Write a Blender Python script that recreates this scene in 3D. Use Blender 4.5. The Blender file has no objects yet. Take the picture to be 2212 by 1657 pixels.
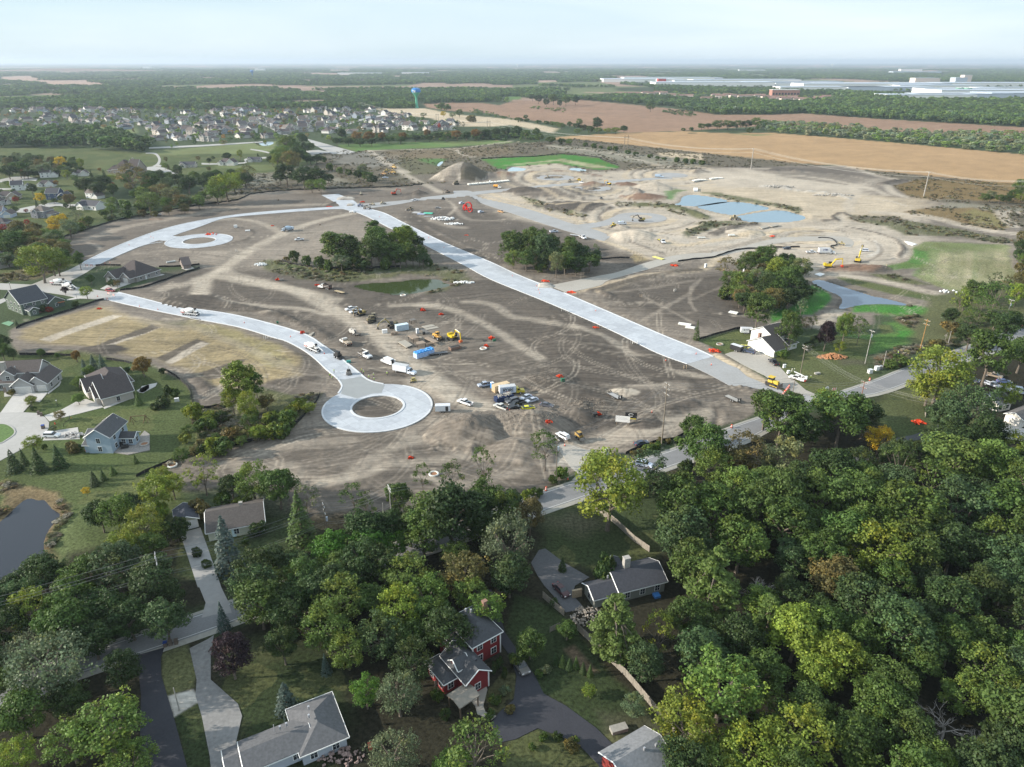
import bpy,bmesh,math,random
from math import sin,cos,pi
import numpy as np
from mathutils import Vector,Matrix
R=random.Random(7)
NR=np.random.RandomState(7)
S=bpy.context.scene;LK=S.collection.objects.link;NO=bpy.data.objects.new;NM=bpy.data.meshes.new
rad=math.radians
# ---------------- camera
CAMH,FOC,PT=107.0,1533.0,rad(24.4)
cam=bpy.data.cameras.new('camera');cam.sensor_width=36;cam.lens=36*FOC/2211
cam.clip_start=1;cam.clip_end=90000
co=NO('camera',cam);LK(co)
co.location=(0,0,CAMH);co.rotation_euler=(rad(90)-PT,0,0);S.camera=co
# ---------------- sky, sun, exposure
SUN_EL,SHADOW=rad(21),Vector((1,0.07,0)).normalized()
W=bpy.data.worlds.new('World');S.world=W;W.use_nodes=True
nt=W.node_tree;nt.nodes.clear()
def wn(t,**k):
 n=nt.nodes.new(t)
 for a,b in k.items():setattr(n,a,b)
 return n
sky=wn('ShaderNodeTexSky',sky_type='NISHITA',sun_disc=False,sun_elevation=SUN_EL,air_density=1.0,dust_density=0.7,ozone_density=2.0,altitude=200)
sun_from=-SHADOW
sky.sun_rotation=math.atan2(sun_from.x,sun_from.y)
geo=wn('ShaderNodeTexCoord');mp=wn('ShaderNodeMapping');mp.inputs['Scale'].default_value=(0.55,1.6,7)
mp.inputs['Rotation'].default_value=(0,0,rad(-20))
nz=wn('ShaderNodeTexNoise');nz.inputs['Scale'].default_value=1.7;nz.inputs['Detail'].default_value=7;nz.inputs['Distortion'].default_value=0.5
rp=wn('ShaderNodeMapRange');rp.inputs[1].default_value=0.36;rp.inputs[2].default_value=0.82;rp.inputs[4].default_value=0.8
mx=wn('ShaderNodeMix',data_type='RGBA');mx.inputs[7].default_value=(8.9,9.3,9.7,1)
bg=wn('ShaderNodeBackground');bg.inputs[1].default_value=0.09;wo=wn('ShaderNodeOutputWorld')
L=nt.links.new
L(geo.outputs['Generated'],mp.inputs[0]);L(mp.outputs[0],nz.inputs[0]);L(nz.outputs[0],rp.inputs[0])
pale=wn('ShaderNodeMix',data_type='RGBA');pale.inputs[0].default_value=.72;pale.inputs[7].default_value=(5.2,6.8,7.9,1);L(sky.outputs[0],pale.inputs[6])
L(rp.outputs[0],mx.inputs[0]);L(pale.outputs[2],mx.inputs[6]);L(mx.outputs[2],bg.inputs[0]);L(bg.outputs[0],wo.inputs[0])
sl=bpy.data.lights.new('sun','SUN');sl.energy=4.9;sl.angle=rad(0.6);sl.color=(1,0.92,0.80)
so=NO('sun',sl);LK(so)
so.rotation_euler=(Vector((SHADOW.x*cos(SUN_EL),SHADOW.y*cos(SUN_EL),-sin(SUN_EL)))).to_track_quat('-Z','Y').to_euler()
S.view_settings.view_transform='Standard';S.view_settings.look='None'
S.view_settings.exposure=0.62;S.view_settings.gamma=1;S.view_settings.use_curve_mapping=False
try:
 S.cycles.use_denoising=True;S.cycles.denoiser='OPENIMAGEDENOISE'
except Exception:pass
S.cycles.max_bounces=5;S.cycles.diffuse_bounces=2;S.cycles.glossy_bounces=2;S.cycles.transparent_max_bounces=6
S.cycles.volume_bounces=0;S.cycles.use_light_tree=False;S.cycles.caustics_reflective=False;S.cycles.caustics_refractive=False
# ---------------- survey: picture coordinates of a map point on level ground
CR={'_':(0,0,1)}
for k,x,y,w,z in[('A',0,600,800,2209),('B',800,600,800,2209),('C',1600,600,800,2209),('E',2400,600,800,2209),('F',3296,600,800,2209),('G',0,1000,800,2209),('H',800,1100,800,2209),('I',1500,1100,800,2209),('J',2300,1100,800,2209),('L',2900,1000,600,2209),('M',3496,1100,600,2209),('N',2700,1200,600,2209),('O',0,1350,600,1988),('P',600,1200,600,2209),('Q',1150,1200,500,2209),('R',1500,1200,500,2209),('S',1650,1450,700,2209),('T',2300,1450,700,2209),('U',2900,1200,600,2209),('V',3450,1250,646,2207),('W',0,1750,800,2209),('X',600,1750,800,2209),('Y',1300,1750,800,2209),('Z',2000,1750,800,2209),('a',2700,1600,800,1269),('b',3296,1600,800,1269),('c',0,2300,1000,1238),('d',900,2300,1000,1238),('e',1700,2300,1000,1238),('f',2400,2100,900,1242),('g',3196,2100,900,1242),('h',2500,2500,800,1271),('i',3296,2500,800,1271),('j',2100,2000,800,1269),('1',0,200,1024,2212),('2',1024,200,1024,2212),('3',2048,200,1024,2212),('4',3072,200,1024,2212)]:
 CR[k]=(x/1.8526,y/1.8526,w/z/1.8526)
def G(px,py,z=0.0):
 a=(px-1106)/FOC;b=(828.5-py)/FOC
 t=(z-CAMH)/(-sin(PT)+b*cos(PT))
 return Vector((a*t,(cos(PT)+b*sin(PT))*t,z))
def depth(p):return p.y*cos(PT)+(CAMH-p.z)*sin(PT)
def PIX(p):
 d=depth(p);v=p.y*sin(PT)-(CAMH-p.z)*cos(PT)
 return(1106+FOC*p.x/d,828.5-FOC*v/d)
def px(s):
 k='_';o=[];n=[]
 for w in s.split():
  if w in CR:k=w;continue
  n.append(float(w))
  if len(n)==2:
   x0,y0,sc=CR[k];o.append((x0+n[0]*sc,y0+n[1]*sc));n=[]
 return o
def pts(s):return[G(*p)for p in px(s)]
def g2(s):return np.array([(p.x,p.y)for p in pts(s)])
# ---------------- materials
MC={}
def mat(name,col,rough=0.8,metal=0.0,var=0.12,scale=1.5,spec=0.3,emit=0,bump=0.0,coat=0.0,obj=False):
 if name in MC:return MC[name]
 m=bpy.data.materials.new(name);m.use_nodes=True;MC[name]=m
 t=m.node_tree;b=t.nodes['Principled BSDF']
 b.inputs['Roughness'].default_value=rough;b.inputs['Metallic'].default_value=metal
 b.inputs['Specular IOR Level'].default_value=spec;b.inputs['Coat Weight'].default_value=coat
 tc=t.nodes.new('ShaderNodeNewGeometry');n=t.nodes.new('ShaderNodeTexNoise');n.inputs['Scale'].default_value=scale;n.inputs['Detail'].default_value=5
 r=t.nodes.new('ShaderNodeMapRange');r.inputs[1].default_value=0.3;r.inputs[2].default_value=0.7
 r.inputs[3].default_value=1-var;r.inputs[4].default_value=1+var
 v=t.nodes.new('ShaderNodeVectorMath');v.operation='SCALE';v.inputs[0].default_value=col[:3]
 t.links.new(tc.outputs['Position'],n.inputs[0]);t.links.new(n.outputs[0],r.inputs[0]);t.links.new(r.outputs[0],v.inputs['Scale'])
 if obj:
  oi=t.nodes.new('ShaderNodeObjectInfo');t.links.new(oi.outputs['Color'],v.inputs[0])
 t.links.new(v.outputs[0],b.inputs['Base Color'])
 if bump:
  bp=t.nodes.new('ShaderNodeBump');bp.inputs['Strength'].default_value=bump;bp.inputs['Distance'].default_value=0.1
  t.links.new(n.outputs[0],bp.inputs['Height']);t.links.new(bp.outputs[0],b.inputs['Normal'])
 return m
 # ---------------- mesh builder and object records
class MB:
 def __init__(s):s.v=[];s.f=[]
 def add(s,vs,fs):
  n=len(s.v);s.v+=[tuple(q)for q in vs];s.f+=[tuple(i+n for i in f)for f in fs];return s
 def box(s,x0,x1,y0,y1,z0,z1,tx=0,ty=0,rot=None):
  vs=[(x0,y0,z0),(x1,y0,z0),(x1,y1,z0),(x0,y1,z0),(x0+tx,y0+ty,z1),(x1-tx,y0+ty,z1),(x1-tx,y1-ty,z1),(x0+tx,y1-ty,z1)]
  if rot is not None:vs=[rot@Vector(q)for q in vs]
  return s.add(vs,[(0,3,2,1),(4,5,6,7),(0,1,5,4),(1,2,6,5),(2,3,7,6),(3,0,4,7)])
 def prof(s,pr,y0,y1,ty=0.0,zt=None):
  n=len(pr)
  a=[(x,y0+(ty if zt is not None and z>zt else 0),z)for x,z in pr];b=[(x,y1-(ty if zt is not None and z>zt else 0),z)for x,z in pr]
  return s.add(a+b,[tuple(range(n)),tuple(range(2*n-1,n-1,-1))]+[(i,i+n,(i+1)%n+n,(i+1)%n)for i in range(n)])
 def prism(s,poly,z0,z1):
  n=len(poly)
  return s.add([(p[0],p[1],z0)for p in poly]+[(p[0],p[1],z1)for p in poly],
[tuple(range(n-1,-1,-1)),tuple(range(n,2*n))]+[(i,(i+1)%n,(i+1)%n+n,i+n)for i in range(n)])
 def tube(s,path,r,n=6,cap=True):
  path=[Vector(p)for p in path];rs=r if isinstance(r,(list,tuple))else[r]*len(path);m=len(path);vs=[]
  for i,p in enumerate(path):
   d=(path[min(i+1,m-1)]-path[max(i-1,0)]).normalized();u=d.orthogonal().normalized();w=d.cross(u)
   if abs(d.z)<0.9:u=d.cross(Vector((0,0,1))).normalized();w=u.cross(d)
   vs+=[p+(u*cos(2*pi*k/n)+w*sin(2*pi*k/n))*rs[i]for k in range(n)]
  fs=[(i*n+k,i*n+(k+1)%n,(i+1)*n+(k+1)%n,(i+1)*n+k)for i in range(m-1)for k in range(n)]
  if cap:fs+=[tuple(range(n-1,-1,-1)),tuple(range((m-1)*n,m*n))]
  return s.add(vs,fs)
 def cyl(s,c,ax,r,h,n=12,r2=None):
  c=Vector(c);a=Vector(ax).normalized()*h/2
  return s.tube([c-a,c+a],[r,r if r2 is None else r2],n)
 def mesh(s,name,m,smooth=False):
  me=NM(name);me.from_pydata(s.v,[],s.f);me.materials.append(m)
  bm=bmesh.new();bm.from_mesh(me);bmesh.ops.recalc_face_normals(bm,faces=bm.faces);bm.to_mesh(me);bm.free()
  if smooth:me.shade_smooth()
  return me
 def B(s,name,m,parent=None,smooth=False,loc=None):
  o=NO(name,s.mesh(name,m,smooth));LK(o)
  if parent is not None:o.parent=parent
  if loc is not None:o.location=loc
  return o
ALL=[]
def tag(o,label=None,cat=None,group=None,kind=None):
 if label:o['label']=label
 if cat:o['category']=cat
 if group:o['group']=group
 if kind:o['kind']=kind
 return o
def thing(name,label,cat,loc=(0,0,0),rz=0,group=None):
 o=NO(name,None);o.empty_display_size=0.2;LK(o)
 o.location=loc;o.rotation_euler=(0,0,rz);return tag(o,label,cat,group)
KIDS={}
def kids(o):
 if o.name not in KIDS:KIDS[o.name]=list(o.children)
 return KIDS[o.name]
def copy_tree(o,parent=None):
 c=o.copy();LK(c);c.parent=parent
 for k in kids(o):copy_tree(k,c)
 return c
def hs(a,b):return math.atan2(b.y-a.y,b.x-a.x)
# ================ GROUND
def vhash(ix,iy,s):
 h=(ix.astype(np.int64)*374761393+iy.astype(np.int64)*668265263+s*974711)&0x7fffffff
 h=((h^(h>>13))*1274126177)&0x7fffffff
 return((h^(h>>16))&0xffff)/65535.0
def vnoise(x,y,s=0):
 ix=np.floor(x);iy=np.floor(y);fx=x-ix;fy=y-iy;fx=fx*fx*(3-2*fx);fy=fy*fy*(3-2*fy)
 a=vhash(ix,iy,s);b=vhash(ix+1,iy,s);c=vhash(ix,iy+1,s);d=vhash(ix+1,iy+1,s)
 return(a*(1-fx)+b*fx)*(1-fy)+(c*(1-fx)+d*fx)*fy
def fbm(x,y,s=0,o=4):
 t=0;a=0.5;n=0
 for i in range(o):t=t+a*vnoise(x*2**i,y*2**i,s+i);n+=a;a*=0.55
 return t/n
def inside(x,y,P):
 r=np.zeros(len(x),bool);n=len(P);j=n-1
 for i in range(n):
  xi,yi=P[i];xj,yj=P[j]
  if yi!=yj:r^=((yi>y)!=(yj>y))&(x<(xj-xi)*(y-yi)/(yj-yi)+xi)
  j=i
 return r
def segdist(x,y,P,closed):
 d=np.full(len(x),1e18);n=len(P)
 for i in range(n if closed else n-1):
  ax,ay=P[i];bx,by=P[(i+1)%n];ux,uy=bx-ax,by-ay;q=ux*ux+uy*uy+1e-9
  t=np.clip(((x-ax)*ux+(y-ay)*uy)/q,0,1)
  d=np.minimum(d,(x-ax-t*ux)**2+(y-ay-t*uy)**2)
 return np.sqrt(d)
def smooth_line(P,n=3):
 P=np.asarray(P,float)
 if len(P)<3:return P
 out=[]
 for i in range(len(P)-1):
  p0=P[max(i-1,0)];p1=P[i];p2=P[i+1];p3=P[min(i+2,len(P)-1)]
  for k in range(n):
   t=k/n
   out.append(0.5*((2*p1)+(-p0+p2)*t+(2*p0-5*p1+4*p2-p3)*t*t+(-p0+3*p1-3*p2+p3)*t**3))
 return np.array(out+[P[-1]])
PAL=dict(dk=(.092,.079,.067),md=(.172,.147,.122),ml=(.285,.245,.20),lt=(.43,.372,.30),vl=(.47,.435,.385),tn=(.46,.375,.265),st=(.27,.215,.125),sg=(.19,.19,.08),
rd=(.19,.125,.09),gr=(.074,.094,.036),gd=(.042,.056,.024),gb=(.055,.17,.032),gl=(.15,.175,.075),go=(.10,.165,.05),wd=(.125,.108,.078),wg=(.10,.105,.05),wl=(.27,.255,.20),
fl=(.030,.028,.018),cf=(.36,.235,.125),cb=(.26,.165,.11),ct=(.19,.14,.08),fp=(.36,.25,.19),wo=(.055,.075,.036),sv=(.22,.215,.195),wb=(.17,.12,.055),gs=(.034,.047,.020))  # gs: lawn green with tree shade and vignetting put into the colour
CATS=['meadow','dirt_ground','lawn','crop_field','forest_floor','weed_field']
ys=[]
py=1660.0
while py>141.2:
 ys.append(G(1106,py).y);py-=(2.6 if py>330 else 1.7 if py>200 else 1.1)
ys=[-900,-500,-250,-120,-40,0,20,40,55,65,73]+ys+[32000,45000]
ys=np.array(sorted(set(ys)))
sx=list(np.arange(-150,2362,3.1));sx=[-9000,-5000,-3000,-1800,-1200,-800,-550,-400,-300,-220]+sx+[2440,2520,2620,2760,3000,3400,4000,5200,7200,11200]
sx=(np.array(sx)-1106)/FOC
dep=np.maximum(ys*cos(PT)+CAMH*sin(PT),75)
X=(sx[None,:]*dep[:,None]).ravel();Y=np.repeat(ys,len(sx));NROW,NCOL=len(ys),len(sx)
COL=np.empty((len(X),3));COL[:]=PAL['wo'];CAT=np.zeros(len(X),np.int8);Z=np.zeros(len(X));REL=np.zeros(len(X))
RAG=(fbm(X/6,Y/6,3)-.5)*2;RAG2=(fbm(X/60,Y/60,9)-.5)*2
def sel(P,m):
 return np.nonzero((X>P[:,0].min()-m)&(X<P[:,0].max()+m)&(Y>P[:,1].min()-m)&(Y<P[:,1].max()+m))[0]
def area(spec,col,cat=None,soft=1.0,rag=1.5,op=1.0,rel=None,h=None):
 P=g2(spec)if isinstance(spec,str)else np.asarray(spec)
 i=sel(P,soft+rag+2)
 if not len(i):return
 x,y=X[i],Y[i];d=segdist(x,y,P,True);d=np.where(inside(x,y,P),d,-d)+RAG[i]*rag
 m=np.clip(d/(2*soft)+.5,0,1);m=m*m*(3-2*m)*op
 if col is not None:COL[i]=COL[i]*(1-m[:,None])+np.array(PAL[col])*m[:,None]
 if cat is not None:CAT[i[d>0]]=cat
 if rel is not None:REL[i]=REL[i]*(1-m)+rel*m
 if h is not None:Z[i]+=h(np.maximum(d,-99),x,y)
def line(spec,w,col,soft=1.0,rag=0.8,op=1.0,z=0.0,cat=None,rel=None,sm=3):
 P=smooth_line(g2(spec)if isinstance(spec,str)else spec,sm)
 i=sel(P,w+soft+rag)
 if not len(i):return
 d=w/2-segdist(X[i],Y[i],P,False)+RAG[i]*rag
 m=np.clip(d/(2*soft)+.5,0,1);m=m*m*(3-2*m)
 if col is not None:COL[i]=COL[i]*(1-m[:,None]*op)+np.array(PAL[col])*m[:,None]*op
 if z:Z[i]+=z*np.clip((d+soft)/(w/2+soft),0,1)*(0.75+0.5*RAG[i])
 if cat is not None:CAT[i[d>0]]=cat
 if rel is not None:REL[i]=REL[i]*(1-m)+rel*m
def pile(spec,r,h,col=None,ex=1.0,rough=0.25):
 p=pts(spec)[0];i=np.nonzero((abs(X-p.x)<r*2*ex)&(abs(Y-p.y)<r*2))[0]
 if not len(i):return
 d=np.hypot((X[i]-p.x)/ex,Y[i]-p.y)/r*(1+.35*RAG[i]);m=np.clip(1-d,0,1)
 Z[i]=np.maximum(Z[i],h*m**0.9*(1+rough*(fbm(X[i]/1.5,Y[i]/1.5,5)-.5)))
 if col is not None:
  k=np.clip(m*6,0,1)[:,None];COL[i]=COL[i]*(1-k)+np.array(PAL[col])*k
D,LW,CF,FF,WF=1,2,3,4,5
# --- the far country
i=(Y>1150)&(CAT==0);pn=fbm(X/420,Y/700,15,3);mv=1-np.clip((pn-.57)/.04,0,1);mv[~i]=1;q=(vhash(np.floor(X/500),np.floor(Y/900),3)>.5)[:,None]
COL=COL*mv[:,None]+(1-mv[:,None])*np.where(q,np.array(PAL['fp'])*.8,np.array(PAL['gl'])*.8);OPEN=mv<.5
area('1 20 232 400 225 430 262 760 266 980 298 960 318 830 315 500 318 400 290 20 268','fp',CF,8,5)
for s in('2 350 197 900 202 1000 214 500 214','2 1050 218 1630 232 1640 240 1250 238','3 60 264 450 262 520 270 300 280 70 276','3 640 258 900 255 920 275 660 272','3 600 365 900 368 1300 372 1280 380 800 378','4 0 320 330 322 330 340 0 342','1 1180 396 1400 398 1400 406 1180 404','1 850 218 1180 214 1180 219 850 223','2 1250 208 1400 205 1420 212 1260 214','4 700 232 1100 232 1080 240 720 242','3 1700 268 1900 262 1980 268 1760 274'):
 area(s,'fp',CF,12,8)
area('2 980 445 1190 460 1180 488 985 488','go',LW,6,4);area('3 -40 402 80 400 78 428 -40 430','go',LW,6,4)
area('2 560 490 700 500 690 520 560 515','gl',LW,6,4);area('1 0 715 130 718 120 745 0 742','go',LW,4,4)
area('1 2080 280 2212 282 2212 290 2080 290','gl',0,6,4)
area('_ 1330 190 1700 185 2230 205 2230 225 1900 215 1330 196','gd',0,20,5)
area('2 1450 468 1700 455 1980 462 2100 480 2212 445 3 0 440 150 440 600 433 1000 470 1500 520 1760 560 2212 560 4 300 550 1000 600 2400 680 2400 745 1400 722 850 690 400 652 3 2150 660 1500 700 1000 716 700 680 400 640 0 590 2 2000 545 1700 530 1480 500','cb',CF,6,4)
area('2 1000 505 1450 505 1750 560 2212 600 3 400 680 350 720 0 650 2 2000 665 1750 660 1500 590 1350 575 1100 530','tn',CF,6,4)
area('3 300 760 600 740 1000 716 1500 705 1900 722 2212 715 4 400 745 1000 795 1500 840 2212 905 2500 940 F 2400 380 2209 375 1600 350 1100 330 700 300 250 190 0 180 4 640 1000 330 985 0 972 3 2080 1000 1700 990 1200 880 930 880','cf',CF,3,2)
area('3 1900 725 2180 730 4 60 735 3 2100 745','sg',WF,4,3)
line('3 1540 720 1800 712 2212 690',7,'gd',2,2)
area('_ 640 420 700 330 750 322 860 330 1000 322 1240 300 1700 350 2211 400 2330 420 2330 600 2211 560 2000 470 1500 400 1100 400 800 415','wd',WF,5,4)
area('2 600 880 870 885 980 860 1700 850 2212 800 3 0 800 600 830 900 900 1700 990 2080 1010 2209 1010 F 0 180 F 0 260 3 2000 1060 1200 1075 900 1060 0 1060 C 330 390 B 2209 410 1200 440 900 455 560 495 420 560 100 600 -100 610 B 150 300 800 240 B 1390 150','wd',WF,4,3)
area('B 500 350 800 280 1050 160 1330 200 1500 300 1700 380 1500 430 1300 400 1050 300 900 350 520 430','wl',None,6,5,.55)
area('B 130 300 480 260 820 250 700 330 480 420 520 470 0 560 0 500','wl',None,6,5,.4)
area('B 1400 60 1850 20 2209 60 2209 150 1900 200 1500 150','sv',None,8,6,.5)
area('2 1100 880 2212 830 2212 900 1500 960 1100 940','ct',None,8,6,.45)
area('3 350 810 900 870 1500 950 1700 1000 1500 1010 900 960 300 850','wl',None,5,3,.6)
area('3 1250 890 1650 900 1650 950 1300 920','tn',WF,3,3)
area('C 0 90 500 100 480 200 300 350 0 360','wg',None,6,4,.5)
area('C 200 95 540 95 480 140 400 170 240 130','gb',None,4,3,.6)
area('F 770 400 900 340 1200 325 2209 370 2209 600 1400 540 1100 540 900 500','wb',WF,4,3)
area('F 980 560 1900 620 2209 650 2209 700 1200 640','wl',None,6,4,.5)
area('2 700 822 1400 800 2050 780 2212 790 2212 806 1700 835 1500 850 950 868 870 882 760 850','go',LW,4,2)
area('2 1500 800 2050 782 2212 795 2212 806 1700 835','gl',LW,4,2,.5)
area('1 640 690 1180 630 1190 720 900 726','gl',LW,6,3)
area('1 740 935 1250 893 1380 905 1400 990 1200 1012 770 1025','gl',LW,4,2)
area('1 1290 870 1500 860 2212 800 2400 790 B 800 45 760 80 400 90 150 130 30 130 A 2209 80 1900 110 1840 150 1 1480 1010 1410 950','gl',LW,4,2)
area('_ -300 320 200 320 330 335 620 330 680 350 600 372 480 380 330 390 230 410 240 470 160 500 0 560 -300 560','gr',LW,5,3)
area('B 160 170 500 170 860 160 860 215 680 235 450 200 200 200','gl',LW,4,2,.7)
area('_ -300 500 140 500 200 570 90 590 0 600 -300 600','gr',LW,4,3);area('A 0 1400 200 1330 450 1300 780 1240 700 1330 400 1430 0 1460','ct',WF,3,2,.6)
# --- the great works site
SITE='A 715 965 1250 792 1700 702 2209 614 B 420 560 560 497 900 457 1200 441 2209 410 C 250 388 330 378 700 340 900 310 1090 235 1190 190 E 0 250 240 215 860 212 1200 192 1640 190 F 0 175 250 185 700 300 980 345 760 400 930 515 1400 600 870 690 2200 850 2110 1030 2209 1300 M 2000 500 1400 330 1330 560 600 560 250 600 0 600 L 2209 1100 1600 1180 1250 1150 N 1100 420 970 430 340 605 740 800 1000 960 1500 1260 1560 1380 T 2209 690 2120 740 1850 795 1570 855 1100 1005 650 1165 400 1180 Z 900 400 S 2080 1360 1700 1560 Y 2100 720 1500 760 1000 850 500 1060 0 1120 X 1850 1150 1700 950 1500 600 1100 500 300 620 60 470 0 370 620 170 1290 0 H 1060 1657 1200 1480 1330 1310 1000 1330 P 1650 1290 1190 1530 760 1612 640 1592 600 1350 450 1180 100 1030 G 1740 1312 1350 1230 800 1182 200 1150 100 1000 100 900 300 800 780 670 1150 545 1320 475 1300 455 H 0 -60 G 2209 170 1770 190 1060 180 A 1065 1280 905 1250 800 1180 730 1080'
area(SITE,'md',D,1.2,0.8,rel=1)
area('_ 1100 470 1230 510 1400 560 1560 560 1760 600 1860 580 2010 540 2000 470 1800 380 1500 370 1100 372 1000 400','lt',None,10,8,.8)
area('_ 1500 400 2010 430 2000 470 1600 480 1480 440','tn',None,12,8,.6)
area('_ 1320 370 1650 365 1900 385 1880 410 1500 400 1300 395','lt',None,10,6,.7)
area('_ 860 380 1000 372 1130 385 1150 420 1000 415 900 408','md',None,6,4,.7)
for s,o in(('_ 130 520 300 478 560 440 700 425 745 447 560 470 400 500 300 540 200 580 165 560',.35),('_ 540 410 700 395 860 390 990 410 850 428 720 424 640 432',.3),('_ 870 460 1000 450 1140 480 1280 500 1330 540 1060 575 980 540 900 500',.75),
('_ 330 590 520 570 640 590 760 600 900 640 1050 600 1200 640 1480 760 1640 830 1500 880 1330 920 1250 890 1150 760 980 690 740 680 500 680 350 650',.75),('_ 640 690 760 700 830 760 1000 800 1160 860 1080 850 920 810 800 790 720 740',.6),
('_ 950 690 1250 690 1500 790 1560 850 1300 860 1100 820 960 760',.55),('_ 1280 625 1480 600 1560 590 1640 650 1640 700 1560 715 1440 690 1320 650',.85),('_ 390 1010 640 960 900 900 1080 960 1200 1000 1190 1060 900 1100 600 1110 420 1060',.5),
('_ 1120 910 1330 850 1480 870 1600 870 1560 930 1400 940 1200 970',.4),('_ 1240 520 1330 545 1400 560 1380 580 1290 560',.7),('_ 25 715 60 700 220 690 250 660 210 660 100 690 40 700',.4),('_ 560 745 690 760 705 800 640 870 520 880 430 900 410 830 470 850',.5),('_ 1590 360 1800 365 1900 385 1830 400 1700 385',.6)):
 area(s,'dk',None,5,4,o)
area('_ 380 560 560 530 640 500 760 470 800 470 830 520 700 560 620 580 500 590','ml',None,5,4,.5)
area('G 230 900 600 760 1100 640 1200 640 1450 740 2000 860 P 600 300 1200 420 1700 600 2100 800 2209 900 2209 1130 1600 1250 1300 1300 900 1260 650 1070 G 1700 1200 1300 1130 1000 1080 400 1040 250 980','st',None,2.5,2,.95)
area('P 0 330 600 290 1300 460 1900 700 2100 1000 1700 1000 1200 640 600 400','sg',None,3,3,.35)
area('_ 764 866 790 854 820 851 850 855 872 868 873 880 855 893 820 900 785 898 764 886','dk',None,.6,.4)
for s,c in(('G 430 1000 1250 725 1360 738 560 1025','lt'),('G 1020 1085 1680 830 1790 860 1180 1090','dk'),('G 1060 1100 1500 960 1790 862 1180 1095','lt'),('P 90 860 700 570 880 640 320 945','dk'),('P 210 920 750 620 885 645 325 945','lt'),('P 700 1080 1040 975 1300 880 1430 880 1200 1100 860 1190','dk')):
 area(s,c,None,.5,.4,.9)
area('E 330 1185 390 1150 570 1215 400 1250','st',None,1,.5)
area('C 900 105 1800 48 2209 90 E 0 100 230 195 C 2209 225 1750 150 1190 185 1170 220 1070 200','gb',LW,2,1)
area('C 1150 170 1800 100 2209 170 E 150 200 C 2150 205 1750 125 1250 170','tn',None,3,2,.6)
area('C 1190 190 1730 155 2100 235 1190 240','lt',D,2,1,.8)
for s,c,o in(('B 640 1240 900 1210 1200 1290 1550 1320 2209 1270 C 400 1265 700 1350 800 1440 500 1560 300 1590 640 1480 420 1400 0 1380 B 2209 1400 1700 1460 1100 1420 700 1320','wg',.9),('B 780 1230 1500 1320 2209 1290 C 390 1280 0 1350 B 1500 1380 1000 1320','go',.3),
('C 1340 530 1500 560 1900 680 2080 735 1900 730 1500 630','wg',.9),('E 150 590 700 595 1000 660 1250 740 1200 780 900 720 700 650 200 625','wg',.95),('E 880 930 1200 820 1500 800 1300 870 950 975','wg',.9),('E 1000 810 1800 800 1500 850 1100 870','wg',.5),
('E 720 460 850 435 950 450 830 490 800 560 730 550','gb',.75),('E 1100 470 1250 465 1500 510 2209 640 2209 700 1900 620 1500 560 1250 500','gr',.8),('F 250 725 600 740 1300 840 1600 900 2130 1000 2000 1040 1500 960 900 940 700 850 400 800','wg',.9),
('F 870 690 1100 650 1650 640 1900 690 2080 870 1900 890 1500 830 1050 720','wb',.9),('F 1650 650 1900 720 2070 870 1700 830 1500 720','sg',.5),('F 260 730 800 740 900 800 600 790 300 770','wd',.9)):
 area(s,c,WF if c!='gb'else LW,3,3,o)
area('F 970 1090 1100 1015 2050 1050 2060 1300 2209 1450 2209 1600 1600 1620 1300 1520 1000 1400 1060 1310 700 1330 690 1270 920 1240','gl',LW,2,2)
area('F 950 1080 1150 1130 1170 1220 1060 1340 1000 1400 1060 1310 710 1330 680 1275 920 1240 980 1140','gb',None,2.5,2,.75)
area('F 1250 1150 2040 1080 2100 1500 1600 1600 1100 1400','tn',None,8,6,.35)
for k in range(15):line('F %d %d %d %d'%(1120+62*k,1100+3*k,1060+66*k,1400+14*k),R.uniform(1.5,4),('gr','tn','gb')[R.randrange(3)],1.5,3.5,R.uniform(.12,.38))
area('F 140 1410 220 1400 600 1480 1300 1620 1700 1700 1500 1740 800 1600 300 1480','gr',LW,2,1);area('F 500 1370 800 1380 1180 1490 1000 1490 700 1450','wg',WF,2,2)
area('L 1180 560 1330 510 1560 640 1590 720 1440 870 1290 960 1100 960 900 1000 690 1080 650 920 720 865 930 865 1100 760','gb',LW,1.5,1)
area('L 1150 560 1330 510 1480 600 1450 800 1200 800 1000 860 1050 740','gd',None,5,3,.45)
area('M -300 420 0 425 300 420 700 470 1400 600 1330 720 1000 640 700 600 280 600 200 610 0 560 -300 545','gb',LW,2,1)
area('M 160 710 330 700 560 800 700 900 650 980 300 1060 0 1150 -200 1160 -480 1130 -520 900 -300 870 0 900 100 870 340 840 300 760','gb',LW,2,1)
area('M 60 740 240 740 290 850 130 870','gr',LW,1,1)
area('M 270 640 600 590 1000 650 1100 800 1330 740 1340 1000 1100 900 800 870 640 820 400 720','rd',WF,2,2,.6);area('M 0 1200 700 990 1300 850 1500 700 1500 1000 900 1080 500 1180 500 1340 0 1350','wd',WF,2,2)
area('L 1560 650 1720 700 1740 800 1690 870 1500 1040 1250 1120 1200 1060 1400 930 1580 750','md',None,1.5,1,.8)
area('L 1450 960 1620 860 1780 880 1700 1000 1450 1150 1500 1200 1250 1130 1330 1060','lt',None,2,1,.8)
area('H 1000 1330 1330 1315 1210 1480 1060 1657 X 1290 0 620 170 0 365 -250 480 -300 300 P 640 1640 640 1592 760 1612 1190 1530 1650 1290','wg',WF,1.5,1.5)
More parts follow.
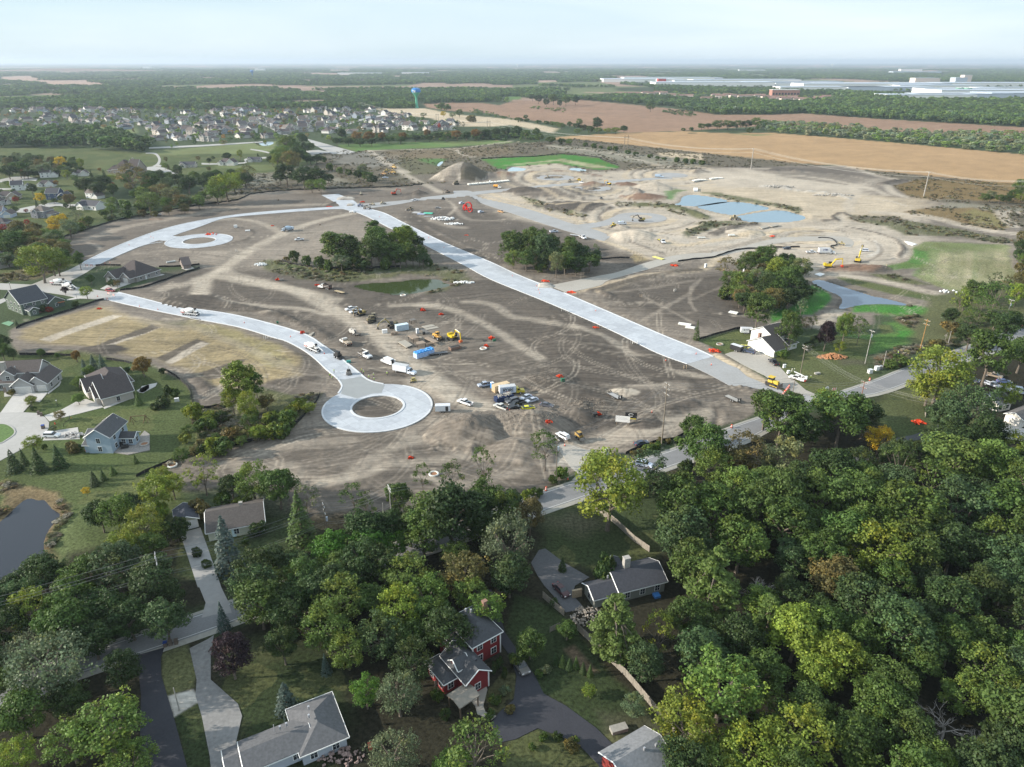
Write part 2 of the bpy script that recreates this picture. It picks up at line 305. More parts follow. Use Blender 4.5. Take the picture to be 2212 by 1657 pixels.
for s,w,c,o in(('G 2209 530 H 100 20 600 90 1100 190 1500 400 1900 620 2209 780 I 100 700 300 900 600 1120 900 1330 1200 1480 S 900 640 1100 800 1300 1000 1700 1100',9,'lt',.75),
('B 0 1420 250 1320 450 1180 650 1060 880 950 1050 870 1300 790 1700 700',8,'lt',.65),('B 270 1330 350 1370 700 1460 1100 1560 1500 1657',8,'lt',.6),('G 2209 530 H 0 200 250 290 700 345 1100 370 1400 440',4,'lt',.6),('B 250 1330 100 1400 -200 1500 G 1900 390 1800 440',7,'lt',.5),
('B 900 930 700 820 400 760 100 790',6,'lt',.4),('B 700 1050 600 1100 0 1140 A 1900 1110 1500 1150',5,'ml',.5),('A 720 1040 1000 980 1400 850 1900 760 2209 700 B 400 640 1000 620 1400 600',10,'ml',.75),('B 0 520 500 500 1300 460 1800 440 2209 440',12,'ml',.6),
('A 950 1020 1080 1060 1100 1120 1000 1170 850 1200',3,'ml',.7),('I 1000 300 1300 330 1500 460 1800 500 2209 590',5,'lt',.45),('I 500 340 900 400 1300 600 1700 860 2209 1130 J 200 1190 600 1200 1000 1200',5,'lt',.5),('I 200 340 400 330 650 330 900 400',5,'lt',.5),
('J 0 570 300 680 700 920 1000 1050 1400 1120',4,'lt',.5),('J 0 925 400 920 800 960 1100 1060 1500 1130',2.5,'ml',.6),('J 0 1150 600 1210 1200 1220',7,'ml',.7),('I 450 1180 700 1300 1000 1420 S 900 600',7,'lt',.5),
('S 0 940 200 850 500 700 800 640 900 700',8,'ml',.7),('S 1300 1010 1700 1120 2100 1180',14,'vl',.8),('S 950 700 1150 850 1400 1000 1800 1150',9,'lt',.8),('S 1800 1150 2200 1080 T 300 1010 700 900 1200 790 1700 650',8,'lt',.6),('T 0 1150 300 1040 700 940 1200 850 1750 720',7,'ml',.7),
('X 800 320 1200 200 1600 100 2209 40',5,'ml',.6),('X 1000 330 1500 330 1700 480 2100 500 Y 400 330 900 60 1200 0',5,'lt',.35),('Y 0 500 400 450 700 300 1100 270 1500 220 2100 100',4,'lt',.4),('Y 1000 430 1200 470 1290 560 1250 640 1100 700',2,'lt',.5),('Y 1050 750 1400 560 2000 420 2209 350',4,'ml',.5),
('J 700 540 1250 220 1300 150 1400 40',2.5,'ml',.5),('J 750 240 1300 540',2,'ml',.6),('J 1290 150 1270 300 1330 410',1.6,'ml',.6),('J 400 200 900 140 1300 70',3,'ml',.4),('J 1700 100 1300 280',2,'ml',.4),
('E 0 1570 500 1400 1000 1350 1200 1290 1300 1180',6,'tn',.7),('J 0 190 400 90 900 0',7,'tn',.6),('J 0 300 400 480 900 700 1300 900',6,'tn',.35),('J 1560 920 1800 1010 2209 1250',4,'tn',.6),('N 590 840 800 960 1000 1080 1300 1200',5,'tn',.7),
('E 100 620 700 650 1000 740 1000 820 700 870 300 900',5,'lt',.6),('E 500 870 700 930 900 1000 1200 1050 2209 930 F 300 960 440 1040 400 1120 0 1140',9,'vl',.35),('E 400 560 500 470 700 430 1400 300 2209 290 F 400 400 700 500',8,'lt',.7),('E 1400 430 2209 340 F 200 400',6,'lt',.6),
('E 860 1230 900 1150 1000 1100',5,'lt',.7),('C 1870 380 2000 340 2209 330 E 500 340',6,'lt',.6),('C 0 240 200 350 450 470',8,'lt',.7),('2 975 870 1050 920 1150 990 1300 1060',10,'lt',.7),('2 980 870 1300 865 1700 855 1780 850 2212 790',7,'lt',.6),('2 1740 870 1790 910 1900 930',7,'lt',.7),
('3 320 830 900 900 1200 980 1500 1020 2212 1030',8,'lt',.6),('2 2050 780 3 0 790 300 820',3,'tn',.6),('F 300 690 270 620 350 450 0 370',8,'lt',.7),('F 230 720 180 760 200 820 0 870',6,'lt',.8),('F 600 700 1100 730 1600 850 2000 920 2209 940',12,'lt',.8),('F 2209 700 1950 690 2100 860',8,'lt',.8),
('F 0 920 300 950 430 1040 380 1120 200 1160',8,'lt',.6),('F 600 960 850 1080 850 1180 700 1250 400 1290',9,'lt',.6),('F 560 1010 620 1070 600 1130 480 1180',3,'vl',.7),('F 80 1380 600 1440 1200 1580 1600 1680',8,'lt',.7),('F 900 980 1500 1000 2100 1050',7,'ml',.7),
('F 0 190 300 200 600 290 900 340',9,'lt',.6),('F 700 400 760 470 900 520',8,'lt',.8),('G 1180 560 1230 660 1600 790 2000 880 P 600 380 1000 540 1400 700 1800 900 2150 1050',5,'ml',.4),('C 600 640 800 780 1400 760',5,'ml',.6),('C 250 720 500 830 700 860',8,'ml',.7),('C 500 560 620 640 540 720',3,'lt',.5)):
 line(s,w,c,min(2.5,w*.3),.8,o)
for s,w,c,z in(('E 0 1560 300 1460 700 1380 1080 1330',6,'dk',1.1),('J 180 190 240 170 400 240 330 220',4,'dk',1.0),('H 0 260 400 340 900 440 1200 560 1400 700',6,'dk',.9),('H 700 420 900 450 1200 600',3,'dk',.8),('B 1400 620 1700 530 C 0 520 100 480',4,'dk',.8),
('C 300 850 700 1060 1060 1170',2.5,'md',.5),('C 900 1240 1400 1450',5,'ml',.6),('E 950 1170 1400 1090 1900 960 2209 920',5,'ml',.8),('E 0 910 300 1010 700 1150',3,'md',.6),('C 1220 700 1500 760 1850 870',3,'ml',.5),('C 1250 270 1500 250 1900 240 2209 290',5,'rd',1.2),
('C 620 490 1000 470 1400 430',4,'md',.5),('F 250 850 500 900 750 970 880 1080 830 1190',3,'dk',.8),('F 260 730 200 700 100 740 150 790',4,'dk',1.0),('F 0 790 130 780',5,'dk',1),('F 0 1340 300 1310 600 1330',7,'rd',1.6),('F 640 380 880 340',10,'dk',3.0),('4 0 1050 180 1040 260 1060',12,'dk',2.5),
('T 0 380 300 470 400 540',5,'dk',1.0),('S 2209 560 1900 640 1800 700',5,'dk',1.0),('S 1440 290 1700 380 1850 450 2100 520 2209 540',4,'dk',1.0),('T 0 900 400 780 550 740',3,'dk',.6),('T 950 690 1400 560 1500 530',7,'dk',1.6),('T 800 790 950 800',4,'dk',1.2),('T 1750 560 1800 640 1780 780',2,'dk',-.8),
('S 500 840 700 780 850 750',5,'md',.8),('S 1200 1060 1400 1040 1520 1150',6,'md',2.2),('J 1650 1160 1850 1240 2000 1300',3,'dk',.8),('P 700 1170 850 1300 880 1350',4,'dk',1.0),('H 820 1200 1000 1180 1250 1150',5,'dk',.8),('B 380 860 600 910 480 1010 0 1090',2.5,'dk',.3),('E 1250 940 1500 860 1700 830',9,'dk',1.2),
('E 330 440 420 460 430 490',7,'md',3),('E 900 960 1200 830 1500 800',8,None,2.0),('E 200 600 700 620 1000 690 1200 760',10,None,2.0),('C 1350 540 1800 660 2050 730',8,None,1.6),('H 1770 1060 2209 1130',2,'dk',.5),('R 200 1300 500 1380',2,'dk',.4)):
 line(s,w,c,1.2,1.2,.85,z)
for s,r,h,c,e in(('S 740 880',14,6.2,'md',1.1),('S 1500 810',13,6.0,'md',1.3),('S 1740 250',9,1.8,'dk',1.3),('S 2080 700',7,3,'dk',1.4),('S 1960 370',8,1.6,'dk',1.6),('S 1340 1100',10,3.2,'md',1.3),('E 395 960',15,5,'lt',1.2),('E 1600 935',13,3.6,'lt',1.1),('E 590 415',16,5.5,'lt',1.3),('E 490 530',18,4,'rd',1.1),('E 1080 250',12,4,'md',1.2),
('E 300 385',10,3,'rd',1.2),('E 240 860',5,2.4,'lt',1.2),('C 1120 285',14,5,'rd',1.2),('C 870 290',20,6,'md',1.2),('C 210 490',8,3.5,'dk',1.3),('C 1700 480',34,4,'md',1.2),('C 1400 460',18,5,'dk',1.2),('C 2130 390',12,4,'rd',1.1),('C 1940 630',24,3.5,'dk',1.3),('C 2100 430',16,1.5,'md',1.3),('C 1720 303',18,1.6,'md',1.2),
('F 530 1320',8,2.8,'dk',1.6),('F 350 1310',9,2.0,'rd',1.8),('F 700 780',8,2,'wd',1.5),('B 1590 540',8,2.4,'vl',1.3),('B 1670 605',7,2.0,'vl',1.2),('C 1590 1510',5.0,2.1,'vl',1.3),('G 1150 1120',6,1.4,'dk',1.7),('T 620 380',4,.8,'lt',1.4),('G 2080 570',14,1.4,'dk',1.2),('T 870 790',5,1.3,'dk',1.4),('T 50 690',7,3,'dk',1),('C 580 560',26,1.4,None,1.6),('A 1730 770',4,1.2,'rd',1.4),('J 60 760',14,1.2,None,1.3),('J 350 1030',18,-0.01,'dk',1.5)):
 pile(s,r,h,c,e)
line('E 1790 410 2000 420 2209 455 F 100 490 280 540',5,'vl',1.5,2,.9,1.6)
MP=g2('C 320 335 390 280 500 235 640 215 820 218 940 245 985 300 900 340 720 352 520 352')
area(MP,'lt',D,2,1,.9)
i=sel(MP,5);d=segdist(X[i],Y[i],MP,True);d=np.where(inside(X[i],Y[i],MP),d,0)
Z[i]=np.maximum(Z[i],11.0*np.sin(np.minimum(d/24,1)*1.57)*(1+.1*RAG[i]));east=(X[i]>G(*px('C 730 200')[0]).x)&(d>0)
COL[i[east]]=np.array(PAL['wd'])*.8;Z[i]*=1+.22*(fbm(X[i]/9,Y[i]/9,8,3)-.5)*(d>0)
for k in range(14):
 a=400+k*26;line('C %d 345 %d %d %d %d'%(500+k*10,a,290,560+k*8,200),2.2,'md'if k%2 else 'dk',1,.6,.5)
for s,rx,ry in(('E 455 742',60,15),('C 1718 308',47,12),('E -75 425',46,12),('E 790 280',42,9),('F -90 975',44,9)):
 x0,y0=px(s)[0]
 for j,(g_,w,c,o,z)in enumerate(((1.0,3,'ml',.8,.3),(1.22,7,'tn',.7,0),(1.5,2.2,'md',.8,-.4),(1.75,6,'lt',.6,.5),(2.05,2.5,'md',.7,-.3),(2.4,5,'tn',.5,0))):
  p=[G(x0+rx*g_*cos(a),y0+ry*g_*1.05*sin(a))for a in np.linspace(R.uniform(0,1),R.uniform(4.2,6),26)];line(np.array([(q.x,q.y)for q in p]),w,c,.8,1.6,o,z=z)
area('F -250 975 -150 950 0 955 60 975 0 1000 -150 1005','ct',None,1,.8,.8)
for s,w,c,o in(('E 0 1000 250 1080 550 1210',4,'tn',.8),('E 700 1000 900 1060 1250 1010 1600 960 2209 880 F 100 900',6,'tn',.8),('E 300 900 500 880 700 920 860 960',2,'md',.8),('E 950 990 1250 960 1500 930',1.5,'md',.8),('C 900 520 1300 620 1600 700 2000 780 2209 800',3,'tn',.8),('C 1000 480 1200 560 1500 600 1900 620 2209 560',5,'tn',.7),('C 1240 520 1500 520 1800 560 2000 620',1.6,'dk',.7),('E 0 180 300 230 800 230 1300 260 2209 250 F 300 290 700 420',3,'ml',.6),('E 420 350 700 400 900 400 1300 380',3,'tn',.8),('E 1700 230 2209 270 F 300 330 600 400',2,'md',.6),('F 0 560 400 600 900 560 1350 600',3,'ml',.5),('F 400 520 700 560 900 620',4,'lt',.7),('F 450 980 600 1040 640 1120 560 1200 420 1250',2,'md',.7),('F 700 960 900 1040 960 1120 900 1220 700 1270',3,'ml',.8),('E 1200 500 1500 540 2209 660',2,'md',.7),('E 800 610 1000 650 1450 730 1640 800',3,'ml',.8)):line(s,w,c,.8,.8,o)
SP=g2(SITE)
for k in range(620):
 q=G(R.uniform(150,2050),R.uniform(440,1090))
 if not inside(np.array([q.x]),np.array([q.y]),SP)[0]:continue
 a=R.uniform(0,6.3)if R.random()<.5 else R.choice((rad(-35),rad(10),rad(50)))+R.gauss(0,.2);c=R.gauss(0,.035);n=R.randint(6,16);p=[];x,y=q.x,q.y
 for j in range(n):p.append((x,y));x+=5*cos(a);y+=5*sin(a);a+=c*5
 p=np.array(p);t=np.gradient(p,axis=0);t/=np.linalg.norm(t,axis=1)[:,None]+1e-9;nn=np.stack([-t[:,1],t[:,0]],1)
 cc=R.choice(('lt','ml','dk','ml','dk'));o=R.uniform(.25,.6)
 for sgn in(-1,1):line(p+nn*sgn*.9,.5,cc,.3,.05,o,sm=1,z=-.06)
 # --- lawns, yards and woods round the near houses
area('_ 2010 640 2211 600 2600 600 2600 760 2211 700 1990 745 1960 740','wg',0,3,2)
area('N 340 605 970 430 1100 420 1350 440 1500 600 1900 650 2209 500 U 2209 600 2000 930 2209 1180 1560 1400 1300 1380 1000 1200 N 1640 1100 1430 860 1000 750 740 800','gr',LW,1.2,1)
area('U 1000 1050 1900 1000 2100 930 2209 1180 1560 1400 1300 1340','wg',LW,4,3,.7);area('U 1200 780 1900 860 2100 900 2000 960 1500 1020 1100 950','wg',LW,3,2,.5)
area('U 1650 850 2050 900 2100 960 1700 960','dk',None,2,1,.5)
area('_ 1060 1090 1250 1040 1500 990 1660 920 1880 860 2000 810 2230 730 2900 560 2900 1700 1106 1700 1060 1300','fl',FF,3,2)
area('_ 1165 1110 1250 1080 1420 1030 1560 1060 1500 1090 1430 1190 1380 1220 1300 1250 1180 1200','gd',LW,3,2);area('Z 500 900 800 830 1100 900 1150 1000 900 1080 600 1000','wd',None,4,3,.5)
area('_ 1400 1040 1480 1000 1560 1030 1550 1090 1480 1090','wd',None,4,3,.4)
area('_ 1880 870 1960 835 2060 830 2120 900 2050 960 1950 950 1880 905','gr',LW,3,2);area('V 200 1200 700 1000 900 1100 1000 1250 800 1450 300 1500','wg',None,4,3,.5)
area('_ -300 760 0 790 150 760 330 790 400 840 430 900 300 1000 390 1030 420 1180 300 1240 150 1230 60 1290 -300 1300','gr',LW,2,1)
area('G 200 1160 800 1190 1350 1240 1740 1320 P 100 1040 450 1190 600 1350 640 1600 640 1657 W 2209 180 1800 300 1400 480 700 650 400 560 -300 480 G -300 1200','gr',LW,1,.5)
area('O 560 870 1100 700 1500 950 1988 750 1988 1000 1500 1657 300 1657 600 1300','go',LW,6,4,.15)
for k in range(9):line('W %d %d %d %d'%(520+45*k,430+30*k,760+45*k,330+35*k),.9,'gl',.5,.2,.35)
for k in range(9):line('P %d 1520 %d 1600'%(0,620),.9,'gl',.5,.2,.2)
area('W 0 500 60 480 400 560 640 600 700 700 780 760 760 880 640 960 600 1080 560 1250 640 1330 540 1340 300 1440 -300 1700 -300 800 0 800 60 660 0 620','ct',WF,1.2,1,.9)
area('W 640 950 830 900 870 1000 1000 1250 1060 1380 960 1500 780 1560 640 1400 590 1250 600 1080','gl',LW,2,1,.4)
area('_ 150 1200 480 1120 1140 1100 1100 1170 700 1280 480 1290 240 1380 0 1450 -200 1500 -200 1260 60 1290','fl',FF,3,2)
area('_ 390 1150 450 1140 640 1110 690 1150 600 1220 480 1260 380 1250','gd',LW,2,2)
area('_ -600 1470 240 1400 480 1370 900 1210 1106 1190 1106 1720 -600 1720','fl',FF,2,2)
area('_ 480 1400 560 1370 700 1400 760 1480 760 1560 700 1657 520 1657 490 1480','gs',LW,3,2);area('d 30 350 200 300 300 400 200 430 100 420','wg',LW,2,2,.5)
area('c 800 380 930 345 975 480 960 560 830 600 800 500','wg',LW,.6,.3);area('c 860 700 990 620 1050 952 930 952','gs',LW,.5,.3);area('c 830 600 960 565 1000 620 865 700','vl',D,.4,.4)
area('e 450 100 640 150 760 280 960 530 1150 700 1238 780 900 1000 760 840 560 760 700 650 560 580 500 420 400 290','gs',LW,1,.7);area('e 860 680 1238 700 1238 952 900 900','wd',LW,2,1,.4)
area('e 420 820 560 770 760 850 870 952 380 952','gs',LW,1,.5);area('e 690 370 740 350 860 480 800 500','rd',LW,.8,.3,.6)
area('e 290 600 350 520 400 470 450 480 450 600 400 680 330 680','fl',LW,.6,.3,.9)
ROADS=[]
def flat(name,spec,m,z=0.06,thick=0.0,hole=None,kind='structure',sm=0,label=None):
 P=g2(spec)if isinstance(spec,str)else np.asarray(spec,float)
 if sm:P=smooth_line(np.vstack([P,P[:1]]),sm)[:-1]
 ROADS.append(P)
 bm=bmesh.new();vs=[bm.verts.new((a,b,z))for a,b in P];ed=[bm.edges.new((vs[i],vs[(i+1)%len(vs)]))for i in range(len(vs))]
 if hole is not None:
  hv=[bm.verts.new((a,b,z))for a,b in hole];ed+=[bm.edges.new((hv[i],hv[(i+1)%len(hv)]))for i in range(len(hv))]
 bmesh.ops.triangle_fill(bm,use_beauty=True,edges=ed)
 r=bmesh.ops.extrude_face_region(bm,geom=bm.faces[:]);dn=[g for g in r['geom']if isinstance(g,bmesh.types.BMVert)]
 for g in dn:g.co.z-=thick+.35
 bmesh.ops.recalc_face_normals(bm,faces=bm.faces)
 me=NM(name);bm.to_mesh(me);bm.free();me.materials.append(m)
 o=NO(name,me);LK(o);tag(o,kind=kind)
 if label:o['label']=label
 return o
 # ================ ROADS, WATER, GROUND MESH
def surf_mat(name,col,var,scale,rough=.85,stain=None,bump=.3,streak=0):
 m=mat(name,col,rough,var=var,scale=scale,spec=.2,bump=bump)
 t=m.node_tree;b=t.nodes['Principled BSDF'];src=b.inputs['Base Color'].links[0].from_socket
 g=t.nodes.new('ShaderNodeNewGeometry');n=t.nodes.new('ShaderNodeTexNoise');n.inputs['Scale'].default_value=.07;n.inputs['Detail'].default_value=6;n.inputs['Roughness'].default_value=.65
 mp=t.nodes.new('ShaderNodeMapping');t.links.new(g.outputs['Position'],mp.inputs[0]);t.links.new(mp.outputs[0],n.inputs[0])
 mp.inputs['Rotation'].default_value=(0,0,streak);mp.inputs['Scale'].default_value=(1,4 if streak else 1,1)
 r=t.nodes.new('ShaderNodeMapRange');r.inputs[1].default_value=.4;r.inputs[2].default_value=.68;r.inputs[4].default_value=.45
 x=t.nodes.new('ShaderNodeMix');x.data_type='RGBA';x.inputs[7].default_value=(*(stain or[c*.7 for c in col]),1)
 t.links.new(n.outputs[0],r.inputs[0]);t.links.new(r.outputs[0],x.inputs[0]);t.links.new(src,x.inputs[6]);t.links.new(x.outputs[2],b.inputs['Base Color'])
 return m
M_CONC=surf_mat('new_concrete',(.475,.50,.535),.08,.6,.75,(.34,.355,.375))
t_=M_CONC.node_tree;b_=t_.nodes['Principled BSDF'];src_=b_.inputs['Base Color'].links[0].from_socket;bk=t_.nodes.new('ShaderNodeTexBrick');mp_=t_.nodes.new('ShaderNodeMapping');g_=t_.nodes.new('ShaderNodeNewGeometry');mp_.inputs['Rotation'].default_value=(0,0,rad(47));bk.offset=0
for k_,v_ in(('Color1',(.86,.86,.87,1)),('Color2',(1.06,1.06,1.05,1)),('Mortar',(.55,.55,.56,1)),('Scale',1),('Mortar Size',.035),('Brick Width',4.5),('Row Height',4.0)):bk.inputs[k_].default_value=v_
mu=t_.nodes.new('ShaderNodeMix');mu.data_type='RGBA';mu.blend_type='MULTIPLY';mu.inputs[0].default_value=.8;t_.links.new(g_.outputs['Position'],mp_.inputs[0]);t_.links.new(mp_.outputs[0],bk.inputs[0]);t_.links.new(src_,mu.inputs[6]);t_.links.new(bk.outputs[0],mu.inputs[7]);t_.links.new(mu.outputs[2],b_.inputs['Base Color'])
M_WET=surf_mat('wet_concrete',(.30,.31,.31),.05,.4,.45,(.25,.26,.26))
M_CURB=mat('curb_concrete',(.58,.595,.615),.75,var=.05)
M_OLDC=surf_mat('old_concrete',(.42,.405,.385),.06,.8,.8,(.31,.30,.28))
M_DRIVE=surf_mat('drive_concrete',(.50,.48,.455),.06,.8,.8,(.38,.365,.34))
M_ASPH=surf_mat('road_asphalt',(.235,.235,.24),.1,2.5,.85,(.165,.165,.17),streak=rad(-27))
M_BLACK=surf_mat('fresh_asphalt',(.040,.041,.050),.12,2.5,.7,(.06,.06,.068))
M_GREYD=surf_mat('drive_asphalt',(.115,.115,.122),.12,2,.8,(.075,.075,.082))
M_GRAV=surf_mat('road_gravel',(.35,.35,.35),.09,1.2,.9,(.26,.25,.235))
M_GRAVT=surf_mat('tan_gravel',(.40,.375,.335),.1,1.2,.9,(.30,.27,.23))
def ring(c,r,n=56,sq=1.0):return np.array([(c[0]+r*cos(2*pi*i/n),c[1]+r*sq*sin(2*pi*i/n))for i in range(n)])
def curb(parent,spec,w=.55,z=.24,off=0,name='curb',m=None,closed=False,sm=4):
 P=g2(spec)if isinstance(spec,str)else np.asarray(spec,float)
 if closed:P=np.vstack([P,P[:1]])
 else:P=smooth_line(P,sm)
 t=np.gradient(P,axis=0)
 if closed:t[0]=t[-1]=P[1]-P[-2]
 t/=np.linalg.norm(t,axis=1)[:,None]+1e-9;nn=np.stack([-t[:,1],t[:,0]],1);k=MB();vs=[];n=len(P)
 for q,z0 in((P+nn*(off-w/2),-.3),(P+nn*(off-w/2),z),(P+nn*(off+w/2),z),(P+nn*(off+w/2),-.3)):vs+=[(a,b,z0)for a,b in q]
 fs=[(j*n+i,j*n+i+1,(j+1)*n+i+1,(j+1)*n+i)for j in range(3)for i in range(n-1)]+[(0,n,2*n,3*n),(n-1,2*n-1,3*n-1,4*n-1)]
 k.add(vs,fs);return k.B(name,m or M_CURB,parent)
def circ(spec,rx):
 a,b=px(spec)[0];c=G(a,b);return np.array((c.x,c.y)),(G(a+rx,b)-c).length
def between(up,lo):return np.vstack([smooth_line(g2(up),4),smooth_line(g2(lo),4)[::-1]])
UP1,UP2='B 1880 655 2040 700 2209 785 C 150 860 500 1030 1000 1240 1300 1380 1600 1500','J -120 200 10 255 500 465 1000 680 1300 800 1530 905'
LO='B 1700 680 1850 740 2090 860 C 230 1030 700 1270 1000 1430 1560 1657 J 150 500 500 660 900 860 1240 985'
bl=between(UP1+' '+UP2,LO);boul=flat('boulevard',bl,M_CONC,.12)
curb(boul,UP1,.6);curb(boul,UP2,.6);curb(boul,LO,.4,.2)
flat('gravel_road','J 1530 905 N 800 960 930 1010 1060 1130 1330 1240 1560 1330 1640 1390 1900 1400 2100 1440 2209 1460 2209 1560 1950 1540 1800 1450 1560 1370 1300 1320 J 1700 1220 1500 1110 1240 985',M_GRAV,.08)
up='A 905 1252 1250 1085 1600 945 1900 850 2209 783 B 420 715 900 670 1350 640 1560 628';lo='A 1065 1280 1350 1150 1600 1052 1880 960 2209 850 B 300 752 800 705 1400 660 1700 655'
r2=flat('curved_street',between(up,lo),M_CONC,.12);curb(r2,up,.6);curb(r2,'B 0 826 300 752 800 705 1400 660 1600 655',.5);curb(r2,'A 1065 1280 1350 1150 1600 1052 1800 1020',.6)
c2,ro2=circ('_ 431 520.5',68);ri2=circ('_ 431 520.5',34)[1]
flat('cul_de_sac',ring(c2,ro2),M_CONC,.13,hole=ring(c2,ri2));flat('cul_de_sac','A 1760 1000 1870 945 1960 958 2100 962 2060 975 2010 1000 2000 1030 2040 1075 2100 1095 1960 1075 1890 1040 1860 1010',M_CONC,.105)
ck=flat('island_curb',ring(c2,ri2+.3),M_CURB,.26,hole=ring(c2,ri2-.4));curb(r2,ring(c2,ro2)[4:-22],.6)
up='G 1310 470 1700 570 2030 655 P 600 130 1300 235 2209 480 Q 620 800 900 1000 1080 1140 1280 1300 1400 1400 1550 1460 1700 1490';lo='G 1185 552 1560 640 2209 772 P 600 270 1300 400 1800 550 Q 0 740 300 900 500 1050 700 1240 860 1370 950 1480 960 1560 900 1657'
r3=flat('new_street',between(up,lo),M_CONC,.12);curb(r3,up,.6);curb(r3,lo,.6)
c1,ro1=circ('_ 816 879',118);ri1=circ('_ 816 875',56)[1]
bd=flat('cul_de_sac',ring(c1,ro1),M_CONC,.135,hole=ring(c1,ri1));flat('island_curb',ring(c1,ri1+.35),M_CURB,.28,hole=ring(c1,ri1-.35));curb(bd,ring(c1,ro1-.3)[26:58],.6);curb(bd,ring(c1,ro1-.3)[0:12],.6)
flat('fresh_pavement','H 1530 1160 1600 1160 1780 1128 1900 1190 2044 1218 2008 1308 1900 1318 1740 1368 1650 1345 1562 1318 1575 1230',M_WET,.155)
flat('gravel_road','B 1345 500 1530 488 1700 560 1750 600 1880 655 1760 700 1560 650 1530 600',M_CONC,.10)
flat('gravel_road',between('B 1750 600 2209 562 C 300 520 600 488 900 455 1300 420 1800 370 2209 360 E 0 352 600 308 800 300','B 1850 650 2209 600 C 200 565 600 535 900 490 1300 448 1800 398 2209 385 E 100 372 600 330 800 320'),M_GRAV,.07)
flat('gravel_road',between('C 590 455 780 455 870 520 1200 600 1500 680 1850 800 2000 840 2209 900 E 120 960','C 600 490 780 520 900 590 1200 690 1500 790 1850 900 2209 1000 E 60 1000'),M_GRAV,.075)
flat('gravel_road',between('C 1950 830 2209 795 E 140 745 200 720','C 2050 875 2209 850 E 100 835 300 800'),M_GRAV,.08)
for spec,rx,ins,rin in(('C 1718 308',40.5,'C 1725 302',17),('E -75 425',39,'E -95 425',21),('E 790 280',35,None,0),('E 452 748',55,'E 455 742',24)):
 c,r=circ(spec,rx);ci=circ(ins,rin)if ins else None
 flat('gravel_circle',ring(c,r),M_GRAV,.09,hole=ring(ci[0],ci[1])if ci else None)
flat('gravel_road',between('C 1650 1500 1900 1450 2209 1390 E 200 1350 500 1250 870 1160 1400 1110 1900 985 2209 960 F 200 960 330 1020 300 1080','C 1850 1580 2209 1500 E 100 1440 500 1330 900 1220 1400 1160 1900 1045 2209 1010 F 150 1010 240 1040 230 1070'),M_GRAVT,.065)
nb=flat('neighbourhood_street','G -400 395 0 370 350 385 560 300 780 215 905 150 1065 180 960 250 790 340 790 400 950 430 1320 475 1180 552 900 540 700 500 500 470 200 460 170 520 0 600 -300 700 -300 560 0 550 150 500 175 470 100 445 0 440 -400 450',M_OLDC,.07)
flat('driveway','G 1110 432 1260 350 1330 340 1500 355 1340 410 1240 450',M_DRIVE,.09);flat('driveway','G 740 550 900 510 960 530 740 560',M_DRIVE,.09)
flat('court_street','O -500 1010 0 1000 300 995 500 1005 600 1060 655 1130 650 1200 600 1290 560 1340 300 1480 0 1640 -500 1800',M_OLDC,.07);ci='O -300 1160 0 1150 100 1160 190 1220 190 1290 80 1370 0 1410 -300 1500'
flat('court_island',ci,mat('island_turf',PAL['go'],.9,var=.3),.10);curb(nb,ci,.4,.2,m=M_OLDC)
dw=flat('driveway','O 10 1003 170 780 200 745 640 730 530 860 440 850 310 995',M_DRIVE,.09);flat('driveway','O 590 1040 820 960 1060 830 1150 820 1350 895 1370 930 1100 1000 880 1055 660 1115',M_DRIVE,.09);flat('driveway','O 625 1255 830 1225 1035 1195 1062 1350 570 1370 600 1300',M_DRIVE,.09)
for s in('O 640 730 760 640 800 590 740 540 690 490 710 480 770 540 815 590 790 640 640 755','O 60 790 60 740 110 680 130 690 90 750 160 780','O 1370 930 1750 790 1760 805 1390 950','O 1880 650 1980 630 1980 680 1900 740 1840 730','G 1500 1560 1640 1490 1740 1470 1720 1510 1580 1580','G 1560 300 1800 268 1820 275 1640 320','G 2005 205 2100 180 2150 205 2060 225'):flat('path',s,M_DRIVE,.09)
flat('patio','O 1510 1530 1620 1400 1800 1380 1920 1240 1988 1290 1988 1500 1700 1560',mat('patio_paver',(.27,.25,.23),.85,var=.25,scale=3),.16)
ASU='c 0 560 300 430 530 350 820 250 1070 165 _ 700 1225 _ 900 1160 Z 330 660 870 480 T 990 1185 1330 1070 1900 855 2150 760 U 1230 1500 U 1550 1410 2209 1190 V 560 780 1400 480 2080 250 2209 215 2500 120'
ASL='c 0 680 300 530 660 405 1060 270 _ 720 1262 _ 920 1193 Z 475 820 780 715 T 1240 1310 1400 1260 2180 980 U 1300 1540 2209 1390 V 720 930 1450 650 2140 430 2209 405 2500 300'
road=flat('county_road',between(ASU,ASL),M_ASPH,.09)
M_LINE=mat('edge_line',(.62,.62,.60),.7,var=.15);M_SHOULD=surf_mat('road_shoulder',(.36,.345,.31),.12,1.2,.9,(.26,.25,.22))
curb(road,ASU,.14,.099,-.5,'edge_line',M_LINE);curb(road,ASL,.14,.099,.5,'edge_line',M_LINE);curb(road,ASL,1.6,.07,-.7,'shoulder',M_SHOULD);curb(road,ASU,.9,.07,.4,'shoulder',M_SHOULD)
flat('gravel_apron','S 1480 960 1850 990 2209 1110 T 200 1100 330 1130 Z 960 380 900 440 860 490 800 470 870 400 S 2000 1330 1830 1080 1560 1010',M_GRAVT,.05)
flat('gravel_yard','N 740 800 830 770 1000 745 1240 770 1430 860 1640 1090 1780 1200 1930 1330 2209 1450 2209 1480 1990 1430 1700 1340 1560 1290 1330 1120 1000 955',M_GRAVT,.055)
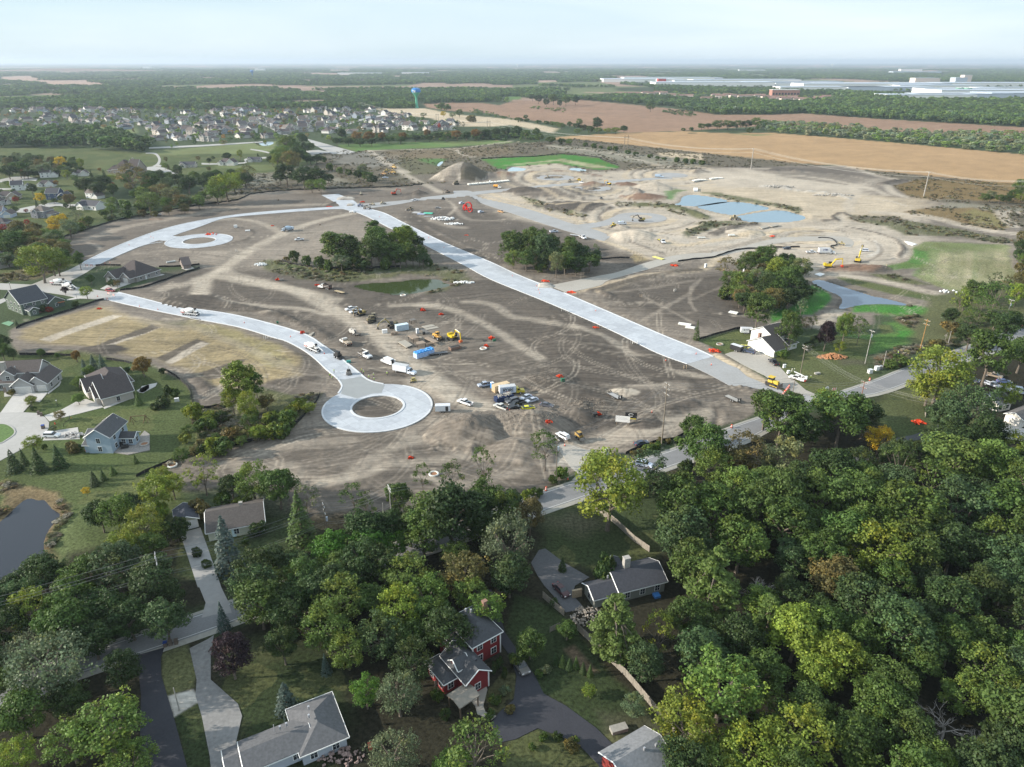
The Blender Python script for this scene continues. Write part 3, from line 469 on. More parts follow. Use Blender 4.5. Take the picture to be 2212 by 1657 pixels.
flat('side_street','b 450 245 560 225 640 200 700 165 730 160 730 190 660 240 540 268 440 270 380 300 350 320 340 300 400 260',M_GREYD,.06);flat('side_street','b 640 425 700 385 770 360 840 365 850 400 800 470 740 470',M_GREYD,.06);flat('driveway','V 1820 1640 1950 1510 2100 1560 2209 1590 2300 1700 2209 1760 1900 1720',M_DRIVE,.08)
flat('side_street','b 960 890 1010 770 1090 740 1150 780 1080 860 1010 910',M_GREYD,.06);flat('side_street','a 880 340 960 370 1269 365 1269 385 950 385 870 360',M_GREYD,.06)
flat('driveway','c 660 405 815 362 798 410 800 500 830 600 860 700 930 960 930 1000 700 1000 695 800 700 600 690 500',M_BLACK,.11)
flat('gravel_drive','c 940 365 1030 320 1060 300 1045 400 1045 520 1180 640 1200 700 1170 830 1190 952 1190 1000 1050 1000 1040 900 1000 700 970 600 975 520',surf_mat('drive_gravel',(.20,.195,.19),.2,1.4,.95,(.36,.35,.34)),.07)
flat('driveway','c 955 -20 X 560 1000 625 1200 780 1640 c 1130 130 1150 190 1060 200 1000 215 1012 170 1020 140',surf_mat('slab_drive',(.36,.35,.34),.07,.8,.8,(.25,.24,.23)),.11);flat('driveway','X 335 1060 560 1000 640 1220 790 1657 530 1657',MC['slab_drive'],.112)
flat('driveway','e 255 85 330 70 365 180 400 290 470 390 545 500 590 590 700 650 850 760 960 870 990 1000 880 1000 860 940 760 840 640 790 560 760 450 815 380 830 325 740 370 680 440 620 455 500 420 400 330 270',M_BLACK,.07)
flat('driveway','j 90 320 130 310 250 400 410 492 320 545 300 600 380 690 260 715 190 620 120 540 80 480 40 400',M_GREYD,.07)
flat('patio','e 200 590 250 560 300 535 310 570 290 650 300 680 355 700 330 720 260 690 250 650',surf_mat('patio_slab',(.36,.33,.29),.08,1,.85,(.27,.25,.22)),.1)
flat('parking_lot','2 430 875 540 865 660 890 480 905',M_OLDC,.3);flat('suburb_road','2 440 770 480 780 860 885 800 900 670 905 560 850 500 820',M_OLDC,.35);flat('suburb_road',between('1 1290 845 1700 825 2212 797 2 60 790','1 1290 855 1700 840 2212 806 2 60 800'),M_OLDC,.4)
flat('park_path',between('1 1260 890 1350 893 1390 940 1380 990 1340 1010','1 1260 896 1335 902 1370 945 1355 985 1320 1005'),M_OLDC,.12);flat('suburb_road','1 1200 1020 1340 1008 1420 1020 1560 1080 1440 1080 1300 1040 1180 1035',M_OLDC,.13);flat('suburb_road',between('B 20 145 160 150 480 140 500 100 720 80 860 60 1300 55','B 20 162 170 165 500 150 520 112 730 95 880 70 1300 62'),M_OLDC,.13)
flat('suburb_road',between('B 560 -10 700 10 860 50','B 560 0 690 22 840 62'),M_OLDC,.13)
flat('suburb_road',between('A 0 330 150 300 330 300 420 320','A 0 360 150 345 330 340 400 345'),M_OLDC,.1);flat('suburb_road',between('A -200 420 0 425 170 425','A -200 440 0 445 170 437'),M_OLDC,.1);flat('suburb_road',between('A 180 660 340 625 600 580 700 600 860 600','A 180 690 340 690 620 620 740 640 860 620'),M_OLDC,.1)
for s in('1 1690 790 1700 770 1640 700 1560 670 1570 665 1660 695 1730 790','1 890 520 930 525 1000 570 1120 600 1110 610 980 580 900 540','1 1350 990 1400 1000 1390 1012 1340 1005','2 80 640 200 700 330 760 310 770 180 705 60 650','2 600 690 760 640 900 600 1100 560 1110 570 920 610 780 655 620 705'):flat('suburb_road',s,M_OLDC,.35)
POND=[]
def water(name,label,spec,col,rough=.06,spec_=.5,lvl=-.35,extra=3.0,cat='pond'):
 P=smooth_line(np.vstack([g2(spec),g2(spec)[:1]]),3)[:-1];POND.append((P,lvl))
 c=P.mean(0);Q=P+(P-c)/np.linalg.norm(P-c,axis=1)[:,None]*extra
 m=bpy.data.materials.get('water_'+col)or bpy.data.materials.new('water_'+col);m.use_nodes=True;t=m.node_tree;b=t.nodes['Principled BSDF']
 b.inputs['Base Color'].default_value=(*WC[col],1);b.inputs['Roughness'].default_value=rough;b.inputs['Specular IOR Level'].default_value=spec_;b.inputs['IOR'].default_value=1.33
 g=t.nodes.new('ShaderNodeNewGeometry');n=t.nodes.new('ShaderNodeTexNoise');n.inputs['Scale'].default_value=.9;n.inputs['Detail'].default_value=4;bp=t.nodes.new('ShaderNodeBump');bp.inputs['Strength'].default_value=.12;bp.inputs['Distance'].default_value=.05
 t.links.new(g.outputs['Position'],n.inputs[0]);t.links.new(n.outputs[0],bp.inputs['Height']);t.links.new(bp.outputs[0],b.inputs['Normal'])
 k=MB();k.add([(a,b_,lvl)for a,b_ in Q],[tuple(range(len(Q)))]);o=k.B(name,m);tag(o,label,kind='structure')
 tri=bmesh.new();tri.from_mesh(o.data);bmesh.ops.triangulate(tri,faces=tri.faces);tri.to_mesh(o.data);tri.free();return o
WC=dict(green=(.045,.062,.022),milk=(.17,.26,.32),blue=(.09,.14,.20),dark=(.035,.04,.05),pale=(.36,.46,.50))
water('pond','olive green pond south of the tree island','H 1700 120 1850 95 2209 72 I 400 52 690 48 760 85 825 115 500 185 290 213 100 205 H 2100 200 1850 160','green')
water('pond','milky blue settling pond, farthest of three','E 820 598 890 578 920 515 1060 497 1410 556 1250 590 1000 618','milk',.15)
water('pond','milky blue settling pond in the middle','E 1060 628 1480 571 1870 638 1700 672 1440 710','milk',.15)
water('pond','milky blue settling pond, nearest of three','E 1500 735 1960 664 2209 716 2272 742 2230 770 2000 795 1650 787','milk',.15)
water('pond','narrow blue pond below the yellow excavators','L 1285 462 1400 438 1700 528 2209 690 M 0 312 200 352 510 436 200 420 0 415 L 2209 788 1950 805 1750 856 1690 842 1740 742 1690 660 1520 590 1350 505','blue',.04)
water('pond','dark pond ringed by tan reeds','W -500 1050 -100 950 0 925 150 785 300 668 420 690 490 690 570 780 660 845 600 930 530 1020 480 1150 490 1260 525 1330 300 1440 0 1600 -400 1700 -700 1500','dark',.12)
water('pond','small pale puddle on the bare basin floor','C 1185 236 1225 196 1330 198 1405 216 1330 230','pale',.2);water('pond','thin pale puddle right of the bare basin','C 1855 208 1950 198 2090 236 1960 226','pale',.2);water('pond','pale puddle beside the stockpile','C 412 172 440 135 480 128 440 172','pale',.2)
water('pond','small pale subdivision pond','2 20 800 50 795 150 795 130 818 60 825','pale',.1)
RF=np.ones(len(X))
for P in ROADS:
 i=sel(P,4)
 if len(i):
  d=segdist(X[i],Y[i],P,True);ins=inside(X[i],Y[i],P);RF[i]=np.minimum(RF[i],np.where(ins,0,np.clip((d-.5)/3.5,0,1)))
  j=i[ins&(np.abs(Z[i])<1.15)];Z[j]=np.minimum(Z[j],-.02)
n1=fbm(X/7,Y/7,21,3)-.5;n2=fbm(X/2.2,Y/2.2,31,3)-.5;n3=fbm(X/45,Y/45,41,2)-.5
Z+=RF*(REL*(n1*.55+n2*.30+np.maximum(n3,-.1)*1.6+.12)+np.where(CAT==FF,n1*.4,0)+np.where(CAT==WF,n2*.7+.1,0))
Z=np.where((RF<.02)&(Z<.3),np.minimum(Z,-.03),Z)
for P,lvl in POND:
 i=sel(P,9);d=segdist(X[i],Y[i],P,True);d=np.where(inside(X[i],Y[i],P),d,-d)
 k=np.clip((d+5)/5,0,1);dig=np.minimum(lvl-d*.35,Z[i]);Z[i]=np.where(d>0,np.maximum(dig,-3),Z[i]*(1-k)+lvl*k)
 wet=(d>-2.2)&(d<2);COL[i[wet]]*=.78;CAT[i[(d>-3)&(CAT[i]!=D)]]=WF
far=np.hypot(X,Y)>3500;Z[far]=0
hp=G(*px('1 650 190')[0]);q=np.clip(1-np.hypot((X-hp.x)/1700,(Y-hp.y)/900),0,1);Z+=34*q*q*(3-2*q)
COL[q>.05]=PAL['fp'];COL[q>.05]*=.55
def ground_z(x,y):
 j=np.searchsorted(ys,y);j=min(max(j,1),NROW-1);a=(y-ys[j-1])/(ys[j]-ys[j-1]);r=0
 for jj,w in((j-1,1-a),(j,a)):
  s=x/dep[jj];i_=min(max(np.searchsorted(sx,s),1),NCOL-1);b=(s-sx[i_-1])/(sx[i_]-sx[i_-1]);r+=w*((1-b)*Z[jj*NCOL+i_-1]+b*Z[jj*NCOL+i_])
 return float(r)
v=fbm(X/14,Y/14,51,4);v2=fbm(X/90,Y/90,61,4);COL*=(0.80+.4*v+np.where((CAT==LW)|(CAT==0),.35*(v2-.5),.2*(v2-.5)))[:,None]
dry=((CAT==LW)&(fbm(X/25,Y/25,77,4)>.56));COL[dry]=COL[dry]*.65+np.array(PAL['sg'])*.25
hf=(CAT==CF)|((CAT==0)&far);COL[hf]*=(0.93+.14*fbm(X[hf]/30+Y[hf]/200,Y[hf]/18,81,3))[:,None]
def gmat(name,dirt=0.0,grass=0.0,rough=.95):
 m=bpy.data.materials.new(name);m.use_nodes=True;t=m.node_tree;b=t.nodes['Principled BSDF'];b.inputs['Roughness'].default_value=rough;b.inputs['Specular IOR Level'].default_value=.1
 def N(x,**k):
  n=t.nodes.new(x)
  for a,c in k.items():setattr(n,a,c)
  return n
 at=N('ShaderNodeAttribute',attribute_name='col');g=N('ShaderNodeNewGeometry');hs_=[]
 if dirt:
  warp=N('ShaderNodeTexNoise');warp.inputs['Scale'].default_value=.012;warp.inputs['Detail'].default_value=2;t.links.new(g.outputs['Position'],warp.inputs[0])
  wv=N('ShaderNodeVectorMath',operation='SCALE');wv.inputs['Scale'].default_value=45;t.links.new(warp.outputs[1],wv.inputs[0]);ad=N('ShaderNodeVectorMath',operation='ADD');t.links.new(g.outputs['Position'],ad.inputs[0]);t.links.new(wv.outputs[0],ad.inputs[1])
  for rot,w in((-28,1),(12,1),(52,1)):
   mp=N('ShaderNodeMapping');mp.inputs['Rotation'].default_value=(0,0,rad(rot));mp.inputs['Scale'].default_value=(.04,.95,.1);nz=N('ShaderNodeTexNoise');nz.inputs['Scale'].default_value=1;nz.inputs['Detail'].default_value=6;nz.inputs['Roughness'].default_value=.62
   t.links.new(ad.outputs[0],mp.inputs[0]);t.links.new(mp.outputs[0],nz.inputs[0]);hs_.append((nz,.34))
 f=N('ShaderNodeTexNoise');f.inputs['Scale'].default_value=.6 if dirt else 1.3;f.inputs['Detail'].default_value=8;f.inputs['Roughness'].default_value=.7;t.links.new(g.outputs['Position'],f.inputs[0]);hs_.append((f,.45 if dirt else 1))
 acc=None
 for nn,w in hs_:
  mlt=N('ShaderNodeMath',operation='MULTIPLY_ADD');t.links.new(nn.outputs[0],mlt.inputs[0]);mlt.inputs[1].default_value=w
  if acc is None:mlt.inputs[2].default_value=0
  else:t.links.new(acc,mlt.inputs[2])
  acc=mlt.outputs[0]
 tot=sum(w for _,w in hs_);r=N('ShaderNodeMapRange');r.inputs[1].default_value=tot*.36;r.inputs[2].default_value=tot*.64;r.inputs[3].default_value=.50 if dirt else.55;r.inputs[4].default_value=1.58 if dirt else 1.5;t.links.new(acc,r.inputs[0])
 v_=N('ShaderNodeVectorMath',operation='SCALE');t.links.new(at.outputs[0],v_.inputs[0]);t.links.new(r.outputs[0],v_.inputs['Scale']);t.links.new(v_.outputs[0],b.inputs['Base Color'])
 bp=N('ShaderNodeBump');bp.inputs['Strength'].default_value=.75 if dirt else.5;bp.inputs['Distance'].default_value=.38 if dirt else.3;t.links.new(acc,bp.inputs['Height']);t.links.new(bp.outputs[0],b.inputs['Normal'])
 return m
VV=np.stack([X,Y,Z],1);idx=np.arange(NROW*NCOL).reshape(NROW,NCOL)
Q=np.stack([idx[:-1,:-1],idx[:-1,1:],idx[1:,1:],idx[1:,:-1]],-1).reshape(-1,4);fc=CAT[Q[:,0]]
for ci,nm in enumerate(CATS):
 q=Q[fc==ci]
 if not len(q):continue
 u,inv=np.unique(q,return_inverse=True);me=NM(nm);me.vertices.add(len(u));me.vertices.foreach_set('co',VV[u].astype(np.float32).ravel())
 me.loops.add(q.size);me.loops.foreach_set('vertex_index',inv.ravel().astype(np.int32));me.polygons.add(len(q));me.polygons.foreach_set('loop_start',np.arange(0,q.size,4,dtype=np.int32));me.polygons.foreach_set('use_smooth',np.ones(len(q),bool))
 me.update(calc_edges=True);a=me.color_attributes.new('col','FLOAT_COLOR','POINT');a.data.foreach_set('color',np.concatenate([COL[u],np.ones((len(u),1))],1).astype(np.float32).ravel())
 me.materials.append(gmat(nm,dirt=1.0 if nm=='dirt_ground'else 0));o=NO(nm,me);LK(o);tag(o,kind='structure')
 # ================ TREES
def leaf_mat(name,inst=False):
 m=bpy.data.materials.new(name);m.use_nodes=True;t=m.node_tree;b=t.nodes['Principled BSDF'];b.inputs['Roughness'].default_value=.55;b.inputs['Specular IOR Level'].default_value=.25
 def N(x,**k):
  n=t.nodes.new(x)
  for a,c in k.items():setattr(n,a,c)
  return n
 if inst:at=N('ShaderNodeAttribute',attribute_name='tcol',attribute_type='INSTANCER');src=at.outputs[0]
 else:oi=N('ShaderNodeObjectInfo');src=oi.outputs['Color']
 v=N('ShaderNodeAttribute',attribute_name='v')
 sep=N('ShaderNodeSeparateColor');t.links.new(v.outputs[0],sep.inputs[0])
 s=N('ShaderNodeVectorMath',operation='SCALE');t.links.new(src,s.inputs[0]);t.links.new(sep.outputs[0],s.inputs['Scale'])
 w=N('ShaderNodeMix',data_type='RGBA',blend_type='MULTIPLY');w.inputs[7].default_value=(1.6,1.22,.75,1)
 t.links.new(sep.outputs[1],w.inputs[0]);t.links.new(s.outputs[0],w.inputs[6]);t.links.new(w.outputs[2],b.inputs['Base Color'])
 tr=N('ShaderNodeBsdfTranslucent');t.links.new(w.outputs[2],tr.inputs[0]);ms=N('ShaderNodeMixShader');ms.inputs[0].default_value=.28
 t.links.new(b.outputs[0],ms.inputs[1]);t.links.new(tr.outputs[0],ms.inputs[2]);t.links.new(ms.outputs[0],t.nodes['Material Output'].inputs[0])
 return m
M_LEAF=leaf_mat('leaves');M_LEAFI=leaf_mat('leaves_far',True);M_BARK=mat('bark',(.15,.125,.10),.9,var=.3,scale=3);M_DEAD=mat('dead_wood',(.36,.33,.31),.9,var=.2,scale=3)
def leaf_mesh(name,P,Nn,size,v,turn,rs,mt,flat_=.5):
 n=len(P);r=rs.normal(size=(n,3));Nn=Nn+r*flat_;Nn/=np.linalg.norm(Nn,axis=1)[:,None]
 a=np.cross(Nn,rs.normal(size=(n,3)));a/=np.linalg.norm(a,axis=1)[:,None];b=np.cross(Nn,a);s=(size*rs.uniform(.6,1.25,n))[:,None]
 q=np.stack([P-a*s*.5,P-b*s*.42+Nn*s*.12,P+a*s*.55,P+b*s*.42],1).reshape(-1,3)
 me=NM(name);me.vertices.add(4*n);me.vertices.foreach_set('co',q.astype(np.float32).ravel());me.loops.add(4*n);me.loops.foreach_set('vertex_index',np.arange(4*n,dtype=np.int32))
 me.polygons.add(n);me.polygons.foreach_set('loop_start',np.arange(0,4*n,4,dtype=np.int32));me.update(calc_edges=True)
 c=np.repeat(np.stack([v,turn,v*0,v*0+1],1),4,0);at=me.color_attributes.new('v','FLOAT_COLOR','POINT');at.data.foreach_set('color',c.astype(np.float32).ravel());me.materials.append(mt)
 return me
def lobes_crown(name,rs,nl=30,per=170,W=11.0,H=14.0,zc=.60,sh=(.5,.40),lr=(.15,.24),leaf=.62,fill=.74,droop=0.0,power=1.0,mt=None,turnp=.15,flat_=.5,hollow=.5):
 A=np.array([W*sh[0],W*sh[0],H*sh[1]]);C=np.array([0,0,H*zc]);d=rs.normal(size=(nl,3));d[:,2]=d[:,2]*.9+.25;d/=np.linalg.norm(d,axis=1)[:,None]
 rr=fill*rs.uniform(.45,1.0,nl)**.6;L=C+d*rr[:,None]*A*rs.uniform(.88,1.12,(nl,1));rad_=W*rs.uniform(*lr,nl);P=[];Nn=[];V=[];T=[]
 for k in range(nl):
  n=int(per*(rad_[k]/(W*.2))**2);u=rs.normal(size=(n,3));u[:,2]+=.35;u/=np.linalg.norm(u,axis=1)[:,None]
  mc=rs.normal(size=(9,3));mc[:,2]+=.3;mc/=np.linalg.norm(mc,axis=1)[:,None];mi=rs.randint(0,9,n);r_=rad_[k]*rs.uniform(.25,.46,n);sp=np.array([1,1,.78]);p=L[k]+(mc[mi]*rad_[k]*.72+u*r_[:,None])*sp;u=u*.6+mc[mi]*.5;mv_=rs.uniform(.82,1.18,9);p[:,2]-=droop*rs.uniform(0,1,n)*rad_[k]
  q=np.linalg.norm((p-C)/A,axis=1);ok=q>hollow;lob=rs.uniform(.8,1.22);tu=rs.uniform(.25,.8)if rs.rand()<turnp else rs.uniform(0,.15)
  P.append(p[ok]);Nn.append(u[ok]);V.append(lob*mv_[mi][ok]*rs.uniform(.8,1.22,ok.sum()));T.append(np.clip(np.full(ok.sum(),tu)+rs.normal(0,.08,ok.sum()),0,1))
 P=np.concatenate(P);P[:,2]=np.maximum(P[:,2],.3)
 return leaf_mesh(name,P,np.concatenate(Nn),leaf,np.concatenate(V),np.concatenate(T),rs,mt or M_LEAF,flat_),L
def trunk_mesh(name,rs,L,H,r=.32,zf=.45,nb=7,m=None,taper=.6):
 k=MB();top=Vector((rs.normal()*.2,rs.normal()*.2,H*zf));k.tube([(0,0,-.4),(0,0,.5),top*.6+Vector((0,0,0)),top],[r*1.35,r,r*.8,r*taper],7)
 if L is not None:
  for q in L[np.argsort(-np.linalg.norm(L[:,:2],axis=1))][:nb*2:2]:
   q=Vector(q);st=top*rs.uniform(.55,1.0);mid=(st+q)/2+Vector((rs.normal()*.3,rs.normal()*.3,.3));k.tube([st,mid,q],[r*.5,r*.33,r*.14],5)
 return k.mesh(name,m or M_BARK)
def spruce(name,rs,W=6.0,H=13.0,rows=26,per=64,leaf=.55,mt=None,gap=0.0,pw=.85,base=.04):
 P=[];Nn=[];V=[]
 for i in range(rows):
  t=i/(rows-1);z=H*(base+(1-base)*t);r=W/2*(1-t)**pw*rs.uniform(.86,1.1)+.08;nb=max(5,int(16*(1-t)+4));n=max(8,int(per*(1-t)+8));ph=rs.uniform(0,6.3)
  a=rs.uniform(0,6.283,n);am=1-.28*(np.abs(np.sin((a+ph)*nb/2)))**.7;f=rs.uniform(.35,1,n)**.5;rr=r*am*f
  P.append(np.stack([rr*np.cos(a),rr*np.sin(a),z-f*r*.22+rs.uniform(-.5,.5,n)*H/rows],1));Nn.append(np.stack([np.cos(a)*.8,np.sin(a)*.8,np.full(n,.9)],1));V.append(rs.uniform(.75,1.25,n)*(.55+.55*f))
 P=np.concatenate(P);P[:,2]=np.maximum(P[:,2],.15)
 return leaf_mesh(name,P,np.concatenate(Nn),leaf,np.concatenate(V),np.zeros(len(P)),rs,mt or M_LEAF,.35)
def whitepine(name,rs,W=9.0,H=17.0,mt=None):
 P=[];Nn=[];V=[];L=[]
 for i in range(17):
  t=i/16;z=H*(.16+.80*t);R0=W/2*(1-t)**.75*rs.uniform(.8,1.1)+.5
  for j in range(max(3,int(8*(1-t)+3))):
   a=rs.uniform(0,6.283);rr=R0*rs.uniform(.5,1);c=np.array([rr*cos(a),rr*sin(a),z+rr*.16]);L.append(c);n=95;s=rs.uniform(.55,.95)*(1-.45*t)
   u=rs.normal(size=(n,3));u/=np.linalg.norm(u,axis=1)[:,None];ax=np.array([cos(a),sin(a),.15]);p=c+u*np.array([1.25,1.25,.42])*s+ax*rs.uniform(-.9,.7,n)[:,None]*s
   P.append(p);u2=u.copy();u2[:,2]+=.6;Nn.append(u2);V.append(rs.uniform(.75,1.25,n)*rs.uniform(.85,1.15))
 return leaf_mesh(name,np.concatenate(P),np.concatenate(Nn),.48,np.concatenate(V),np.zeros(sum(len(p)for p in P)),rs,mt or M_LEAF,.5),np.array(L)
def bare_mesh(name,rs,W=10,H=12):
 k=MB()
 def br(p,d,l,r,lev):
  q=p+d*l;mid=(p+q)/2+Vector(rs.normal(size=3))*l*.07;k.tube([p,mid,q],[r,r*.8,r*.55],4 if lev<2 else 3,cap=False)
  if lev>=4:return
  for i in range(3 if lev else 5):
   e=(d+Vector(rs.normal(size=3))*(.55 if lev else.6)).normalized();e.z=abs(e.z)*.8+.05;br(p+d*l*rs.uniform(.45,1),e.normalized(),l*rs.uniform(.55,.78),r*.52,lev+1)
 br(Vector((0,0,-.3)),Vector((0,0,1)),H*.34,.3,0);return k.mesh(name,M_DEAD)
TP={}
def rsd(s):return np.random.RandomState(s)
def reg(kind,crown,trunk,W,H):TP.setdefault(kind,[]).append((crown,trunk,W,H))
for s in range(4):
 rs=rsd(100+s);c,L_=lobes_crown('crown',rs,nl=36+5*s,per=225,lr=(.12,.23),zc=.62 if s%2 else.58,leaf=.47);reg('round',c,trunk_mesh('trunk',rs,L_,14),11,14)
for s in range(2):
 rs=rsd(120+s);c,L_=lobes_crown('crown',rs,nl=54,per=190,lr=(.09,.17),fill=.84,leaf=.43,droop=.5,turnp=.3,hollow=.4);reg('loose',c,trunk_mesh('trunk',rs,L_,14,nb=10),11,14)
 rs=rsd(130+s);c,L_=lobes_crown('crown',rs,nl=26,per=120,lr=(.08,.15),fill=.95,leaf=.5,hollow=.3,zc=.66,turnp=.2);reg('sparse',c,trunk_mesh('trunk',rs,L_,14,nb=11,r=.22),11,14)
 rs=rsd(140+s);c,L_=lobes_crown('crown',rs,nl=34,per=120,W=7,H=15,sh=(.5,.44),lr=(.17,.27),fill=.78,leaf=.5,zc=.55);reg('poplar',c,trunk_mesh('trunk',rs,L_,15,r=.2,zf=.6),7,15)
 rs=rsd(150+s);c,L_=lobes_crown('crown',rs,nl=20,per=110,W=5,H=3.6,sh=(.5,.52),lr=(.16,.26),fill=.75,leaf=.42,zc=.45,turnp=.3);reg('bush',c,trunk_mesh('trunk',rs,None,3.6,r=.1,zf=.4),5,3.6)
 rs=rsd(160+s);reg('spruce',spruce('crown',rs,pw=.8+.15*s),trunk_mesh('trunk',rs,None,13,r=.22,zf=.9,taper=.2),6,13)
 rs=rsd(170+s);c,L_=whitepine('crown',rs);reg('pine',c,trunk_mesh('trunk',rs,L_,17,r=.28,zf=.9,nb=12,taper=.25),9,17)
 rs=rsd(180+s);reg('bare',None,bare_mesh('branches',rs),10,12)
 rs=rsd(190+s);c,L_=lobes_crown('crown',rs,nl=50,per=200,W=13,H=13,lr=(.09,.18),fill=.8,leaf=.42,droop=1.0,turnp=.05,flat_=.7);reg('willow',c,trunk_mesh('trunk',rs,L_,13,nb=10,r=.4),13,13)
TC=dict(dk=(.046,.078,.025),gn=(.074,.124,.030),bg=(.064,.110,.044),lg=(.115,.18,.042),br=(.075,.17,.026),yg=(.165,.225,.036),ye=(.42,.33,.03),ol=(.14,.13,.05),rd=(.24,.045,.03),gy=(.13,.175,.095),bs=(.07,.105,.085),pu=(.032,.020,.024),og=(.20,.13,.035),pg=(.16,.19,.09))
CW=dict(dk='dark green',gn='mid green',bg='bluish green',lg='light green',br='bright green',yg='yellow green',ye='golden yellow',ol='olive brown',rd='red tinged',gy='grey green',bs='blue grey',pu='dark purple',og='orange tinged',pg='pale green')
TREES=[]
def shade(c,k=.12):j=R.uniform(1-k,1+k);return tuple(max(0,q*j*R.uniform(.94,1.06))for q in TC[c])+(1,)
def tree(cx,cy,wpx,asp,kind,col,zc=.58,var=None,dense=None):
 p0=G(cx,cy,6.0);w=wpx*depth(p0)/FOC;h=w*asp;p0=G(cx,cy,h*zc);w=wpx*depth(p0)/FOC;h=w*asp;p0=G(cx,cy,h*zc)
 return tree_at(p0.x,p0.y,w,h,kind,col,cx,cy,var)
def tree_at(x,y,w,h,kind,col,cx,cy,var=None):
 v_=R.randrange(4)if kind=='round'else R.randrange(len(TP[kind]))
 TREES.append(dict(x=x,y=y,w=w,h=h,kind=kind,col=col,cx=cx,cy=cy,var=v_,rot=R.uniform(0,6.28)));PL.append((x,y,w))
TNAME={'spruce':'spruce_tree','pine':'pine_tree','bush':'bush','bare':'dead_tree'}
PL=[]
K_=dict(r='round',l='loose',s='sparse',p='poplar',b='bush',f='spruce',w='pine',d='bare',i='willow')
def many(crop,rows):
 x0,y0,sc=CR[crop]
 for ln in rows.split(';'):
  a=ln.split()
  if a:tree(x0+float(a[0])*sc,y0+float(a[1])*sc,float(a[2])*(1.2 if crop in 'BCL'and a[4]in 'rlps'else 1),float(a[3]),K_[a[4]],a[5])
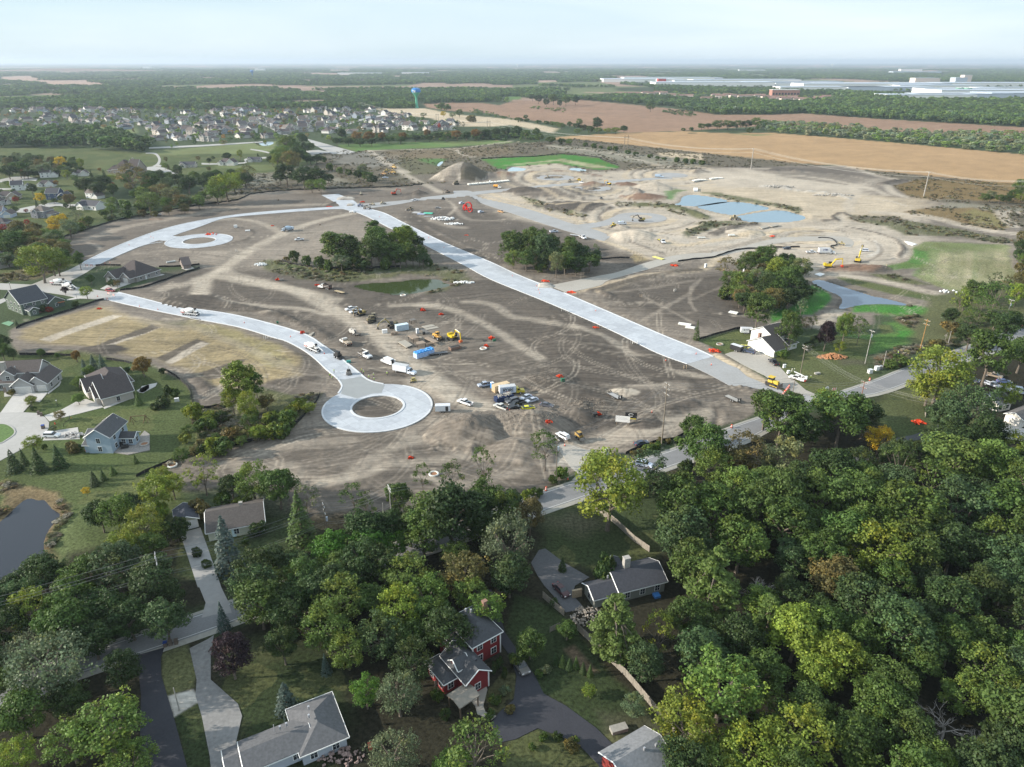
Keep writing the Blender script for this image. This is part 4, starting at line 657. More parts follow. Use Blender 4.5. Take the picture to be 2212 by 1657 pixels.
many('_','''1318 1048 172 1.2 l yg;1290 1010 70 1.6 l yg;1525 965 105 1.2 r gn;1500 925 60 1.3 r gn;1612 985 105 1.15 s ol;1600 1000 80 1.2 r ol;1540 1010 85 1.4 l lg;1690 900 120 1.1 r gn;1655 880 80 1.2 r gn;1735 930 85 1.1 r dk;1820 895 130 1.1 r gn;1790 875 80 1.1 r yg;1870 900 85 1.1 r dk;1717 880 70 1.1 r dk;
1692 985 105 1.1 l pg;1902 945 62 1.2 l ye;1405 1010 95 .9 s bg;1415 1035 70 .9 l bg;1470 1150 130 1.15 r bg;1545 1100 130 1.15 r gn;1640 1090 140 1.1 r gn;1500 1220 120 1.2 r gn;1600 1170 130 1.1 r gn;1700 1130 130 1.1 r gn;1770 1070 120 1.1 r lg;1850 1070 130 1.1 r gn;1870 1040 90 1.2 r lg;1945 1010 90 1.2 s gn;
2035 800 140 1.0 l yg;2010 830 90 1.0 l yg;2140 765 110 1.25 r gn;2095 875 130 1.1 i bg;2050 900 90 1.1 r bg;2178 850 50 1.3 l yg;2150 645 80 1.1 s gn;2120 665 60 1.2 s gn;2200 630 50 1.2 l yg;2075 650 40 1.6 s yg;2100 690 60 .9 s gn;2180 700 70 1.1 r dk;2210 760 80 1.1 r gn;
2060 990 140 1.0 r lg;2140 1000 120 1.0 r lg;2190 960 70 1.1 l yg;2010 1050 110 1.1 s gn;1960 1100 150 1.1 r gn;2070 1090 130 1.1 r bg;2160 1090 130 1.1 r gn;1900 1185 150 1.0 l yg;1830 1150 120 1.1 r gn;1975 1180 130 1.1 r gn;2060 1180 120 1.1 r dk;2180 1200 120 1.1 r bg;
1545 1245 115 1.7 w lg;1330 1340 108 1.65 w lg;1640 1255 95 1.2 d gn;1720 1365 140 1.05 r yg;1815 1420 130 1.05 r yg;1770 1460 110 1.05 r yg;1660 1330 75 1.8 w lg;1800 1250 120 1.05 r ol;1720 1210 95 1.1 r bg;1425 1370 75 1.7 s yg;1390 1430 90 1.1 r bg;1560 1480 190 1.0 l lg;1480 1560 150 1.05 l yg;1650 1450 110 1.1 r gn;
1730 1590 170 1.0 l yg;1620 1620 150 1.0 l yg;1560 1650 120 1.0 l lg;1870 1300 140 1.1 r bg;1950 1360 150 1.1 r bg;1985 1420 110 1.0 r gn;2060 1300 130 1.1 r dk;2130 1270 110 1.1 r dk;2130 1440 130 1.0 l lg;2190 1490 110 1.0 l lg;2080 1500 100 1.0 l lg;2200 1400 90 1.1 r gn;2050 1545 120 1.1 d gn;2120 1590 95 1.0 d gn;
1900 1520 130 1.1 r gn;1960 1580 120 1.1 r gn;1850 1600 140 1.0 r gn;2020 1640 120 1.0 r lg;2180 1620 130 1.1 r dk;2120 1370 100 1.1 r gn;1600 1380 110 1.2 r dk;1530 1360 90 1.1 r dk;1480 1330 90 1.2 r gn;1700 1280 90 1.1 r dk;1930 1250 100 1.1 r gn;1750 1530 110 1.1 r gn;
1098 1165 130 1.3 i gy;1100 1240 100 1.1 r bg;975 1110 150 1.1 r dk;915 1150 110 1.1 r gn;1040 1075 90 1.1 r gn;1145 1110 70 1.4 r ol;1045 1140 50 1.3 r yg;795 1175 100 1.05 r br;715 1185 95 1.1 r br;850 1175 70 1.1 r br;880 1240 120 .95 l lg;770 1240 90 1.1 r dk;1000 1235 120 1.0 l ol;1085 1245 50 1.1 r dk;
560 1300 120 1.1 r gn;620 1330 90 1.3 r dk;640 1220 80 1.2 r bg;690 1240 80 1.1 r gn;735 1290 120 1.1 l lg;700 1350 110 1.2 l lg;860 1310 110 1.2 l yg;820 1370 110 1.1 l bg;750 1400 90 1.2 l lg;890 1370 80 1.1 r gn;610 1390 75 1.4 r dk;790 1490 75 1.3 l br;860 1490 110 1.25 i gy;850 1620 130 1.0 i gy;
1025 1620 150 1.1 s lg;980 1650 90 1.0 l lg;498 1415 95 1.25 r pu;478 1325 38 2.0 f bs;615 1500 62 1.3 f bs;702 1430 30 1.9 f bs;485 1165 80 1.75 f bs;645 1105 80 1.6 f gn;660 1080 60 1.2 s pg;600 1050 85 1.2 r gn;545 1035 85 1.2 l lg;500 1050 60 1.1 r dk;438 1025 85 1.1 s yg;335 1060 85 1.2 l yg;
250 1105 85 1.3 l lg;215 1110 70 1.2 r dk;310 1130 90 1.2 l yg;280 1090 60 1.2 r bg;265 1180 80 1.2 l yg;330 1180 70 1.1 r gn;90 1240 110 .95 r dk;30 1270 80 1.0 r dk;60 1315 105 1.1 l yg;150 1290 110 1.1 r gn;250 1225 120 1.1 r bg;330 1250 110 1.2 r bg;230 1310 110 1.0 r dk;370 1290 70 1.1 r dk;
105 1430 190 .9 i gy;60 1400 110 1.0 i gy;262 1445 85 1.2 r dk;230 1570 170 .95 l lg;150 1600 120 1.0 l lg;45 1540 120 1.1 r gn;30 1630 90 1.0 l yg;150 1510 90 1.0 r dk;280 1640 110 1.0 l lg;10 1470 70 1.1 r gn;
765 1075 65 1.3 s gn;790 1100 50 1.3 s gn;860 1075 62 1.5 r gn;912 1030 45 1.7 s gn;975 1030 60 1.4 s gn;1045 1005 58 1.7 s gn;1178 970 62 1.5 s gn;1160 955 35 1.5 s gn;''')
many('_','''1138 1068 30 .8 b yg;1160 1062 30 .8 b gn;1215 1020 32 .9 b lg;1195 1035 24 .8 b gn;1145 1390 70 1.1 r gn;1120 1420 40 .9 b gn;1195 1300 22 .9 b bg;1272 1490 36 1.0 l yg;1370 1520 58 1.1 l gy;1215 1215 26 1.4 f dk;1200 1420 20 1.7 f dk;1215 1425 20 1.7 f gn;1230 1432 20 1.7 f dk;1245 1428 20 1.7 f gn;1260 1440 20 1.7 f dk;1275 1445 20 1.7 f gn;
1225 1360 50 1.0 r gn;1068 1440 18 1.8 b dk;1080 1430 18 1.8 b dk;1090 1450 18 1.6 b dk;1175 1590 22 .9 b gn;1205 1590 24 .9 b dk;1235 1610 34 .9 b ol;1150 1612 18 .9 b gn;1240 1600 24 .9 b lg;1090 1490 26 .7 b gy;1070 1510 30 .7 b gn;1100 1530 26 .7 b ol;1060 1540 26 .7 b gn;1180 1445 26 .7 b gy;1165 1455 22 .7 b gn;960 1540 26 1.2 b dk;945 1500 30 1.0 b gn;
1000 1580 30 .8 b dk;380 1140 60 1.0 b dk;430 1095 50 .9 b ol;480 1080 50 .8 b gn;525 1085 44 .8 b gn;400 1120 30 .8 b yg;560 1140 40 .8 b dk;640 1190 26 .9 b pg;425 1190 26 .8 b dk;445 1215 24 .8 b gn;530 1165 20 .8 b gn;350 1100 40 .9 b yg;1310 1225 60 1.2 b dk;1480 1010 50 .7 b dk''')
many('W','''130 240 42 1.3 f dk;245 200 26 1.6 f dk;400 225 46 1.3 f dk;630 190 42 1.35 f dk;1030 440 28 1.3 f dk;1130 405 22 1.3 f dk;1240 350 22 1.1 f gn;1490 225 17 1.4 f gn;950 590 20 1.2 l ye;360 60 44 1.0 l yg;780 90 22 .8 b dk;1900 520 60 1.1 l yg;1780 420 50 1.1 l yg''')
many('O','''1110 370 22 1.5 f bs;1230 320 26 1.4 f bs;1345 320 27 1.4 f bs;1180 440 27 1.1 r lg;1040 590 30 1.0 r lg;1000 235 19 1.5 l og;545 200 18 1.1 r gn;762 238 12 1.2 r gn;1885 370 44 1.1 r og;1825 780 23 1.6 f gn;410 835 27 .95 l yg;790 1025 26 1.0 l ol;160 215 26 1.2 r dk;20 170 32 1.4 r gn;-60 100 34 1.4 r gn;40 60 34 1.2 r dk;150 720 18 .7 b ol;700 1200 16 .8 b gy;960 1440 30 .9 b ol;1040 1460 22 .8 b gn;440 940 14 .7 b dk;590 1450 14 1 b gn''')
many('P','''255 1340 16 2.1 b dk;345 1350 22 1.0 b gn;200 1480 34 .8 b dk;150 1500 28 .6 b dk;60 1560 20 .8 b dk''')
many('_','''513 820 70 1.7 p yg;500 860 50 1.4 l yg;551 825 38 2.2 p lg;535 870 50 1.5 l yg;350 800 16 .8 b dk;215 810 20 1 b dk''')
many('G','''870 105 28 1.5 r gn;865 60 18 1.0 l rd;1000 320 20 1.1 r gn;715 440 18 1.1 r pu;950 455 30 1.1 l yg;1290 370 17 1.1 r ol;1240 310 20 .8 b dk;1240 360 20 .8 b dk;480 640 18 .8 b dk;540 650 16 .7 b rd;840 590 16 .8 b gn;430 440 6 1.2 f dk;430 110 96 .95 l yg;330 60 50 1.1 l lg;620 120 60 1.0 l yg;560 100 60 1.1 l lg;100 280 16 .7 b ol;180 800 10 1.2 f dk;840 1160 18 1.6 l og;450 1140 17 1 r gn;630 1165 12 1.1 r gn;1390 1320 16 .8 b dk;340 1640 24 .7 l ol;860 1640 30 .9 r lg''')
many('A','''100 1010 60 .9 r gn;40 1100 50 .9 r gn;250 960 50 .9 l gn;360 950 50 .9 l ol;190 910 22 1.4 l yg;620 800 42 1.1 l ye;690 760 24 1.3 l ye;590 870 28 1.1 l ye;760 850 46 1.0 l gy;820 760 40 .8 s gy;560 980 40 1.0 l gy;1640 560 56 1.0 l lg;1580 480 36 1.1 l lg;1760 450 46 1.0 l ol;1880 480 46 .9 l pg;2000 560 46 .8 l ol;1000 380 44 .9 r dk;930 380 40 .9 r dk;1080 420 40 .9 r dk;1130 350 40 .9 r dk;1240 430 26 1.2 r gn;1235 390 16 1.1 l rd;1220 650 30 1.1 l lg;1150 700 20 .9 b gn;1300 610 20 1.3 f dk;440 520 24 1.0 l ye;350 430 24 1.1 r dk;760 540 26 1.1 r ol;750 560 18 1.2 l lg;400 580 12 1.6 f dk;150 650 14 1.5 f dk;290 670 10 1 l rd;260 270 17 1.1 r ol;250 240 11 1.1 l rd;120 380 20 .8 l yg;70 360 14 .8 l gn;1010 280 18 1.4 f dk;1150 270 20 1.2 f dk;1100 215 10 1 l og;730 260 22 1 l yg;820 310 16 1.1 l lg;670 130 27 1.1 l ye;700 200 18 1 l yg;890 140 17 1.7 l yg;1830 100 9 1.5 l ol;1820 170 16 1.0 l lg;1860 180 10 1.2 f ol;1945 190 11 1.0 r dk;2190 90 12 1.1 l ol;1230 310 24 .9 l yg;210 200 40 .9 r gn;90 230 40 .8 r dk;300 250 30 .8 r dk;500 200 40 .8 l gy;430 270 10 1 l ol;300 800 14 1.3 l rd;240 840 15 1.2 r pu;40 860 20 1.1 l rd;1700 700 18 .7 b ol;860 690 30 .8 s gy;1560 690 20 .7 b ol;1450 300 70 .9 s ol;1560 310 50 .9 s ol;1670 330 44 .9 r gn;1750 300 40 1 r dk;1850 370 34 1 r pg;1960 330 40 .9 r dk;2080 370 44 .9 r dk''')
many('B','''280 380 60 .95 l yg;370 340 40 1 l yg;180 440 46 1 l lg;60 350 34 1.1 r dk;120 320 30 1.1 r dk;500 330 34 .8 r dk;530 270 30 1.2 s ol;440 240 20 1 l yg;100 210 10 1 r ol;950 260 44 1.05 r dk;880 290 26 1.1 r dk;1140 290 44 1 r dk;1300 300 40 1.1 r dk;1230 380 30 .9 l lg;1330 380 26 1.2 l lg;1420 310 22 .9 r dk;1800 210 24 1.0 l gy;1760 270 22 .9 r dk;1850 290 24 .9 r gn;1900 330 24 .9 r dk;1430 180 20 .8 b lg;1540 220 18 .8 b lg;1640 240 16 .8 b gn;900 60 34 1.1 l lg;850 100 26 1 l yg;1000 100 40 1 l ol;1080 60 30 1 r dk;1180 90 22 .8 r gn;1290 95 22 .8 r dk;1360 100 16 .8 b gn;800 110 24 .8 r dk;440 40 12 1.8 l yg;300 70 18 .9 r dk;640 50 7 1 f dk;100 115 10 1.2 r dk;145 90 8 1 r gn;
1500 1050 54 1.35 p lg;1640 1060 44 1.4 p gn;1450 1000 34 1.4 p lg;1900 890 32 1.6 p gn;1960 1000 50 1.3 r gn;1880 1110 50 1.2 r gn;2040 1120 44 1.2 r gn;2190 980 42 1.5 p yg;2150 1150 36 1.2 r gn;1720 1100 24 1.2 l lg;1040 1170 26 1.1 b gn;1170 1215 24 1 b gn;1310 1230 28 1 b gn;1420 1260 26 .9 b gn;1700 1220 40 .8 b gn;1800 1260 36 .8 b dk;1560 1230 40 .9 l gy;960 1200 14 .8 b ol;1610 1270 30 .7 b gn;2060 1230 34 .9 b gn''')
many('C','''60 940 36 1.5 p yg;60 1120 40 1.3 l gn;210 1140 34 1.3 l gn;250 1180 30 1.2 l bg;210 1020 14 1.4 s gn;0 1180 36 1.1 r gn;310 1240 20 .9 b gn;1260 1050 46 1.3 r gn;1200 980 30 1.2 r gn;1400 1060 46 1.3 r gn;1500 980 44 1.2 r gn;1600 1080 50 1.3 r bg;1480 1180 36 1.1 s gn;1250 1190 34 1.1 l lg;1730 1230 30 1.9 l pg;1720 1140 26 1.3 l lg;1880 1120 52 1.1 r gn;2000 1150 44 1.1 r bg;1830 1230 44 1.0 r gn;2100 1230 44 .8 r gn;2160 1120 16 1.8 s gn;1950 1270 44 .8 r dk;1560 1290 30 .8 b gn;1680 1030 40 1 r gn;1130 1150 20 1.2 s gn;1070 1120 10 3 d gn''')
many('L','''590 80 42 1.2 l gn;690 60 28 1.3 s gn;900 150 30 1.1 r dk;330 180 42 1.2 l gn;420 120 30 1.2 l gn;760 280 44 1.2 r yg;260 450 46 1.1 l lg;480 420 44 1.1 l gy;850 450 52 1.2 l gn;1000 380 44 1.2 r gn;1140 260 42 1.2 l pg;40 280 44 1.1 s ol;100 430 40 1.1 l gn;620 520 44 1.2 r dk;760 560 44 1.1 r gn;1080 560 44 1.1 r dk;950 700 44 1.0 r dk;700 700 50 .9 l ol;850 740 36 .8 b gy;230 620 40 .9 l lg;60 620 40 .8 b gn;380 700 36 .8 b gn;560 660 36 .9 r dk;1180 640 36 1 r dk;
500 880 58 1.3 r gn;500 760 36 1.3 r gn;960 1120 48 1.6 l gn;980 1010 36 1.2 l gn;950 1400 20 2.0 s gn;1130 860 24 1.5 s gy;1100 1090 26 1.1 s ol;1220 1080 24 1.0 s ol;1300 1060 20 1.3 s pg;1500 1260 36 1.5 r pu;1530 1150 24 1.4 r pu;1790 1090 38 1.5 l lg;1780 1050 28 1.3 l yg;1990 1180 32 1.6 s gn;1700 1420 24 1.2 l yg;620 1180 18 .7 b rd;860 1530 30 .7 b gn;1340 1320 26 .8 b dk;1250 1400 26 .7 b dk''')
many('J','''1355 600 20 2.4 f gn''')
many('M','''1100 620 30 .9 l gy;1250 770 20 .9 b yg;1150 760 40 .7 b ol;950 1000 34 .6 b ol;400 1240 40 .6 b gn;250 1300 30 .6 b gn;1650 620 40 .8 s gn;1800 650 50 .8 r dk;2000 660 40 .8 r dk;1400 620 26 1.5 s yg;1080 860 10 2.4 d gn''')
many('F','''2190 950 24 1.3 l ol;2180 1060 30 1.2 r dk;2150 1150 24 1.2 r dk;2209 1200 30 1.2 l lg;2180 1300 26 1.0 b ol;2190 400 40 1.0 r gn;2120 490 30 .9 r gn;1850 500 26 1 l gy;1780 520 24 .9 l gn;1950 530 24 .9 l gn;2030 540 26 .8 r dk;2200 520 30 .8 l yg;1700 1560 20 .7 b gn;1850 1560 34 .9 r dk;2140 1530 30 1 l yg''')
many('2','''620 500 8 1.3 f dk;260 790 50 .9 l lg;330 830 34 .9 l gn;230 860 34 .8 l lg;400 770 26 1.1 r dk;430 840 28 .9 r dk;190 900 40 .8 l gn;300 940 30 .8 l gy;470 950 24 .7 r dk;390 890 30 .8 r gn;480 830 20 .8 r gn;80 800 8 1.8 l yg;870 740 28 .8 r og;980 750 30 .9 r og;1090 740 18 1 r og;1270 740 18 1 r og;1480 720 17 1.2 r og;740 720 22 1.1 r dk;700 790 22 .8 r dk;800 790 24 .7 r dk;900 800 24 .7 r dk;1000 790 24 .7 r dk;1150 775 26 .6 r gn;1250 775 26 .6 r gn;1380 760 26 .6 r dk;1500 755 22 .8 r dk;1580 740 22 .8 r dk;1650 750 24 .8 r gn;1740 730 28 .8 r og;1820 740 26 .8 r dk;1900 720 28 .8 r og;1990 720 26 .8 r dk;2080 710 26 .8 r dk;2160 700 26 .8 r dk;2020 740 24 .6 r dk;1750 640 14 1.2 s dk;1795 645 10 1.3 s dk;1450 560 16 .8 l pg;1620 550 14 .9 l ye;1760 540 18 1 l gn;1700 560 16 .8 l pg;1600 490 20 .8 r gn;1650 500 20 .7 r gn;1860 590 30 .5 b ol;1360 600 12 1.1 l lg;2070 750 20 .7 r gn''')
many('3','''40 700 30 .8 r dk;120 720 24 .9 l gn;210 710 20 1 r gn;240 750 20 1 l gn;340 775 24 .7 r gn;430 785 18 .7 b gn;495 790 17 .9 l lg;500 640 14 1 r gn;585 620 16 1.1 l lg;740 620 24 .9 r dk;740 650 22 .8 r dk;560 655 20 .8 r dk;620 665 20 .6 b ol;680 680 20 .7 b gn;750 690 22 .6 l lg;830 695 22 .6 l yg;900 690 22 .7 l yg;970 680 20 .8 r dk;430 650 20 .7 l lg;390 640 20 .6 r lg;120 580 12 .9 r gn;60 600 20 .5 b gn;130 605 14 .5 b gn;230 620 14 .5 b gn;300 625 14 .5 b gn;350 630 14 .5 b gn;570 700 18 .7 l lg;710 825 16 .7 b gn;770 840 10 .7 b gn;850 850 12 .7 b gn;895 850 14 .8 b gn;640 815 14 .6 b gn;1000 880 14 .6 b gn;1070 895 14 .6 b gn;1200 915 14 .6 b gn;1260 930 12 .6 b gn;1320 940 12 .6 b gn;1430 945 16 .7 b gn;1500 955 16 .7 b gn;1570 960 16 .7 b gn;1640 970 16 .6 b gn;
300 450 16 1.1 r dk;415 460 13 1.3 r dk;230 420 20 1 r dk;360 420 24 1 r gn;470 430 24 1 r gn;550 430 20 1 r dk;180 410 18 .8 r dk;1200 490 24 .8 l gn;1640 660 20 .8 r gn;1700 655 18 .7 r dk;1780 640 30 .7 l gn;1870 640 30 .7 l gn;1950 640 30 .7 l gn;2030 640 26 .8 r dk;2110 620 26 .9 l lg;2180 630 20 .9 l lg;1480 685 10 .6 b gn;1550 680 12 .6 b gn;2060 690 16 .7 b gn;2125 670 8 1.6 r gn''')
def fill(spec,n,wr,asp,kinds,cols,sep=.6,tries=30):
 P=np.array(px(spec));lo,hi=P.min(0),P.max(0);got=0
 for _ in range(n*tries):
  if got>=n:break
  q=(R.uniform(lo[0],hi[0]),R.uniform(lo[1],hi[1]))
  if not inside(np.array([q[0]]),np.array([q[1]]),P)[0]:continue
  g=G(q[0],q[1],5);w=R.uniform(*wr)
  if any((g.x-a)**2+(g.y-b)**2<(sep*(w+c)/2)**2 for a,b,c in PL):continue
  p=G(q[0],q[1],w*asp*.5);tree_at(p.x,p.y,w,w*asp*R.uniform(.85,1.2),K_[R.choice(kinds)],R.choice(cols.split()),q[0],q[1]);got+=1
fill('_ 1430 1120 1560 1050 1750 1020 1900 1000 2040 940 2260 960 2260 1700 1450 1700 1430 1560 1520 1440 1440 1300',60,(8,14),1.15,'rrrl','gn gn dk dk bg gn lg',.62)
fill('_ -30 1290 110 1260 300 1220 400 1310 380 1340 100 1420 -30 1480',9,(8,12),1.1,'rr','gn dk bg',.6)
fill('_ 640 1230 900 1180 1080 1200 1090 1320 920 1400 900 1440 680 1420 620 1300',10,(7,11),1.2,'rl','gn dk bg lg',.6)
fill('H 880 1330 1300 1330 1200 1500 1060 1640 X 1290 20 600 160 300 250 P 640 1640 1200 1560',40,(3.5,6.5),.9,'bbl','gn gn ol yg dk lg',.55)
fill('_ 860 1160 1000 1090 1060 1130 1000 1190',3,(8,10),1.1,'r','dk gn',.6)
fill('_ 0 500 60 490 140 540 150 600 90 600 0 560',8,(6,11),.9,'rl','gn lg ol gy',.6)
fill('A 820 900 1000 800 1300 730 1500 690 1700 620 1700 540 1400 600 1300 640 1100 720 850 800',16,(6,10),.7,'lb','ol gn gy lg',.5)
fill('T 650 1140 1100 980 1450 890 1480 930 1200 1020 750 1180',12,(2.2,3.6),.6,'b','gn lg ol',.6)
fill('_ 2020 660 2211 560 2211 720 2060 740',10,(7,12),1.0,'rs','gn dk ol',.6)
fill('A 0 60 500 60 760 100 780 200 560 220 400 210 200 260 0 300',16,(7,12),.8,'rl','gn gy dk ol',.6)
fill('_ 500 1290 560 1215 900 1120 1130 1075 1110 1130 900 1215 640 1310',18,(8,12),1.1,'rrl','gn dk gn bg lg',.42)
fill('B 1400 1180 1480 1000 1750 1100 1850 860 1960 800 2209 900 2209 1220 1500 1270',10,(7,11),1.1,'rl','gn dk lg',.42)
fill('C 0 930 150 900 320 1180 300 1250 0 1250',6,(7,10),1.1,'r','gn dk',.42)
fill('C 1150 1060 1500 950 1950 1040 2180 1160 2180 1270 1500 1300 1160 1180',16,(7,11),1.1,'rrl','gn dk bg lg',.42)
fill('L 0 330 500 80 900 140 1230 300 1180 760 300 760 0 640',18,(7,11),1.1,'rl','gn dk lg ol',.42)
fill('A 830 330 1100 300 1300 260 1550 270 1800 250 2209 230 2209 620 1750 690 1500 560 1450 420 1200 620 1130 520 850 470',34,(8,13),.95,'rrl','gn dk ol gn lg',.5)
fill('B 0 300 350 260 560 300 620 380 380 480 0 580',12,(8,12),.9,'rl','gn dk yg lg',.5)
fill('1 0 935 700 940 740 1080 500 1080 0 1080',45,(6,11),.8,'rlb','gn gy dk ol gn',.5)
fill('A 0 860 200 870 520 930 720 1010 730 1200 400 1180 0 1120',26,(8,13),.9,'rl','gn lg ol dk',.5)
fill('A 0 300 700 380 850 480 900 660 500 640 0 700',16,(4,7),1.0,'rl','gn dk lg rd og',.9)
# ---------------- woods too many to count: points that carry crowns
def lod(src,name,mt):
 me=src.copy();me.name=name;me.materials.clear();me.materials.append(mt);return me
FARC=[]
for s in range(4):
 rs=rsd(300+s);me,_=lobes_crown('far_crown',rs,nl=16,per=26,lr=(.16,.26),fill=.72,leaf=1.7,zc=.52,sh=(.5,.46),mt=M_LEAFI,hollow=.55);FARC.append(me)
INST=dict(x=[],y=[],z=[],s=[],r=[],c=[],i=[]);PROTO=list(FARC);PIDX={}
def inst(x,y,z,sc,r,col,mesh,name=None):
 if mesh.name not in PIDX:
  if mesh in FARC:PIDX[mesh.name]=FARC.index(mesh)
  else:PROTO.append(mesh if mesh.materials[0]in(M_BARK,M_DEAD)else lod(mesh,'x',M_LEAFI));PIDX[mesh.name]=len(PROTO)-1
 for k,v_ in zip('xyzsrci',(x,y,z,sc,r,col,PIDX[mesh.name])):INST[k].append(v_)
def catat(x,y):
 j=np.clip(np.searchsorted(ys,y),1,NROW-1);i=np.clip(np.searchsorted(sx,x/dep[j]),1,NCOL-1);return CAT[j*NCOL+i]
def scatter(name,label,group=None):
 n=len(INST['x']);me=NM(name);me.vertices.add(n);me.vertices.foreach_set('co',np.stack([INST['x'],INST['y'],INST['z']],1).astype(np.float32).ravel())
 for nm,ty,key,arr in(('scl','FLOAT_VECTOR','vector',np.array(INST['s'])),('rz','FLOAT','value',np.array(INST['r'])),('idx','INT','value',np.array(INST['i'])),('tcol','FLOAT_COLOR','color',np.array(INST['c']))):
  a=me.attributes.new(nm,ty,'POINT');a.data.foreach_set(key,arr.astype(np.int32 if ty=='INT'else np.float32).ravel())
 o=NO(name,me);LK(o);tag(o,label,'trees',kind='stuff')
 col=bpy.data.collections.new(name+'_sources')
 for k,m in enumerate(PROTO):col.objects.link(NO('source_%03d'%k,m))
 g=bpy.data.node_groups.new(name,'GeometryNodeTree');g.interface.new_socket('Geometry',in_out='INPUT',socket_type='NodeSocketGeometry');g.interface.new_socket('Geometry',in_out='OUTPUT',socket_type='NodeSocketGeometry')
 A=g.nodes.new;gi=A('NodeGroupInput');go=A('NodeGroupOutput');ci=A('GeometryNodeCollectionInfo');ci.inputs[0].default_value=col;ci.inputs[1].default_value=True;ci.inputs[2].default_value=True
 ip=A('GeometryNodeInstanceOnPoints');ip.inputs['Pick Instance'].default_value=True
 def attr(nm,ty):q=A('GeometryNodeInputNamedAttribute');q.data_type=ty;q.inputs[0].default_value=nm;return q.outputs[0]
 cb=A('ShaderNodeCombineXYZ');g.links.new(attr('rz','FLOAT'),cb.inputs[2])
 g.links.new(gi.outputs[0],ip.inputs['Points']);g.links.new(ci.outputs[0],ip.inputs['Instance']);g.links.new(attr('idx','INT'),ip.inputs['Instance Index']);g.links.new(cb.outputs[0],ip.inputs['Rotation']);g.links.new(attr('scl','FLOAT_VECTOR'),ip.inputs['Scale']);g.links.new(ip.outputs[0],go.inputs[0])
 md=o.modifiers.new('instances','NODES');md.node_group=g
 for k in INST:INST[k]=[]
 return o
def opn(x,y):j=min(max(np.searchsorted(ys,y),1),NROW-1);return OPEN[j*NCOL+min(max(np.searchsorted(sx,x/dep[j]),1),NCOL-1)]
def arr_poly(spec):return np.array([(p[0],p[1])for p in px(spec)])
def wood(spec,cols,wr=(8,13),asp=1.15,dens=1.0,skip=(),d0=14.0,cats=(CF,LW),minpx=6.0,lo_px=150):
 P=arr_poly(spec);y1,y0=P[:,1].max(),max(P[:,1].min(),lo_px);Yw=G(0,y1).y;Yend=G(0,y0).y;cl=cols.split();SK=[arr_poly(q)for q in skip]
 while Yw<Yend:
  dY=max(d0,.0085*Yw)/dens;n=0;d=Yw*cos(PT)+CAMH*sin(PT);wm=max((wr[0]+wr[1])/2,minpx*d/FOC);stp=wm*FOC/d/math.sqrt(dens)*.8
  ypx=PIX(Vector((0,Yw,0)))[1];xs=np.arange(P[:,0].min(),P[:,0].max(),stp);xs=xs+NR.uniform(-.9,.9,len(xs))*stp;yy=ypx+NR.uniform(-.5,.5,len(xs))*.3
  ok=inside(xs,yy,P)
  for q in SK:ok&=~inside(xs,yy,q)
  xs=xs[ok];wx=(xs-1106)/FOC*d;wy=Yw+NR.uniform(-1.1,1.1,len(xs))*dY;c=catat(wx,wy);patch=fbm(wx/130,wy/130,5,2)
  for a,b,cc,pn in zip(wx,wy,c,patch):
   if cc in cats or opn(a,b)or R.random()<.05:continue
   w=R.uniform(.6,1.7)*wm;h=max(R.uniform(*wr)*asp*(1+.5*(pn-.5)),4);k=cl[min(len(cl)-1,int(max(0,min(.999,pn*.6+R.random()*.55-.08))*len(cl)))]
   inst(a,b,-.3,(w/11,w/11,h/14),R.uniform(0,6.28),tuple(q*m for q,m in zip(shade(k,.28),((1.5,1.45,1.75,1)if Yw>1000 else(1.2,)*4))),FARC[R.randrange(4)])  # distant crowns carry pale blue haze in their leaf colour
  Yw+=dY
SUB='1 -50 480 250 480 700 520 1000 500 1400 500 1700 490 2212 510 2 250 520 560 500 800 510 900 520 1000 540 1350 560 1400 600 1780 660 1760 700 1400 690 1280 720 650 760 420 770 60 770 0 800 1 1700 800 1290 830 1280 700 700 700 0 760'
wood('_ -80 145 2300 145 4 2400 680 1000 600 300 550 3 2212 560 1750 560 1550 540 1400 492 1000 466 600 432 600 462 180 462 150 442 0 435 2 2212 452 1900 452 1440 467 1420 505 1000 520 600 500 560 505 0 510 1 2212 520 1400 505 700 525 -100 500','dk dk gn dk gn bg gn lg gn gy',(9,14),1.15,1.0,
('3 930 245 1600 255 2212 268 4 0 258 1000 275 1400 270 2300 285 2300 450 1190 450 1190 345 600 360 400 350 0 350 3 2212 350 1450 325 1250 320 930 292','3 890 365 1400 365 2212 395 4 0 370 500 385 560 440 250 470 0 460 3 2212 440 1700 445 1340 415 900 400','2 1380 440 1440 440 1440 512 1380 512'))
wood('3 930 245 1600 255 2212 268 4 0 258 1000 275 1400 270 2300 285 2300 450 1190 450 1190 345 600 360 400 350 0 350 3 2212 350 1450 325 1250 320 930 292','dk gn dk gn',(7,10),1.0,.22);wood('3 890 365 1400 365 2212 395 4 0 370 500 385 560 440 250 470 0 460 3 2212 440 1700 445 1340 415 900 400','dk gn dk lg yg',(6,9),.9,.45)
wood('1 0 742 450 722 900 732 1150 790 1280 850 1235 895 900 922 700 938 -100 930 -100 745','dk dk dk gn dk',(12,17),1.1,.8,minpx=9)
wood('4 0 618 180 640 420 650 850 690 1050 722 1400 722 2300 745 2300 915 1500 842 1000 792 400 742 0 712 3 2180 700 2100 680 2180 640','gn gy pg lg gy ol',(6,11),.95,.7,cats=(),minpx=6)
wood('3 1290 530 1500 520 1600 555 1570 580 1400 560 1290 545','dk gn',(5,7),.6,.5,cats=());wood('3 180 490 470 520 470 540 160 505','gn lg',(5,7),.6,.5,cats=());wood('2 620 440 980 440 970 500 620 500','gn lg',(8,11),1.0,.8,cats=())
